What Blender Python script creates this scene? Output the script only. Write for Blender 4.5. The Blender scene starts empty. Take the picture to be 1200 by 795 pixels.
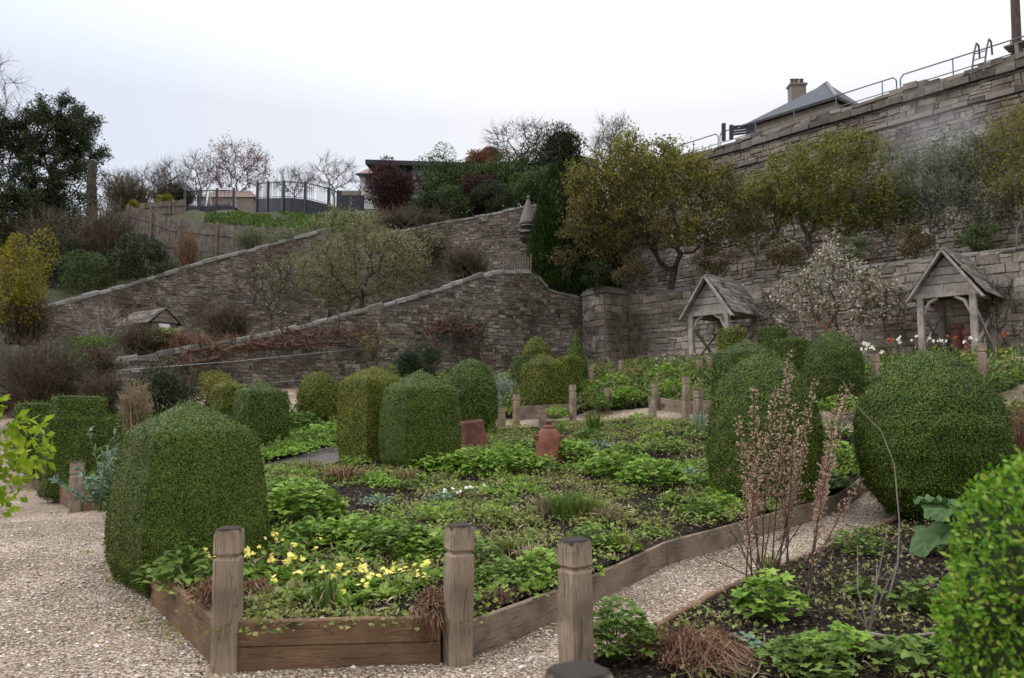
import bpy, math, random
import numpy as np
from mathutils import Vector
from mathutils.geometry import delaunay_2d_cdt

rng = np.random.default_rng(7)
random.seed(7)
scene = bpy.context.scene
COL = scene.collection
R = math.radians

# ------------------------------------------------------------------ camera
FPX, CX, CY, CAMZ, PITCH = 915.0, 600.0, 397.5, 1.5, R(5.0)
cd = bpy.data.cameras.new('camera')
cd.sensor_width = 36.0
cd.lens = 36.0 * FPX / 1200.0
cd.clip_start, cd.clip_end = 0.1, 600.0
cd.dof.use_dof = True
cd.dof.focus_distance = 8.5
cd.dof.aperture_fstop = 3.4
cam = bpy.data.objects.new('camera', cd)
COL.objects.link(cam)
cam.location = (0, 0, CAMZ)
cam.rotation_euler = (R(90) + PITCH, 0, 0)
scene.camera = cam

# ------------------------------------------------------------------ sky, sun, exposure
SUN_DIR = Vector((-0.84, 0.10, 0.58)).normalized()       # towards the sun (left, thin cloud)
world = bpy.data.worlds.new('World')
scene.world = world
world.use_nodes = True
wt = world.node_tree
wt.nodes.clear()
w_out = wt.nodes.new('ShaderNodeOutputWorld')
w_bg = wt.nodes.new('ShaderNodeBackground')
w_sky = wt.nodes.new('ShaderNodeTexSky')
w_sky.sky_type = 'NISHITA'
w_sky.sun_disc = False
w_sky.sun_elevation = math.asin(SUN_DIR.z)
w_sky.sun_rotation = math.atan2(SUN_DIR.x, SUN_DIR.y)
w_sky.air_density, w_sky.dust_density = 1.0, 2.0
w_tc = wt.nodes.new('ShaderNodeTexCoord')
w_sep = wt.nodes.new('ShaderNodeSeparateXYZ')
w_map = wt.nodes.new('ShaderNodeMapRange')
w_map.inputs[1].default_value, w_map.inputs[2].default_value = -0.65, 0.10
w_noise = wt.nodes.new('ShaderNodeTexNoise')
w_noise.inputs['Scale'].default_value = 1.6
w_noise.inputs['Detail'].default_value = 4
w_add = wt.nodes.new('ShaderNodeMath'); w_add.operation = 'MULTIPLY_ADD'
w_add.inputs[1].default_value, w_add.inputs[2].default_value = 1.1, -0.6
w_sum = wt.nodes.new('ShaderNodeMath'); w_sum.operation = 'ADD'; w_sum.use_clamp = True
w_cloud = wt.nodes.new('ShaderNodeMix'); w_cloud.data_type = 'RGBA'
w_cloud.inputs[6].default_value = (7.3, 7.8, 9.1, 1)      # thin grey-blue cloud
w_cloud.inputs[7].default_value = (9.5, 9.6, 9.95, 1)    # bright cloud
w_mix = wt.nodes.new('ShaderNodeMix'); w_mix.data_type = 'RGBA'
w_mix.inputs[0].default_value = 0.93
L = wt.links.new
L(w_tc.outputs['Generated'], w_sep.inputs[0]); L(w_tc.outputs['Generated'], w_noise.inputs['Vector'])
L(w_sep.outputs[0], w_map.inputs[0]); L(w_noise.outputs[0], w_add.inputs[0])
L(w_map.outputs[0], w_sum.inputs[0]); L(w_add.outputs[0], w_sum.inputs[1])
L(w_sum.outputs[0], w_cloud.inputs[0])
L(w_sky.outputs[0], w_mix.inputs[6]); L(w_cloud.outputs[2], w_mix.inputs[7])
# an overcast sky is two to three times brighter overhead than at the horizon
w_zen = wt.nodes.new('ShaderNodeMapRange'); w_zen.inputs[1].default_value, w_zen.inputs[2].default_value = 0.35, 1.0
w_zen.inputs[3].default_value, w_zen.inputs[4].default_value = 1.0, 3.2
w_mul = wt.nodes.new('ShaderNodeVectorMath'); w_mul.operation = 'SCALE'
L(w_sep.outputs[2], w_zen.inputs[0]); L(w_zen.outputs[0], w_mul.inputs['Scale']); L(w_mix.outputs[2], w_mul.inputs[0])
L(w_mul.outputs[0], w_bg.inputs[0]); L(w_bg.outputs[0], w_out.inputs[0])
w_bg.inputs[1].default_value = 0.088

sd = bpy.data.lights.new('sun', 'SUN')
sd.energy, sd.angle, sd.color = 1.5, R(24), (1.0, 0.96, 0.9)
sun = bpy.data.objects.new('sun', sd)
COL.objects.link(sun)
sun.rotation_euler = (-SUN_DIR).to_track_quat('-Z', 'Y').to_euler()

scene.view_settings.view_transform = 'Standard'
scene.view_settings.look = 'None'
scene.view_settings.gamma = 1.0
scene.view_settings.exposure = 0.22
scene.cycles.max_bounces = 6
scene.cycles.diffuse_bounces = 3
scene.cycles.transparent_max_bounces = 4

# ------------------------------------------------------------------ numeric helpers
def A(*v): return np.array(v, float)

def unit(v):
    v = np.asarray(v, float)
    return v / np.maximum(np.linalg.norm(v, axis=-1, keepdims=True), 1e-9)

def hash2(ix, iy, s):
    n = (ix * 374761393 + iy * 668265263 + s * 974634777) & 0x7fffffff
    n = ((n ^ (n >> 13)) * 1274126177) & 0x7fffffff
    return ((n ^ (n >> 16)) & 0xffff) / 65535.0

def vnoise(x, y, s=0):
    x, y = np.asarray(x, float), np.asarray(y, float)
    ix, iy = np.floor(x).astype(np.int64), np.floor(y).astype(np.int64)
    fx, fy = x - ix, y - iy
    fx, fy = fx * fx * (3 - 2 * fx), fy * fy * (3 - 2 * fy)
    a, b = hash2(ix, iy, s), hash2(ix + 1, iy, s)
    c, d = hash2(ix, iy + 1, s), hash2(ix + 1, iy + 1, s)
    return (a * (1 - fx) + b * fx) * (1 - fy) + (c * (1 - fx) + d * fx) * fy

def fbm(x, y, s=0):
    return vnoise(x, y, s) * .55 + vnoise(x * 2.1, y * 2.1, s + 1) * .3 + vnoise(x * 4.3, y * 4.3, s + 2) * .15

def sstep(a, b, x):
    t = np.clip((np.asarray(x, float) - a) / (b - a), 0, 1)
    return t * t * (3 - 2 * t)

def gz(x, y):
    """height of the garden ground: level by the near path, climbing to the back walls"""
    x, y = np.asarray(x, float), np.asarray(y, float)
    fy = np.interp(y, [6, 12, 18, 20.5, 24, 30], [0, .36, .80, 1.23, 2.0, 2.6])
    w = np.maximum(sstep(-8.5, -3.5, x), sstep(13.5, 20, y))
    s = x * .70 + y * .71
    fs = np.interp(s, [6, 9.5, 12.6, 15.7, 19, 21, 24.3], [0, .2, .8, 1.23, 2.1, 2.65, 2.85])
    fs = fs * sstep(1.5, 5.0, y)
    return np.maximum(fy * w, fs)

def ray(px, py):
    a, b = (px - CX) / FPX, (CY - py) / FPX
    d = A(a, math.cos(PITCH) - b * math.sin(PITCH), math.sin(PITCH) + b * math.cos(PITCH))
    return d / d[1]

def P(px, py, Y):
    return A(0, 0, CAMZ) + ray(px, py) * Y

def G(px, py, lift=0.0):
    d = ray(px, py)
    ys = np.arange(1.5, 45, .02)
    pts = A(0, 0, CAMZ) + d[None, :] * ys[:, None]
    below = pts[:, 2] <= gz(pts[:, 0], pts[:, 1]) + lift
    i = int(np.argmax(below)) if below.any() else len(ys) - 1
    return pts[i]

def at(px, Y, lift=0.0):
    """ground point at depth Y under photo column px"""
    x = (px - CX) / FPX * Y
    return A(x, Y, float(gz(x, Y)) + lift)

def inpoly(x, y, poly):
    r = np.zeros(x.shape, bool)
    n = len(poly)
    for i in range(n):
        x0, y0 = poly[i][:2]; x1, y1 = poly[(i + 1) % n][:2]
        c = ((y0 > y) != (y1 > y)) & (x < (x1 - x0) * (y - y0) / (y1 - y0 + 1e-12) + x0)
        r ^= c
    return r

def polypts(poly, n, dens=None):
    p = np.array([q[:2] for q in poly]); lo, hi = p.min(0), p.max(0)
    out = []
    tot = 0
    while tot < n:
        c = rng.uniform(lo, hi, (n * 2, 2))
        m = inpoly(c[:, 0], c[:, 1], poly)
        if dens is not None: m &= rng.random(len(c)) < dens(c[:, 0], c[:, 1])
        out.append(c[m]); tot += m.sum()
    return np.concatenate(out)[:n]

# ------------------------------------------------------------------ mesh builder
class MB:
    def __init__(s): s.v, s.f, s.m, s.uv, s.n, s.slot = [], [], [], [], 0, 0
    def add(s, V, F, uv=None):
        V = np.asarray(V, float).reshape(-1, 3); F = np.asarray(F, np.int64)
        s.v.append(V); s.f.append(F + s.n); s.m.append(np.full(len(F), s.slot)); s.n += len(V)
        s.uv.append(uv if uv is not None else V[:, :2])
    def hexa(s, c):
        s.add(c, [[0, 3, 2, 1], [4, 5, 6, 7], [0, 1, 5, 4], [1, 2, 6, 5], [2, 3, 7, 6], [3, 0, 4, 7]])
    def box(s, c, size, rz=0.0, jit=0.0):
        h = np.asarray(size, float) / 2
        q = np.array([[-1, -1, -1], [1, -1, -1], [1, 1, -1], [-1, 1, -1], [-1, -1, 1], [1, -1, 1], [1, 1, 1], [-1, 1, 1]], float) * h
        if jit: q += rng.uniform(-jit, jit, q.shape)
        cz, sz = math.cos(rz), math.sin(rz)
        q = q @ np.array([[cz, sz, 0], [-sz, cz, 0], [0, 0, 1]])
        s.hexa(q + np.asarray(c, float))
    def beam(s, p0, p1, w, h, up=(0, 0, 1)):
        p0, p1 = np.asarray(p0, float), np.asarray(p1, float)
        d = unit(p1 - p0); side = np.cross(d, up)
        if np.linalg.norm(side) < 1e-4: side = np.cross(d, (0, 1, 0))
        side = unit(side) * w / 2; u = unit(np.cross(side, d)) * h / 2
        s.hexa([p0 - side - u, p0 + side - u, p1 + side - u, p1 - side - u, p0 - side + u, p0 + side + u, p1 + side + u, p1 - side + u])
    def frusta(s, P0, P1, r0, r1, k=5):
        P0, P1 = np.asarray(P0, float).reshape(-1, 3), np.asarray(P1, float).reshape(-1, 3)
        n = len(P0)
        if n == 0: return
        r0 = np.broadcast_to(np.asarray(r0, float), (n,)); r1 = np.broadcast_to(np.asarray(r1, float), (n,))
        d = unit(P1 - P0)
        ref = np.where(np.abs(d[:, 2:3]) > .9, A(1, 0, 0), A(0, 0, 1))
        a = unit(np.cross(d, ref)); b = np.cross(d, a)
        t = np.arange(k) / k * 2 * np.pi
        ring = a[:, None] * np.cos(t)[None, :, None] + b[:, None] * np.sin(t)[None, :, None]
        V = np.concatenate([P0[:, None] + ring * r0[:, None, None], P1[:, None] + ring * r1[:, None, None]], 1)
        i = np.arange(k); j = (i + 1) % k
        f = np.stack([i, j, j + k, i + k], 1)
        F = (f[None] + (np.arange(n) * 2 * k)[:, None, None]).reshape(-1, 4)
        s.add(V.reshape(-1, 3), F)
    def tube(s, pts, r, k=6):
        pts = np.asarray(pts, float); r = np.broadcast_to(np.asarray(r, float), (len(pts),))
        d = unit(np.gradient(pts, axis=0))
        a = np.cross(d, A(.13, .2, .97)); a = unit(a); b = np.cross(d, a)
        t = np.arange(k) / k * 2 * np.pi
        V = pts[:, None] + (a[:, None] * np.cos(t)[None, :, None] + b[:, None] * np.sin(t)[None, :, None]) * r[:, None, None]
        s.rings(V, True)
    def rings(s, V, caps=False, uv=None):
        n, k = V.shape[:2]
        i = np.arange(k); j = (i + 1) % k
        f = np.stack([i, j, j + k, i + k], 1)
        F = (f[None] + (np.arange(n - 1) * k)[:, None, None]).reshape(-1, 4)
        s.add(V.reshape(-1, 3), F)
        if caps:
            s.add(V[0][::-1], [list(range(k))]); s.add(V[-1], [list(range(k))])
    def lathe(s, c, prof, k=16, squash=1.0):
        t = np.arange(k) / k * 2 * np.pi
        V = np.array([[[r * math.cos(a), r * math.sin(a) * squash, z] for a in t] for r, z in prof]) + np.asarray(c, float)
        s.rings(V, True)
    def grid(s, V, uv=None):
        n, m = V.shape[:2]
        i, j = np.meshgrid(np.arange(n - 1), np.arange(m - 1), indexing='ij')
        a = i * m + j
        F = np.stack([a, a + 1, a + m + 1, a + m], -1).reshape(-1, 4)
        s.add(V.reshape(-1, 3), F, None if uv is None else uv.reshape(-1, 2))
    def inst(s, T, F, Pn, d, n, L, W):
        """stamp the flat template T (x along the leaf, y across, z up) at points"""
        N = len(Pn)
        if N == 0: return
        d = unit(d); sd_ = unit(np.cross(n, d)); nn = np.cross(d, sd_)
        L = np.broadcast_to(np.asarray(L, float), (N,))[:, None, None]; W = np.broadcast_to(np.asarray(W, float), (N,))[:, None, None]
        T = np.asarray(T, float)
        V = Pn[:, None] + d[:, None] * T[None, :, 0:1] * L + sd_[:, None] * T[None, :, 1:2] * W + nn[:, None] * T[None, :, 2:3] * L
        k = len(T)
        F = np.asarray(F)
        FF = (F[None] + (np.arange(N) * k)[:, None, None]).reshape(-1, F.shape[1])
        s.add(V.reshape(-1, 3), FF)
    def build(s, name, mats, parent=None, loc=None, smooth=False):
        o_loc = np.zeros(3) if loc is None else np.asarray(loc, float)
        base = np.array(parent['_w']) if parent is not None else o_loc
        V = np.concatenate(s.v) - base
        me = bpy.data.meshes.new(name)
        me.vertices.add(len(V)); me.vertices.foreach_set('co', V.astype(np.float32).ravel())
        tot = np.concatenate([np.full(len(f), f.shape[1]) for f in s.f]); li = np.concatenate([f.ravel() for f in s.f])
        st = np.concatenate([[0], np.cumsum(tot)[:-1]])
        me.loops.add(len(li)); me.loops.foreach_set('vertex_index', li.astype(np.int32))
        me.polygons.add(len(tot)); me.polygons.foreach_set('loop_start', st.astype(np.int32))
        uvl = np.concatenate(s.uv)
        mats = mats if isinstance(mats, (list, tuple)) else [mats]
        for m in mats: me.materials.append(m)
        me.polygons.foreach_set('material_index', np.concatenate(s.m).astype(np.int32))
        me.update(calc_edges=True)
        u = me.uv_layers.new(name='UVMap'); u.data.foreach_set('uv', uvl[li].astype(np.float32).ravel())
        me.polygons.foreach_set('use_smooth', np.full(len(tot), smooth))
        me.validate()
        o = bpy.data.objects.new(name, me); COL.objects.link(o)
        if parent is not None: o.parent = parent
        else: o.location = o_loc
        return o

def tag(o, label=None, cat=None, group=None, kind=None):
    if label: o['label'] = label
    if cat: o['category'] = cat
    if group: o['group'] = group
    if kind: o['kind'] = kind
    return o

def thing(name, label, cat, loc, group=None):
    o = bpy.data.objects.new(name, None); COL.objects.link(o)
    o.location = tuple(float(c) for c in loc); o.empty_display_size = .2
    o['_w'] = [float(c) for c in loc]
    return tag(o, label, cat, group)

# leaf templates --------------------------------------------------------------
DIAMOND = ([(0, 0, 0), (.5, .5, .10), (1, 0, -.02), (.5, -.5, .10)], [[0, 1, 2, 3]])
OVAL = ([(0, 0, 0), (.22, .38, .06), (.6, .45, .07), (1, 0, -.08), (.6, -.45, .07), (.22, -.38, .06)], [[0, 1, 2, 3, 4, 5]])
_lob = []
for _i in range(15):
    _a = -math.pi + (_i + .5) / 15 * 2 * math.pi
    _r = .52 if _i % 3 == 1 else (.40 if _i % 3 == 0 else .27)
    _lob.append((.5 + _r * math.cos(_a), _r * math.sin(_a) * 1.05, .10 * abs(math.sin(_a)) - .12 * max(0, math.cos(_a))))
LOBED = (_lob, [list(range(15))])
BLADE = ([(0, .5, 0), (0, -.5, 0), (.55, -.5, .10), (.55, .5, .10), (1, 0, -.04)], [[0, 1, 2, 3]])
_fl = []
for _i in range(10):
    _a = _i / 10 * 2 * math.pi
    _r = .5 if _i % 2 == 0 else .36
    _fl.append((_r * math.cos(_a), _r * math.sin(_a), .05 if _i % 2 == 0 else 0))
FLOWER = (_fl, [list(range(10))])

def rdir(n, up=0.0):
    v = rng.normal(size=(n, 3)); v = unit(v); v[:, 2] += up
    return unit(v)

# ------------------------------------------------------------------ materials
def newmat(name):
    m = bpy.data.materials.new(name); m.use_nodes = True
    t = m.node_tree; b = t.nodes['Principled BSDF']
    return m, t, b

def nd(t, kind, **kw):
    n = t.nodes.new(kind)
    for k, v in kw.items():
        if hasattr(n, k) and k not in n.inputs: setattr(n, k, v)
        else: n.inputs[k].default_value = v
    return n

def ramp(t, stops, interp='LINEAR'):
    n = t.nodes.new('ShaderNodeValToRGB'); e = n.color_ramp.elements
    n.color_ramp.interpolation = interp
    while len(e) < len(stops): e.new(.5)
    for k, (p, c) in zip(e, stops):
        k.position = p; k.color = (*c, 1)
    return n

def leafmat(name, cols, trans=.25, rough=.55, spec=.18, patch=.35, scale=2.0):
    """leaf colours vary leaf by leaf (random per island) and clump by clump (noise)"""
    m, t, b = newmat(name)
    g = t.nodes.new('ShaderNodeNewGeometry')
    tc = t.nodes.new('ShaderNodeTexCoord')
    nz = nd(t, 'ShaderNodeTexNoise', Scale=scale, Detail=3.0)
    t.links.new(tc.outputs['Object'], nz.inputs['Vector'])
    mr = nd(t, 'ShaderNodeMath', operation='MULTIPLY_ADD'); mr.inputs[1].default_value = patch * 2; mr.inputs[2].default_value = -patch
    t.links.new(nz.outputs[0], mr.inputs[0])
    ad = nd(t, 'ShaderNodeMath', operation='ADD', use_clamp=True)
    t.links.new(g.outputs['Random Per Island'], ad.inputs[0]); t.links.new(mr.outputs[0], ad.inputs[1])
    n = len(cols)
    rp = ramp(t, [(i / max(1, n - 1), c) for i, c in enumerate(cols)])
    t.links.new(ad.outputs[0], rp.inputs[0])
    t.links.new(rp.outputs[0], b.inputs['Base Color'])
    b.inputs['Roughness'].default_value = rough
    b.inputs['Specular IOR Level'].default_value = spec
    tr = t.nodes.new('ShaderNodeBsdfTranslucent'); t.links.new(rp.outputs[0], tr.inputs['Color'])
    mx = t.nodes.new('ShaderNodeMixShader'); mx.inputs[0].default_value = trans
    t.links.new(b.outputs[0], mx.inputs[1]); t.links.new(tr.outputs[0], mx.inputs[2])
    t.links.new(mx.outputs[0], t.nodes['Material Output'].inputs['Surface'])
    return m

def plainmat(name, c0, c1, scale=6.0, rough=.75, bump=.2, stretch=(1, 1, 1), spec=.25, metal=0.0, dist=.01):
    m, t, b = newmat(name)
    tc = t.nodes.new('ShaderNodeTexCoord'); mp = nd(t, 'ShaderNodeMapping'); mp.inputs['Scale'].default_value = stretch
    nz = nd(t, 'ShaderNodeTexNoise', Scale=scale, Detail=6.0, Roughness=.65)
    t.links.new(tc.outputs['Object'], mp.inputs[0]); t.links.new(mp.outputs[0], nz.inputs['Vector'])
    rp = ramp(t, [(.3, c0), (.7, c1)]); t.links.new(nz.outputs[0], rp.inputs[0]); t.links.new(rp.outputs[0], b.inputs['Base Color'])
    b.inputs['Roughness'].default_value = rough; b.inputs['Specular IOR Level'].default_value = spec; b.inputs['Metallic'].default_value = metal
    if bump:
        bp = nd(t, 'ShaderNodeBump', Strength=bump, Distance=dist); t.links.new(nz.outputs[0], bp.inputs['Height']); t.links.new(bp.outputs[0], b.inputs['Normal'])
    return m

def woodmat(name, c0, c1, c2, stretch=(46, 46, 2.6), topz=None, rough=.8):
    m, t, b = newmat(name)
    tc = t.nodes.new('ShaderNodeTexCoord'); mp = nd(t, 'ShaderNodeMapping'); mp.inputs['Scale'].default_value = stretch
    oi = t.nodes.new('ShaderNodeObjectInfo')
    off = nd(t, 'ShaderNodeVectorMath', operation='SCALE'); off.inputs['Scale'].default_value = 13.0
    cmb = t.nodes.new('ShaderNodeCombineXYZ')
    for k in range(3): t.links.new(oi.outputs['Random'], cmb.inputs[k])
    t.links.new(cmb.outputs[0], off.inputs[0])
    av = nd(t, 'ShaderNodeVectorMath', operation='ADD')
    t.links.new(tc.outputs['Object'], mp.inputs[0]); t.links.new(mp.outputs[0], av.inputs[0]); t.links.new(off.outputs[0], av.inputs[1])
    nz = nd(t, 'ShaderNodeTexNoise', Scale=3.0, Detail=8.0, Roughness=.75, Distortion=.8)
    t.links.new(av.outputs[0], nz.inputs['Vector'])
    rp = ramp(t, [(.28, c0), (.5, c1), (.74, c2)]); t.links.new(nz.outputs[0], rp.inputs[0])
    big = nd(t, 'ShaderNodeTexNoise', Scale=3.5, Detail=4.0); t.links.new(tc.outputs['Object'], big.inputs['Vector'])
    bm_ = ramp(t, [(.36, (.66, .64, .61)), (.60, (1.08, 1.05, 1.0))]); t.links.new(big.outputs[0], bm_.inputs[0])
    mu = nd(t, 'ShaderNodeMix', data_type='RGBA', blend_type='MULTIPLY'); mu.inputs[0].default_value = 1
    t.links.new(rp.outputs[0], mu.inputs[6]); t.links.new(bm_.outputs[0], mu.inputs[7])
    ck = nd(t, 'ShaderNodeTexNoise', Scale=.55, Detail=2.0, Distortion=.6); t.links.new(av.outputs[0], ck.inputs['Vector'])
    cr = ramp(t, [(.478, (1, 1, 1)), (.492, (.34, .32, .30)), (.500, (.34, .32, .30)), (.514, (1, 1, 1))]); t.links.new(ck.outputs[0], cr.inputs[0])
    mc = nd(t, 'ShaderNodeMix', data_type='RGBA', blend_type='MULTIPLY'); mc.inputs[0].default_value = .7
    t.links.new(mu.outputs[2], mc.inputs[6]); t.links.new(cr.outputs[0], mc.inputs[7])
    last = mc.outputs[2]
    if topz is not None:                       # the end grain is stained black with algae
        sp = t.nodes.new('ShaderNodeSeparateXYZ'); t.links.new(tc.outputs['Object'], sp.inputs[0])
        ed = nd(t, 'ShaderNodeTexNoise', Scale=22.0, Detail=3.0); t.links.new(tc.outputs['Object'], ed.inputs['Vector'])
        ma = nd(t, 'ShaderNodeMath', operation='MULTIPLY_ADD'); ma.inputs[1].default_value = .07
        t.links.new(ed.outputs[0], ma.inputs[0]); t.links.new(sp.outputs[2], ma.inputs[2])
        mr = nd(t, 'ShaderNodeMapRange'); mr.inputs[1].default_value = topz; mr.inputs[2].default_value = topz + .018
        t.links.new(ma.outputs[0], mr.inputs[0])
        mm = nd(t, 'ShaderNodeMix', data_type='RGBA'); t.links.new(mr.outputs[0], mm.inputs[0]); t.links.new(last, mm.inputs[6]); mm.inputs[7].default_value = (.035, .027, .022, 1)
        last = mm.outputs[2]
    t.links.new(last, b.inputs['Base Color'])
    b.inputs['Roughness'].default_value = rough; b.inputs['Specular IOR Level'].default_value = .2
    bp = nd(t, 'ShaderNodeBump', Strength=.3, Distance=.003); t.links.new(nz.outputs[0], bp.inputs['Height']); t.links.new(bp.outputs[0], b.inputs['Normal'])
    return m

def stonemat(name, cols, mortar, sx=2.2, sy=5.0, stain=(.3, .27, .22), bump=.9, moss=None, rnd=.8):
    """random rubble: distorted cells in wall metres (UV), recessed mortar, stains with shapes of their own"""
    m, t, b = newmat(name)
    uv = nd(t, 'ShaderNodeUVMap')
    n0 = nd(t, 'ShaderNodeTexNoise', Scale=5.0, Detail=3.0); t.links.new(uv.outputs[0], n0.inputs['Vector'])
    sb = nd(t, 'ShaderNodeVectorMath', operation='SUBTRACT'); sb.inputs[1].default_value = (.5, .5, .5); t.links.new(n0.outputs['Color'], sb.inputs[0])
    sc = nd(t, 'ShaderNodeVectorMath', operation='SCALE'); sc.inputs['Scale'].default_value = .09; t.links.new(sb.outputs[0], sc.inputs[0])
    ad = nd(t, 'ShaderNodeVectorMath', operation='ADD'); t.links.new(uv.outputs[0], ad.inputs[0]); t.links.new(sc.outputs[0], ad.inputs[1])
    mp = nd(t, 'ShaderNodeMapping'); mp.inputs['Scale'].default_value = (sx, sy, 1); t.links.new(ad.outputs[0], mp.inputs[0])
    v1 = nd(t, 'ShaderNodeTexVoronoi', feature='F1', Scale=1.0, Randomness=rnd); v1.voronoi_dimensions = '2D'
    v2 = nd(t, 'ShaderNodeTexVoronoi', feature='DISTANCE_TO_EDGE', Scale=1.0, Randomness=rnd); v2.voronoi_dimensions = '2D'
    t.links.new(mp.outputs[0], v1.inputs['Vector']); t.links.new(mp.outputs[0], v2.inputs['Vector'])
    sp = t.nodes.new('ShaderNodeSeparateColor'); t.links.new(v1.outputs['Color'], sp.inputs[0])
    rp = ramp(t, [(i / (len(cols) - 1), c) for i, c in enumerate(cols)]); t.links.new(sp.outputs[0], rp.inputs[0])
    fine = nd(t, 'ShaderNodeTexNoise', Scale=14.0, Detail=6.0, Roughness=.7); t.links.new(uv.outputs[0], fine.inputs['Vector'])
    fr = ramp(t, [(.3, (.7, .7, .7)), (.7, (1.2, 1.2, 1.2))]); t.links.new(fine.outputs[0], fr.inputs[0])
    mu = nd(t, 'ShaderNodeMix', data_type='RGBA', blend_type='MULTIPLY'); mu.inputs[0].default_value = 1
    t.links.new(rp.outputs[0], mu.inputs[6]); t.links.new(fr.outputs[0], mu.inputs[7])
    me_ = nd(t, 'ShaderNodeMapRange'); me_.inputs[1].default_value = .03; me_.inputs[2].default_value = .085; t.links.new(v2.outputs['Distance'], me_.inputs[0])
    mo = nd(t, 'ShaderNodeMix', data_type='RGBA'); t.links.new(me_.outputs[0], mo.inputs[0]); mo.inputs[6].default_value = (*mortar, 1); t.links.new(mu.outputs[2], mo.inputs[7])
    # damp and lichen stains
    st = nd(t, 'ShaderNodeMapping'); st.inputs['Scale'].default_value = (.9, .45, 1); t.links.new(uv.outputs[0], st.inputs[0])
    sn = nd(t, 'ShaderNodeTexNoise', Scale=1.0, Detail=7.0, Roughness=.65); t.links.new(st.outputs[0], sn.inputs['Vector'])
    sr = ramp(t, [(.34, stain), (.66, (1.08, 1.08, 1.08))]); t.links.new(sn.outputs[0], sr.inputs[0])
    ms = nd(t, 'ShaderNodeMix', data_type='RGBA', blend_type='MULTIPLY'); ms.inputs[0].default_value = .8
    t.links.new(mo.outputs[2], ms.inputs[6]); t.links.new(sr.outputs[0], ms.inputs[7])
    last = ms.outputs[2]
    if moss:
        mn = nd(t, 'ShaderNodeTexNoise', Scale=1.7, Detail=6.0, Roughness=.7); t.links.new(uv.outputs[0], mn.inputs['Vector'])
        mr = ramp(t, [(.58, (0, 0, 0)), (.70, (1, 1, 1))]); t.links.new(mn.outputs[0], mr.inputs[0])
        mm = nd(t, 'ShaderNodeMix', data_type='RGBA'); t.links.new(mr.outputs[0], mm.inputs[0]); t.links.new(last, mm.inputs[6]); mm.inputs[7].default_value = (*moss, 1)
        last = mm.outputs[2]
    t.links.new(last, b.inputs['Base Color'])
    b.inputs['Roughness'].default_value = .9; b.inputs['Specular IOR Level'].default_value = .15
    hs = nd(t, 'ShaderNodeMath', operation='MULTIPLY_ADD'); hs.inputs[1].default_value = .35; t.links.new(fine.outputs[0], hs.inputs[0])
    mh = nd(t, 'ShaderNodeMath', operation='MINIMUM'); mh.inputs[1].default_value = .22; t.links.new(v2.outputs['Distance'], mh.inputs[0])
    mh2 = nd(t, 'ShaderNodeMath', operation='MULTIPLY'); mh2.inputs[1].default_value = 4.0; t.links.new(mh.outputs[0], mh2.inputs[0])
    t.links.new(mh2.outputs[0], hs.inputs[2])
    bp = nd(t, 'ShaderNodeBump', Strength=bump * .6, Distance=.025); t.links.new(hs.outputs[0], bp.inputs['Height']); t.links.new(bp.outputs[0], b.inputs['Normal'])
    return m

def pebblemat(name, cols, scale=62.0, dark=.35, patch=.35, spec=.25):
    m, t, b = newmat(name)
    tc = t.nodes.new('ShaderNodeTexCoord')
    v = nd(t, 'ShaderNodeTexVoronoi', feature='F1', Scale=scale, Randomness=1.0)
    t.links.new(tc.outputs['Object'], v.inputs['Vector'])
    sp = t.nodes.new('ShaderNodeSeparateColor'); t.links.new(v.outputs['Color'], sp.inputs[0])
    rp = ramp(t, [(i / (len(cols) - 1), c) for i, c in enumerate(cols)]); t.links.new(sp.outputs[0], rp.inputs[0])
    dr = ramp(t, [(.25, (1.1, 1.1, 1.1)), (.72, (dark, dark * .92, dark * .85))]); t.links.new(v.outputs['Distance'], dr.inputs[0])
    mu = nd(t, 'ShaderNodeMix', data_type='RGBA', blend_type='MULTIPLY'); mu.inputs[0].default_value = 1
    t.links.new(rp.outputs[0], mu.inputs[6]); t.links.new(dr.outputs[0], mu.inputs[7])
    big = nd(t, 'ShaderNodeTexNoise', Scale=.8, Detail=6.0, Roughness=.6); t.links.new(tc.outputs['Object'], big.inputs['Vector'])
    br = ramp(t, [(.35, (1 - patch, 1 - patch * 1.1, 1 - patch * 1.25)), (.62, (1.05, 1.03, 1.0))]); t.links.new(big.outputs[0], br.inputs[0])
    m2 = nd(t, 'ShaderNodeMix', data_type='RGBA', blend_type='MULTIPLY'); m2.inputs[0].default_value = 1
    t.links.new(mu.outputs[2], m2.inputs[6]); t.links.new(br.outputs[0], m2.inputs[7])
    t.links.new(m2.outputs[2], b.inputs['Base Color'])
    b.inputs['Roughness'].default_value = .75; b.inputs['Specular IOR Level'].default_value = spec
    inv = nd(t, 'ShaderNodeMath', operation='SUBTRACT'); inv.inputs[0].default_value = 1.0; t.links.new(v.outputs['Distance'], inv.inputs[1])
    bp = nd(t, 'ShaderNodeBump', Strength=.9, Distance=.012); t.links.new(inv.outputs[0], bp.inputs['Height']); t.links.new(bp.outputs[0], b.inputs['Normal'])
    return m

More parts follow.
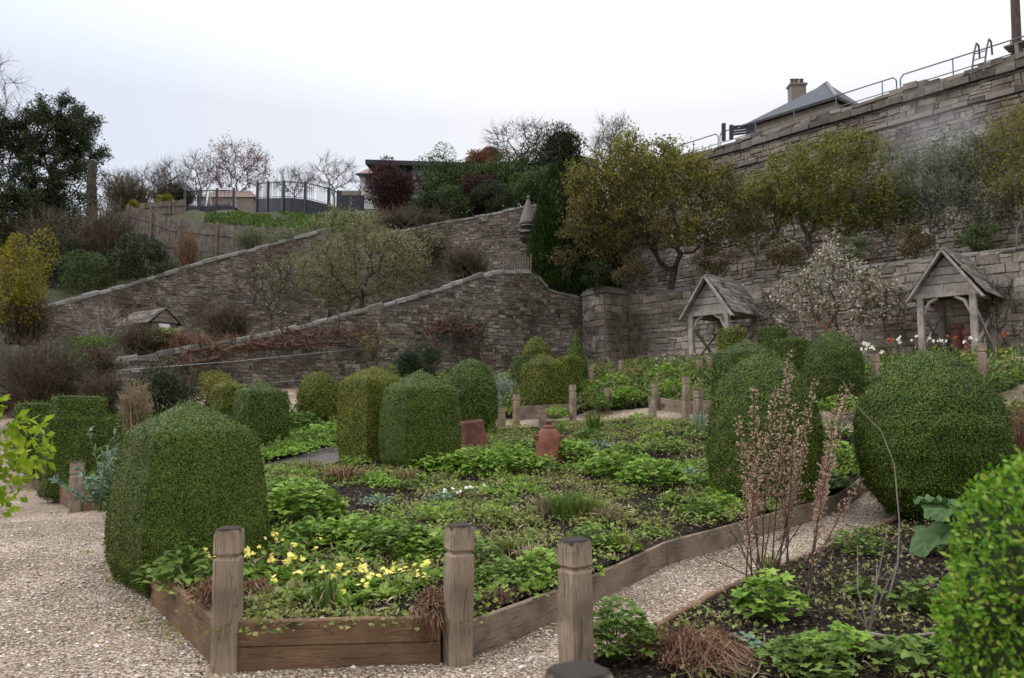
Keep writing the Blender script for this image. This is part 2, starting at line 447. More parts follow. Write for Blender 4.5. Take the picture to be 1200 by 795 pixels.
def facemat(name, cols, stain=(.48, .44, .385), moss=None, tint=(.86, .825, .775)):
    """dressed or rubble stones: tone changes stone by stone, plus grain, damp stains and lichen"""
    m, t, b = newmat(name)
    cols = [tuple(c * k for c, k in zip(col, tint)) for col in cols]
    g = t.nodes.new('ShaderNodeNewGeometry'); tc = t.nodes.new('ShaderNodeTexCoord')
    rp = ramp(t, [(i / (len(cols) - 1), c) for i, c in enumerate(cols)]); t.links.new(g.outputs['Random Per Island'], rp.inputs[0])
    fn = nd(t, 'ShaderNodeTexNoise', Scale=13.0, Detail=7.0, Roughness=.7); t.links.new(tc.outputs['Object'], fn.inputs['Vector'])
    fr = ramp(t, [(.3, (.60, .60, .60)), (.7, (1.34, 1.34, 1.34))]); t.links.new(fn.outputs[0], fr.inputs[0])
    bg = nd(t, 'ShaderNodeTexNoise', Scale=.55, Detail=7.0, Roughness=.68); t.links.new(tc.outputs['Object'], bg.inputs['Vector'])
    br = ramp(t, [(.36, stain), (.60, (1.1, 1.1, 1.1))]); t.links.new(bg.outputs[0], br.inputs[0])
    last = rp.outputs[0]
    for x in (fr, br):
        mu = nd(t, 'ShaderNodeMix', data_type='RGBA', blend_type='MULTIPLY'); mu.inputs[0].default_value = 1
        t.links.new(last, mu.inputs[6]); t.links.new(x.outputs[0], mu.inputs[7]); last = mu.outputs[2]
    if moss:
        mn = nd(t, 'ShaderNodeTexNoise', Scale=1.6, Detail=7.0, Roughness=.72); t.links.new(tc.outputs['Object'], mn.inputs['Vector'])
        mr = ramp(t, [(.60, (0, 0, 0)), (.70, (.85, .85, .85))]); t.links.new(mn.outputs[0], mr.inputs[0])
        mm = nd(t, 'ShaderNodeMix', data_type='RGBA'); t.links.new(mr.outputs[0], mm.inputs[0]); t.links.new(last, mm.inputs[6]); mm.inputs[7].default_value = (*moss, 1); last = mm.outputs[2]
    t.links.new(last, b.inputs['Base Color']); b.inputs['Roughness'].default_value = .92; b.inputs['Specular IOR Level'].default_value = .12
    bp = nd(t, 'ShaderNodeBump', Strength=.6, Distance=.02); t.links.new(fn.outputs[0], bp.inputs['Height']); t.links.new(bp.outputs[0], b.inputs['Normal'])
    return m

def rubble_face(mb, pos, s0, s1, z0, ztop, hh, ww, proud=(.010, .05), jit=.026, wave=.22, seed=0):
    """real stones laid in wandering courses: pos(s, z, out) gives a point out metres proud of the mortar"""
    zmax = max(float(ztop(u)) for u in np.linspace(s0, s1, 60)); z = z0
    while z < zmax:
        h = random.uniform(*hh); s = s0 - random.uniform(0, ww[0])
        while s < s1:
            w = random.uniform(*ww) * (1.0 if random.random() < .8 else .55); a_, e_ = max(s, s0), min(s + w, s1); s += w
            if e_ - a_ < .05: continue
            dz = (float(fbm((a_ + e_) * .22 + seed, z * .25, seed)) - .5) * wave
            lim = float(ztop((a_ + e_) / 2)) - .015; zl, zh = z + dz, min(z + dz + h, lim)
            if zh - zl < .05: continue
            parts = [(zl, zh)]
            if h > hh[0] * 1.35 and random.random() < .3: md = zl + (zh - zl) * random.uniform(.35, .65); parts = [(zl, md), (md, zh)]
            for (b0, b1) in parts:
                g_ = .009; p_ = random.uniform(*proud); q = [(a_ + g_, b0 + g_), (e_ - g_, b0 + g_), (e_ - g_, b1 - g_), (a_ + g_, b1 - g_)]
                q = [(x + random.uniform(-jit, jit) * .6, y + random.uniform(-jit, jit)) for x, y in q]
                cx, cy = sum(x for x, _ in q) / 4, sum(y for _, y in q) / 4; f = .88
                fr = [(cx + (x - cx) * f, cy + (y - cy) * f) for x, y in q]
                back = [pos(x, y, -.02) for x, y in q]; rim = [pos(x, y, p_ * .55) for x, y in q]; face = [pos(x, y, p_ + random.uniform(-.006, .006)) for x, y in fr]
                mb.add(back + rim + face, [[0, 1, 5, 4], [1, 2, 6, 5], [2, 3, 7, 6], [3, 0, 4, 7], [4, 5, 9, 8], [5, 6, 10, 9], [6, 7, 11, 10], [7, 4, 8, 11], [8, 9, 10, 11]])
        z += h

M = {}
M['gravel'] = pebblemat('gravel', [(.21, .135, .085), (.44, .345, .26), (.29, .228, .178), (.56, .48, .39), (.46, .325, .21), (.70, .64, .56)], scale=52.0, dark=.27, patch=.48)
M['stones'] = leafmat('loose stones', [(.17, .11, .07), (.40, .32, .235), (.28, .235, .19), (.55, .48, .39), (.45, .31, .19), (.74, .70, .63)], trans=0, rough=.6, patch=.15)
M['grey_gravel'] = pebblemat('grey gravel', [(.07, .062, .058), (.15, .135, .125), (.10, .092, .087), (.23, .205, .19)], scale=45, patch=.3)
M['soil'] = pebblemat('soil', [(.010, .008, .006), (.026, .019, .014), (.016, .012, .009), (.05, .04, .03), (.02, .015, .011)], scale=38, dark=.4, patch=.3, spec=.06)
M['crumb'] = leafmat('soil crumbs', [(.010, .008, .006), (.02, .015, .011), (.035, .027, .02), (.03, .024, .018), (.16, .13, .10)], trans=0, rough=.95, spec=.05, patch=.1)
M['hill'] = plainmat('rough hillside', (.025, .03, .011), (.06, .055, .026), 1.2, .95, .6)
M['lawn'] = plainmat('hill grass base', (.05, .11, .015), (.09, .16, .03), 2.0, .95, .4)
M['post'] = woodmat('weathered oak post', (.15, .112, .080), (.265, .205, .15), (.37, .305, .235), topz=.805)
M['plank'] = woodmat('oak plank', (.085, .052, .031), (.165, .102, .060), (.22, .145, .092), stretch=(3, 3, 50))
M['plank_old'] = woodmat('grey oak plank', (.10, .076, .054), (.20, .155, .115), (.29, .24, .185), stretch=(3, 3, 50))
M['greywood'] = woodmat('silvered oak', (.17, .15, .132), (.30, .275, .25), (.41, .38, .35), stretch=(24, 24, 2.5))
M['fencewood'] = woodmat('fence boards', (.085, .068, .056), (.18, .152, .13), (.26, .225, .195), stretch=(16, 16, 1.0))
M['tile'] = leafmat('stone slates', [(.055, .05, .04), (.13, .115, .10), (.20, .18, .16), (.10, .095, .06)], trans=0, rough=.85, patch=.2)
M['wallA'] = stonemat('rubble wall dark', [(.07, .062, .055), (.19, .168, .14), (.125, .112, .098), (.25, .205, .155), (.33, .305, .27), (.16, .142, .122)], (.13, .116, .10), 4.6, 9.0, rnd=.9)
M['wallB'] = stonemat('rubble wall far', [(.11, .098, .083), (.25, .22, .18), (.18, .158, .133), (.35, .31, .26)], (.165, .147, .125), 4.0, 8.0, rnd=.9)
M['wallD'] = stonemat('squared rubble wall pale', [(.17, .15, .13), (.40, .365, .32), (.28, .252, .22), (.50, .46, .41)], (.235, .21, .182), 2.3, 5.4, stain=(.42, .39, .35), moss=(.20, .18, .12))
M['wallC'] = stonemat('great wall stone', [(.13, .118, .105), (.28, .255, .225), (.20, .182, .16), (.36, .33, .295), (.17, .155, .137)], (.175, .16, .142), 3.0, 6.2, stain=(.5, .47, .43), moss=(.13, .11, .06))
M['mortar'] = plainmat('lime mortar', (.10, .09, .078), (.19, .172, .15), 5.0, .95, .3)
M['wallA_stone'] = facemat('rubble stones dark', [(.07, .06, .052), (.19, .168, .14), (.12, .108, .094), (.27, .22, .165), (.33, .305, .27), (.16, .142, .122), (.22, .20, .175), (.10, .09, .08)], moss=(.085, .085, .05))
M['wallB_stone'] = facemat('rubble stones far', [(.10, .088, .075), (.25, .22, .18), (.17, .15, .125), (.33, .29, .24), (.21, .185, .155)], moss=(.12, .115, .08))
M['wallD_stone'] = facemat('pale squared stones', [(.18, .162, .14), (.38, .345, .305), (.27, .245, .212), (.46, .425, .38), (.32, .29, .255)], moss=(.20, .185, .13))
M['wallC_stone'] = facemat('great wall stones', [(.12, .107, .094), (.26, .235, .205), (.19, .172, .15), (.34, .31, .275), (.155, .14, .122), (.23, .205, .175)], moss=(.14, .125, .085))
M['coping'] = leafmat('coping stone', [(.07, .064, .052), (.125, .115, .098), (.18, .17, .15), (.09, .085, .055)], trans=0, rough=.9, patch=.35, scale=5)
M['rubble'] = leafmat('parapet rubble', [(.06, .05, .042), (.14, .12, .10), (.20, .17, .14)], trans=0, rough=.9, patch=.3)
M['terracotta'] = plainmat('terracotta', (.09, .05, .035), (.27, .085, .042), 6.0, .7, .25)
M['terracotta_dark'] = plainmat('aged terracotta', (.055, .026, .02), (.17, .062, .042), 7.0, .7, .25)
M['bark'] = plainmat('bark', (.035, .027, .022), (.10, .078, .062), 9.0, .9, .6, (1, 1, .3))
M['bark_red'] = plainmat('red bark', (.07, .032, .02), (.16, .08, .05), 9.0, .85, .4, (1, 1, .3))
M['bark_pale'] = plainmat('pale bark', (.13, .105, .085), (.26, .22, .18), 9.0, .85, .4)
M['bark_grey'] = plainmat('grey twigs', (.10, .085, .08), (.19, .165, .15), 9.0, .9, .2)
M['vine'] = plainmat('vine bark', (.06, .036, .025), (.18, .105, .07), 11.0, .85, .5)
M['box'] = leafmat('box leaves', [(.017, .034, .004), (.045, .080, .008), (.088, .128, .014), (.165, .20, .034)], trans=.06, rough=.45, spec=.22, patch=.35, scale=3.5)
M['box_yellow'] = leafmat('box leaves bronzed', [(.030, .048, .006), (.09, .115, .013), (.16, .175, .022), (.27, .25, .045)], trans=.08, rough=.55, spec=.15, patch=.35)
M['box_core'] = plainmat('box inner twigs', (.016, .026, .007), (.03, .042, .013), 30, .95, .4)
M['box_near'] = leafmat('young box leaves', [(.06, .155, .012), (.125, .28, .02), (.20, .35, .03), (.36, .40, .07)], trans=.35, rough=.38, patch=.12)
M['yew'] = leafmat('yew leaves', [(.008, .018, .007), (.018, .036, .011), (.03, .055, .016)], trans=.1, rough=.5)
M['leaf_bright'] = leafmat('fresh leaves', [(.075, .15, .018), (.15, .26, .03), (.23, .36, .05), (.30, .40, .085)], trans=.35, patch=.25)
M['leaf_mid'] = leafmat('mid green leaves', [(.055, .10, .017), (.115, .18, .03), (.18, .25, .055)], trans=.3)
M['leaf_blue'] = leafmat('glaucous leaves', [(.10, .17, .11), (.17, .25, .17), (.25, .32, .23)], trans=.2)
M['leaf_grey'] = leafmat('silver leaves', [(.16, .18, .15), (.26, .28, .24), (.36, .38, .34)], trans=.15)
M['leaf_olive'] = leafmat('ground cover leaves', [(.08, .115, .02), (.16, .205, .038), (.23, .26, .06), (.29, .26, .11)], trans=.25, patch=.3)
M['leaf_big'] = leafmat('crinkled leaf', [(.035, .08, .025), (.07, .13, .042), (.12, .19, .07)], trans=.25, patch=.4, scale=14)
M['straw'] = leafmat('straw', [(.16, .11, .06), (.28, .21, .12), (.40, .32, .20)], trans=.1)
M['dead'] = leafmat('dead fern', [(.10, .05, .028), (.20, .105, .06), (.30, .18, .11)], trans=.1)
M['seed'] = leafmat('dry seed heads', [(.24, .145, .10), (.40, .265, .19), (.54, .39, .29)], trans=.25)
M['stem_dark'] = plainmat('dark stems', (.045, .028, .022), (.12, .075, .055), 20, .8, .2)
M['flower_y'] = leafmat('primrose yellow', [(.74, .60, .05), (.81, .71, .13), (.84, .78, .30)], trans=.3, patch=.1)
M['flower_w'] = leafmat('cream petals', [(.66, .64, .45), (.78, .77, .62), (.82, .82, .75)], trans=.3, patch=.1)
M['flower_r'] = leafmat('red petals', [(.32, .06, .03), (.45, .12, .06)], trans=.3)
M['blossom'] = leafmat('magnolia blossom', [(.11, .11, .05), (.31, .28, .20), (.48, .45, .36), (.60, .57, .48)], trans=.3, patch=.15)
M['arbutus'] = leafmat('arbutus leaves', [(.06, .07, .012), (.14, .145, .02), (.225, .215, .03), (.30, .27, .045)], trans=.25, patch=.4, scale=.9)
M['arbutus_brown'] = leafmat('bronze leaves', [(.05, .04, .018), (.105, .085, .035), (.17, .135, .05)], trans=.2, patch=.3)
M['olive'] = leafmat('olive green leaves', [(.06, .08, .015), (.125, .15, .026), (.20, .21, .04), (.25, .22, .045)], trans=.25, patch=.35, scale=.9)
M['grey_green'] = leafmat('grey green leaves', [(.08, .095, .05), (.14, .16, .08), (.22, .23, .12)], trans=.25)
M['cypress'] = leafmat('cypress sprays', [(.016, .034, .010), (.036, .064, .016), (.065, .10, .024)], trans=.15, scale=1.2)
M['evergreen'] = leafmat('dark evergreen leaves', [(.010, .018, .007), (.024, .038, .014), (.045, .06, .022), (.075, .085, .035)], trans=.12, patch=.35, scale=.6)
M['green_shrub'] = leafmat('shrub leaves', [(.035, .06, .018), (.07, .105, .03), (.11, .14, .045)], trans=.25, scale=.8)
M['purple'] = leafmat('purple leaves', [(.03, .014, .013), (.06, .025, .023), (.10, .045, .038)], trans=.25)
M['pale_bud'] = leafmat('pale young leaves', [(.13, .14, .055), (.23, .24, .10), (.34, .34, .19)], trans=.3)
M['yellow'] = leafmat('forsythia', [(.10, .095, .012), (.21, .18, .018), (.33, .27, .03)], trans=.3)
M['grass'] = leafmat('grass blades', [(.035, .07, .012), (.075, .125, .02), (.12, .165, .035)], trans=.2, patch=.4, scale=.5)
M['acer'] = leafmat('lime leaves', [(.14, .24, .012), (.26, .38, .02), (.38, .46, .04)], trans=.4)
M['red_bud'] = leafmat('red buds', [(.12, .045, .03), (.20, .08, .05)], trans=.2)
M['orange'] = leafmat('orange brown leaves', [(.16, .06, .025), (.26, .10, .04)], trans=.2)
M['brown_twig'] = leafmat('brown twigs', [(.035, .027, .015), (.08, .06, .034), (.13, .10, .06)], trans=0, patch=.2)
M['black_metal'] = plainmat('dark painted metal', (.02, .02, .022), (.045, .045, .05), 8, .5, .0, spec=.5)
M['rail_metal'] = plainmat('galvanised rail', (.10, .10, .105), (.17, .17, .175), 8, .5, 0, metal=.4)
M['deck_panel'] = plainmat('charcoal boarding', (.028, .030, .036), (.048, .050, .058), 3, .7, .1)
M['slate'] = plainmat('slate roof', (.05, .053, .06), (.11, .114, .125), 9, .8, .4, (1, 1, 6), dist=.03)
M['render'] = plainmat('pale render', (.48, .47, .45), (.6, .59, .57), 3, .9, .1)
M['house_stone'] = plainmat('house stone', (.16, .13, .10), (.26, .22, .17), 4, .9, .3)
M['roof_dark'] = plainmat('dark fascia', (.022, .022, .026), (.045, .045, .05), 4, .6, 0)
M['roof_red'] = plainmat('red roof tiles', (.17, .11, .09), (.28, .20, .17), 6, .9, .3)
M['window'] = plainmat('window glass', (.10, .12, .14), (.16, .18, .20), 2, .08, 0, spec=.7)
M['white'] = plainmat('white paint', (.62, .62, .62), (.75, .75, .75), 4, .6, 0)
M['stone_grey'] = plainmat('dressed stone', (.14, .125, .11), (.30, .275, .25), 6, .9, .4)
M['wire'] = plainmat('wire', (.25, .25, .25), (.35, .35, .35), 4, .5, 0, metal=.6)

# ================================================================== SETTING
# ground: gravelled garden floor, one sheet
xs = np.concatenate([np.linspace(-60, -16, 12), np.arange(-15.5, 18, .25), np.linspace(19, 60, 12)])
ys = np.concatenate([np.linspace(-25, .5, 8), np.arange(1, 32, .25), np.linspace(33, 60, 6)])
XX, YY = np.meshgrid(xs, ys, indexing='ij')
ZZ = gz(XX, YY) + (fbm(XX * 1.3, YY * 1.3, 4) - .5) * .05
mb = MB(); mb.grid(np.stack([XX, YY, ZZ], -1).transpose(1, 0, 2))
tag(mb.build('gravel_path', M['gravel'], smooth=True), kind='structure')

# loose stones in the near gravel (real pebbles, uncountable)
MID = [(-1.67, 4.64), (-.34, 4.8), tuple(G(780, 663)[:2]), tuple(G(1004, 585)[:2]), (5.6, 11.5), (5.6, 13.4), (3.75, 15.6), (3.1, 17.5), (-.25, 17.9), (-1.2, 16.3), (-3.5, 11.0), (-4.0, 8.6), (-3.72, 7.5)]
RIGHT = [(.12, 2.0), (.354, 4.5), tuple(G(836, 707)[:2]), tuple(G(1046, 616)[:2]), (8.4, 14.6), (16, 13), (14, 1.0)]
LEFT = [(-5.59, 10.17), (-4.75, 10.2), (-4.75, 12.5), (-4.35, 14.4), (-3.6, 17.0), (-3.4, 19.5), (-6.5, 21.2), (-11, 20.5), (-10.8, 16.8), (-9.2, 15.1)]
BACK = [tuple(at(606, 20.2)[:2]), tuple(at(671, 20.5)[:2]), (2.6, 21.4), (3.2, 24.6), (3.6, 28.6), (.5, 28.2), (-4.5, 25.2), (-2.2, 20.2)]
BACK_RIGHT = [tuple(at(695, 20.6)[:2]), (3.5, 20.0), (4.15, 18.6), (6.6, 17.2), (8.6, 15.0), (12.5, 16.6), (8.5, 21.2), (5.4, 26.2), (3.9, 28.3), (3.4, 24.5)]

c = rng.uniform((-9, 2.0), (7, 9.5), (160000, 2))
keep = ~inpoly(c[:, 0], c[:, 1], MID) & ~inpoly(c[:, 0], c[:, 1], RIGHT) & ~inpoly(c[:, 0], c[:, 1], LEFT)
keep &= np.abs(c[:, 0]) < c[:, 1] * .72 + .3
keep &= rng.random(len(c)) < np.clip(7.0 / c[:, 1] - .35, .1, 1) * (.45 + .55 * fbm(c[:, 0] * 1.5, c[:, 1] * 1.5, 9))
c = c[keep]
n = len(c)
OCT_V = np.array([[1, 0, 0], [0, 1, 0], [-1, 0, 0], [0, -1, 0], [0, 0, 1], [0, 0, -1]], float)
OCT_F = np.array([[0, 1, 4], [1, 2, 4], [2, 3, 4], [3, 0, 4], [1, 0, 5], [2, 1, 5], [3, 2, 5], [0, 3, 5]])
sz = rng.lognormal(-4.85, .32, n)
V = OCT_V[None] * np.stack([sz * rng.uniform(.8, 1.5, n), sz, sz * .62], 1)[:, None]
V += rng.uniform(-.35, .35, V.shape) * sz[:, None, None] * A(1, 1, .5)
a = rng.uniform(0, 6.28, n); ca, sa = np.cos(a), np.sin(a)
Vx = V[..., 0] * ca[:, None] - V[..., 1] * sa[:, None]; Vy = V[..., 0] * sa[:, None] + V[..., 1] * ca[:, None]
z0 = gz(c[:, 0], c[:, 1]) + (fbm(c[:, 0] * 1.3, c[:, 1] * 1.3, 4) - .5) * .05
V = np.stack([Vx + c[:, :1], Vy + c[:, 1:], V[..., 2] + (z0 + sz * .25)[:, None]], -1)
mb = MB(); mb.add(V.reshape(-1, 3), (OCT_F[None] + (np.arange(n) * 6)[:, None, None]).reshape(-1, 3))
tag(mb.build('gravel_stones', M['stones']), 'loose beige and white pebbles scattered over the near gravel path', 'gravel', kind='stuff')

def soil(name, poly, lift, sp=.16, mat='soil', amp=.09, skirt=False):
    if skirt:
        d_ = []
        for a_, b_ in zip(poly, list(poly[1:]) + [poly[0]]):
            n_ = max(1, int(math.dist(a_[:2], b_[:2]) / .3)); d_ += [(a_[0] + (b_[0] - a_[0]) * i / n_, a_[1] + (b_[1] - a_[1]) * i / n_) for i in range(n_)]
        poly = d_
    pts = [Vector(p[:2]) for p in poly]
    pp = np.array([p[:2] for p in poly]); lo, hi = pp.min(0), pp.max(0)
    gx, gy = np.meshgrid(np.arange(lo[0], hi[0], sp), np.arange(lo[1], hi[1], sp))
    q = np.stack([gx.ravel(), gy.ravel()], 1) + rng.uniform(-.35, .35, (gx.size, 2)) * sp
    q = q[inpoly(q[:, 0], q[:, 1], poly)]
    k = len(pts)
    vo, _, fo = delaunay_2d_cdt(pts + [Vector(p) for p in q], [], [list(range(k))], 1, 1e-5)[:3]
    xy = np.array([tuple(v) for v in vo])
    z = soilz(xy[:, 0], xy[:, 1], lift, amp)
    if skirt: z[:k] = gz(xy[:k, 0], xy[:k, 1]) - .06
    mb = MB(); mb.add(np.column_stack([xy, z]), np.array([f for f in fo if len(f) == 3]))
    return tag(mb.build(name, M[mat], smooth=True), kind='structure')

def soilz(x, y, lift, amp=.09):
    return gz(x, y) + lift + (fbm(np.asarray(x) * 1.7, np.asarray(y) * 1.7, 21) - .5) * amp * 2 * .6

soil('soil', MID, .20, .12)
soil('soil', RIGHT, .07, .16)
soil('soil', LEFT, .12, .25, skirt=True)
soil('soil', BACK, .06, .3, skirt=True)
soil('soil', BACK_RIGHT, .06, .3, skirt=True)
soil('path', [(-4.7, 12.6), (-3.55, 11.3), (-1.15, 16.4), (-.3, 18.1), (-.9, 19.2), (-3.3, 19.3), (-3.5, 17.0), (-4.3, 14.3)], .03, .3, 'grey_gravel', .03)

# walls ----------------------------------------------------------------------
def polyline(pts, step):
    pts = np.array(pts, float)
    d = np.concatenate([[0], np.cumsum(np.linalg.norm(np.diff(pts[:, :2], axis=0), axis=1))])
    s = np.linspace(0, d[-1], max(2, int(d[-1] / step)))
    return np.stack([np.interp(s, d, pts[:, k]) for k in range(3)], 1), s

def stone_wall(name, label, pts, zbase, thick, mat, coping=None, cope_w=.12, cope_h=.16, rough=.0, seed=0):
    """pts run left to right as seen from the garden; masonry body plus coping stones"""
    L_, s = polyline(pts, .35)
    t = unit(np.gradient(L_[:, :2], axis=0)); nrm = np.stack([t[:, 1], -t[:, 0]], 1)   # towards the camera
    zb = np.broadcast_to(np.asarray(zbase, float), (len(L_),)) if np.ndim(zbase) < 1 or len(zbase) != 2 else np.linspace(zbase[0], zbase[1], len(L_))
    T = thing(name, label, 'wall', (L_[0, 0], L_[0, 1], zb[0]))
    rows = 14
    f = np.linspace(0, 1, rows)
    Z = zb[:, None] + (L_[:, 2] - zb)[:, None] * f[None]
    bul = (fbm(s[:, None] * 1.1 + seed * 7, Z * 1.4, seed) - .5) * .10
    V = np.zeros((len(L_), rows, 3))
    V[..., 0] = L_[:, None, 0] + nrm[:, None, 0] * (thick / 2 + bul); V[..., 1] = L_[:, None, 1] + nrm[:, None, 1] * (thick / 2 + bul); V[..., 2] = Z
    uv = np.stack([np.broadcast_to(s[:, None], Z.shape), Z], -1)
    mb = MB(); mb.grid(V[:, :, :], uv)
    top = V[:, -1].copy(); bt = top.copy(); bt[:, :2] -= nrm * thick; bb = bt.copy(); bb[:, 2] = zb
    mb.grid(np.stack([top, bt], 1), np.stack([np.stack([s, L_[:, 2]], 1), np.stack([s, L_[:, 2] + thick], 1)], 1))
    mb.grid(np.stack([bt, bb], 1), np.stack([np.stack([s, L_[:, 2]], 1), np.stack([s, zb], 1)], 1))
    for k in (0, -1): mb.add([V[k, 0], V[k, -1], bt[k], bb[k]], [[0, 1, 2, 3]], np.array([[0, zb[k]], [0, L_[k, 2]], [thick, L_[k, 2]], [thick, zb[k]]]))
    fine = (.08, .17), (.12, .36)
    if mat == 'wallD': fine = (.14, .29), (.22, .66)
    def pos(u, z, o):
        bx_, by_ = np.interp(u, s, L_[:, 0]), np.interp(u, s, L_[:, 1]); nx_, ny_ = np.interp(u, s, nrm[:, 0]), np.interp(u, s, nrm[:, 1])
        bu = float((fbm(u * 1.1 + seed * 7, z * 1.4, seed) - .5) * .10)
        return (bx_ + nx_ * (thick / 2 + bu + o), by_ + ny_ * (thick / 2 + bu + o), z)
    mb.slot = 1
    rubble_face(mb, pos, 0, s[-1], float(zb.min()) + .2, lambda u: np.interp(u, s, L_[:, 2]), *fine, seed=seed)
    mb.build('masonry', [M['mortar'], M[mat + '_stone']], T)
    if coping:
        cb = MB(); pos = 0.0; Ltot = s[-1]
        while pos < Ltot:
            ln = random.uniform(.3, .6); e = min(pos + ln, Ltot)
            q = [np.array([np.interp(u, s, L_[:, k]) for k in range(3)]) for u in (pos + .012, e - .012)]
            n2 = np.array([np.interp((pos + e) / 2, s, nrm[:, k]) for k in range(2)])
            w = thick / 2 + cope_w + random.uniform(-.03, .03); h = cope_h * random.uniform(.55, .95); dz = random.uniform(-.025, .02)
            ring = []
            for qq in q:
                ang = np.linspace(0, np.pi, 7)
                pr = [(-w, -.05)] + [(-w * math.cos(b_) * .98, h * math.sin(b_) ** .6) for b_ in ang] + [(w, -.05)]
                ring.append([[qq[0] + n2[0] * x_, qq[1] + n2[1] * x_, qq[2] + z_ + dz] for x_, z_ in pr])
            r_ = np.array(ring) + rng.uniform(-.012, .012, (2, len(pr), 3))
            cb.rings(r_, True)
            pos = e
        cb.build('coping', M[coping], T)
    return T

LA = [tuple(P(*q)) for q in [(40, 443, 20.2), (95, 432, 22), (200, 414, 23.5), (300, 397, 25), (350, 385, 25.8), (420, 367, 26.6), (500, 346, 27.5), (560, 325, 28.3), (585, 320, 28.7), (622, 321, 29.3), (640, 343, 29.7), (690, 354, 30.2)]]
stone_wall('stone_wall', 'dark rubble garden wall with rounded coping climbing to the right behind the topiary', LA, (1.0, 2.0), .5, 'wallA', 'coping', .05, .17, seed=1)
LB = [tuple(P(*q)) for q in [(20, 372, 29), (62, 358, 30), (150, 336, 32), (230, 311, 33.5), (300, 293, 35), (385, 270, 36.5)]]
stone_wall('stone_wall', 'upper sloping rubble wall with pale coping below the timber fence on the left', LB, (2.0, 4.5), .5, 'wallB', 'coping', .06, .18, seed=2)
LB2 = [tuple(P(*q)) for q in [(385, 292, 37.3), (450, 276, 37.5), (515, 264, 38), (560, 256, 37.5), (625, 243, 36.8), (690, 238, 37.0)]]
stone_wall('stone_wall', 'tall buff stone wall under the green shrubs behind the dovecote', LB2, (4.5, 5.0), .5, 'wallB', 'coping', .06, .14, seed=3)
D_DIR = A(.711, -.703, 0); D_N = A(-.703, -.711, 0)
D0 = A(4.6, 29.7, 5.72)
LD = [tuple(D0), tuple(D0 + D_DIR * 20)]
stone_wall('stone_wall', 'pale grey terrace wall behind the two oak shelters and the white blossom', LD, (2.2, 2.2), .5, 'wallD', 'coping', .03, .10, seed=5)
# pier where the two garden walls meet
pc = A(3.55, 29.6, 0)
T = thing('stone_pier', 'square pale stone pier where the dark wall meets the terrace wall', 'pier', (pc[0], pc[1], 2.2))
hw = .86; zt = 5.75
corn = [pc + A(hw * math.cos(R(-97 + 90 * k)), hw * math.sin(R(-97 + 90 * k)), 0) for k in range(4)]
mb = MB(); acc = 0
for k in range(4):
    a_, b_ = corn[k], corn[(k + 1) % 4]; n_ = 8
    Lx = np.linspace(0, 1, n_)[:, None]; xy = a_ + (b_ - a_) * Lx
    zz = np.linspace(2.2, zt, 10)
    V = np.zeros((n_, 10, 3)); V[..., :2] = xy[:, None, :2]; V[..., 2] = zz[None]
    ln = np.linalg.norm(b_ - a_)
    uv = np.stack([np.broadcast_to(acc + Lx * ln, (n_, 10)), np.broadcast_to(zz[None], (n_, 10))], -1); acc += ln
    mb.grid(V, uv)
mb.slot = 1
for k in range(4):
    a_, b_ = corn[k], corn[(k + 1) % 4]; d_ = unit(b_ - a_); o2 = A(d_[1], -d_[0], 0)
    rubble_face(mb, lambda u, z, o, a_=a_, d_=d_, o2=o2: tuple(A(a_[0] + d_[0] * u + o2[0] * o, a_[1] + d_[1] * u + o2[1] * o, z)), .02, float(np.linalg.norm(b_ - a_)) - .02, 2.3, lambda u: 5.74, (.2, .34), (.25, .6), seed=40 + k, wave=0)
mb.build('shaft', [M['mortar'], M['wallD_stone']], T)
mb = MB()
for k in range(3):
    mb.box(pc + A(random.uniform(-.02, .02), 0, zt + .05 + k * .085), (1.36 - .16 * k, 1.36 - .16 * k, .08), R(-52), .015)
mb.build('cap', M['coping'], T)

# great retaining wall on the right ------------------------------------------
C_DIR = unit(A(17 - 9.8, 26 - 34.6, 0)); C_N = A(C_DIR[1], -C_DIR[0], 0)
C0 = A(17, 26, 0) - C_DIR * 18.5
def cpt(u, off, z): return C0 + C_DIR * u + C_N * off + A(0, 0, z)
T = thing('retaining_wall', 'huge high stone retaining wall rising on the right with two projecting courses', 'wall', tuple(C0 + A(0, 0, 5)))
us = np.arange(0, 30.01, .5); zz = np.linspace(4.5, 13.0, 24)
U, Zc = np.meshgrid(us, zz, indexing='ij')
V = C0 + U[..., None] * C_DIR + C_N * ((fbm(U * .9, Zc * 1.1, 31) - .5) * .08)[..., None]; V[..., 2] = Zc
mb = MB(); mb.grid(V, np.stack([U, Zc], -1))
e = [cpt(0, 0, 4.5), cpt(0, 0, 13.0), cpt(0, -1.2, 13.0), cpt(0, -1.2, 4.5)]
mb.add(e, [[0, 1, 2, 3]], np.array([[0, 4.5], [0, 13], [1.2, 13], [1.2, 4.5]]))
mb.add([cpt(0, -1.2, 4.5), cpt(0, -1.2, 13), cpt(30, -1.2, 13), cpt(30, -1.2, 4.5)], [[0, 1, 2, 3]])
mb.add([cpt(0, .1, 12.99), cpt(30, .1, 12.99), cpt(30, -1.2, 12.99), cpt(0, -1.2, 12.99)], [[0, 1, 2, 3]])
mb.slot = 1
rubble_face(mb, lambda u, z, o: tuple(C0 + C_DIR * u + C_N * (o + .05) + A(0, 0, z)), 0, 30, 6.0, lambda u: 12.14, (.13, .25), (.18, .58), seed=31)
rubble_face(mb, lambda u, z, o: tuple(C0 + C_DIR * u + C_N * (o + .05) + A(0, 0, z)), 0, 30, 12.36, lambda u: 12.95, (.16, .30), (.26, .75), seed=32, wave=.0)
mb.build('masonry', [M['mortar'], M['wallC_stone']], T)
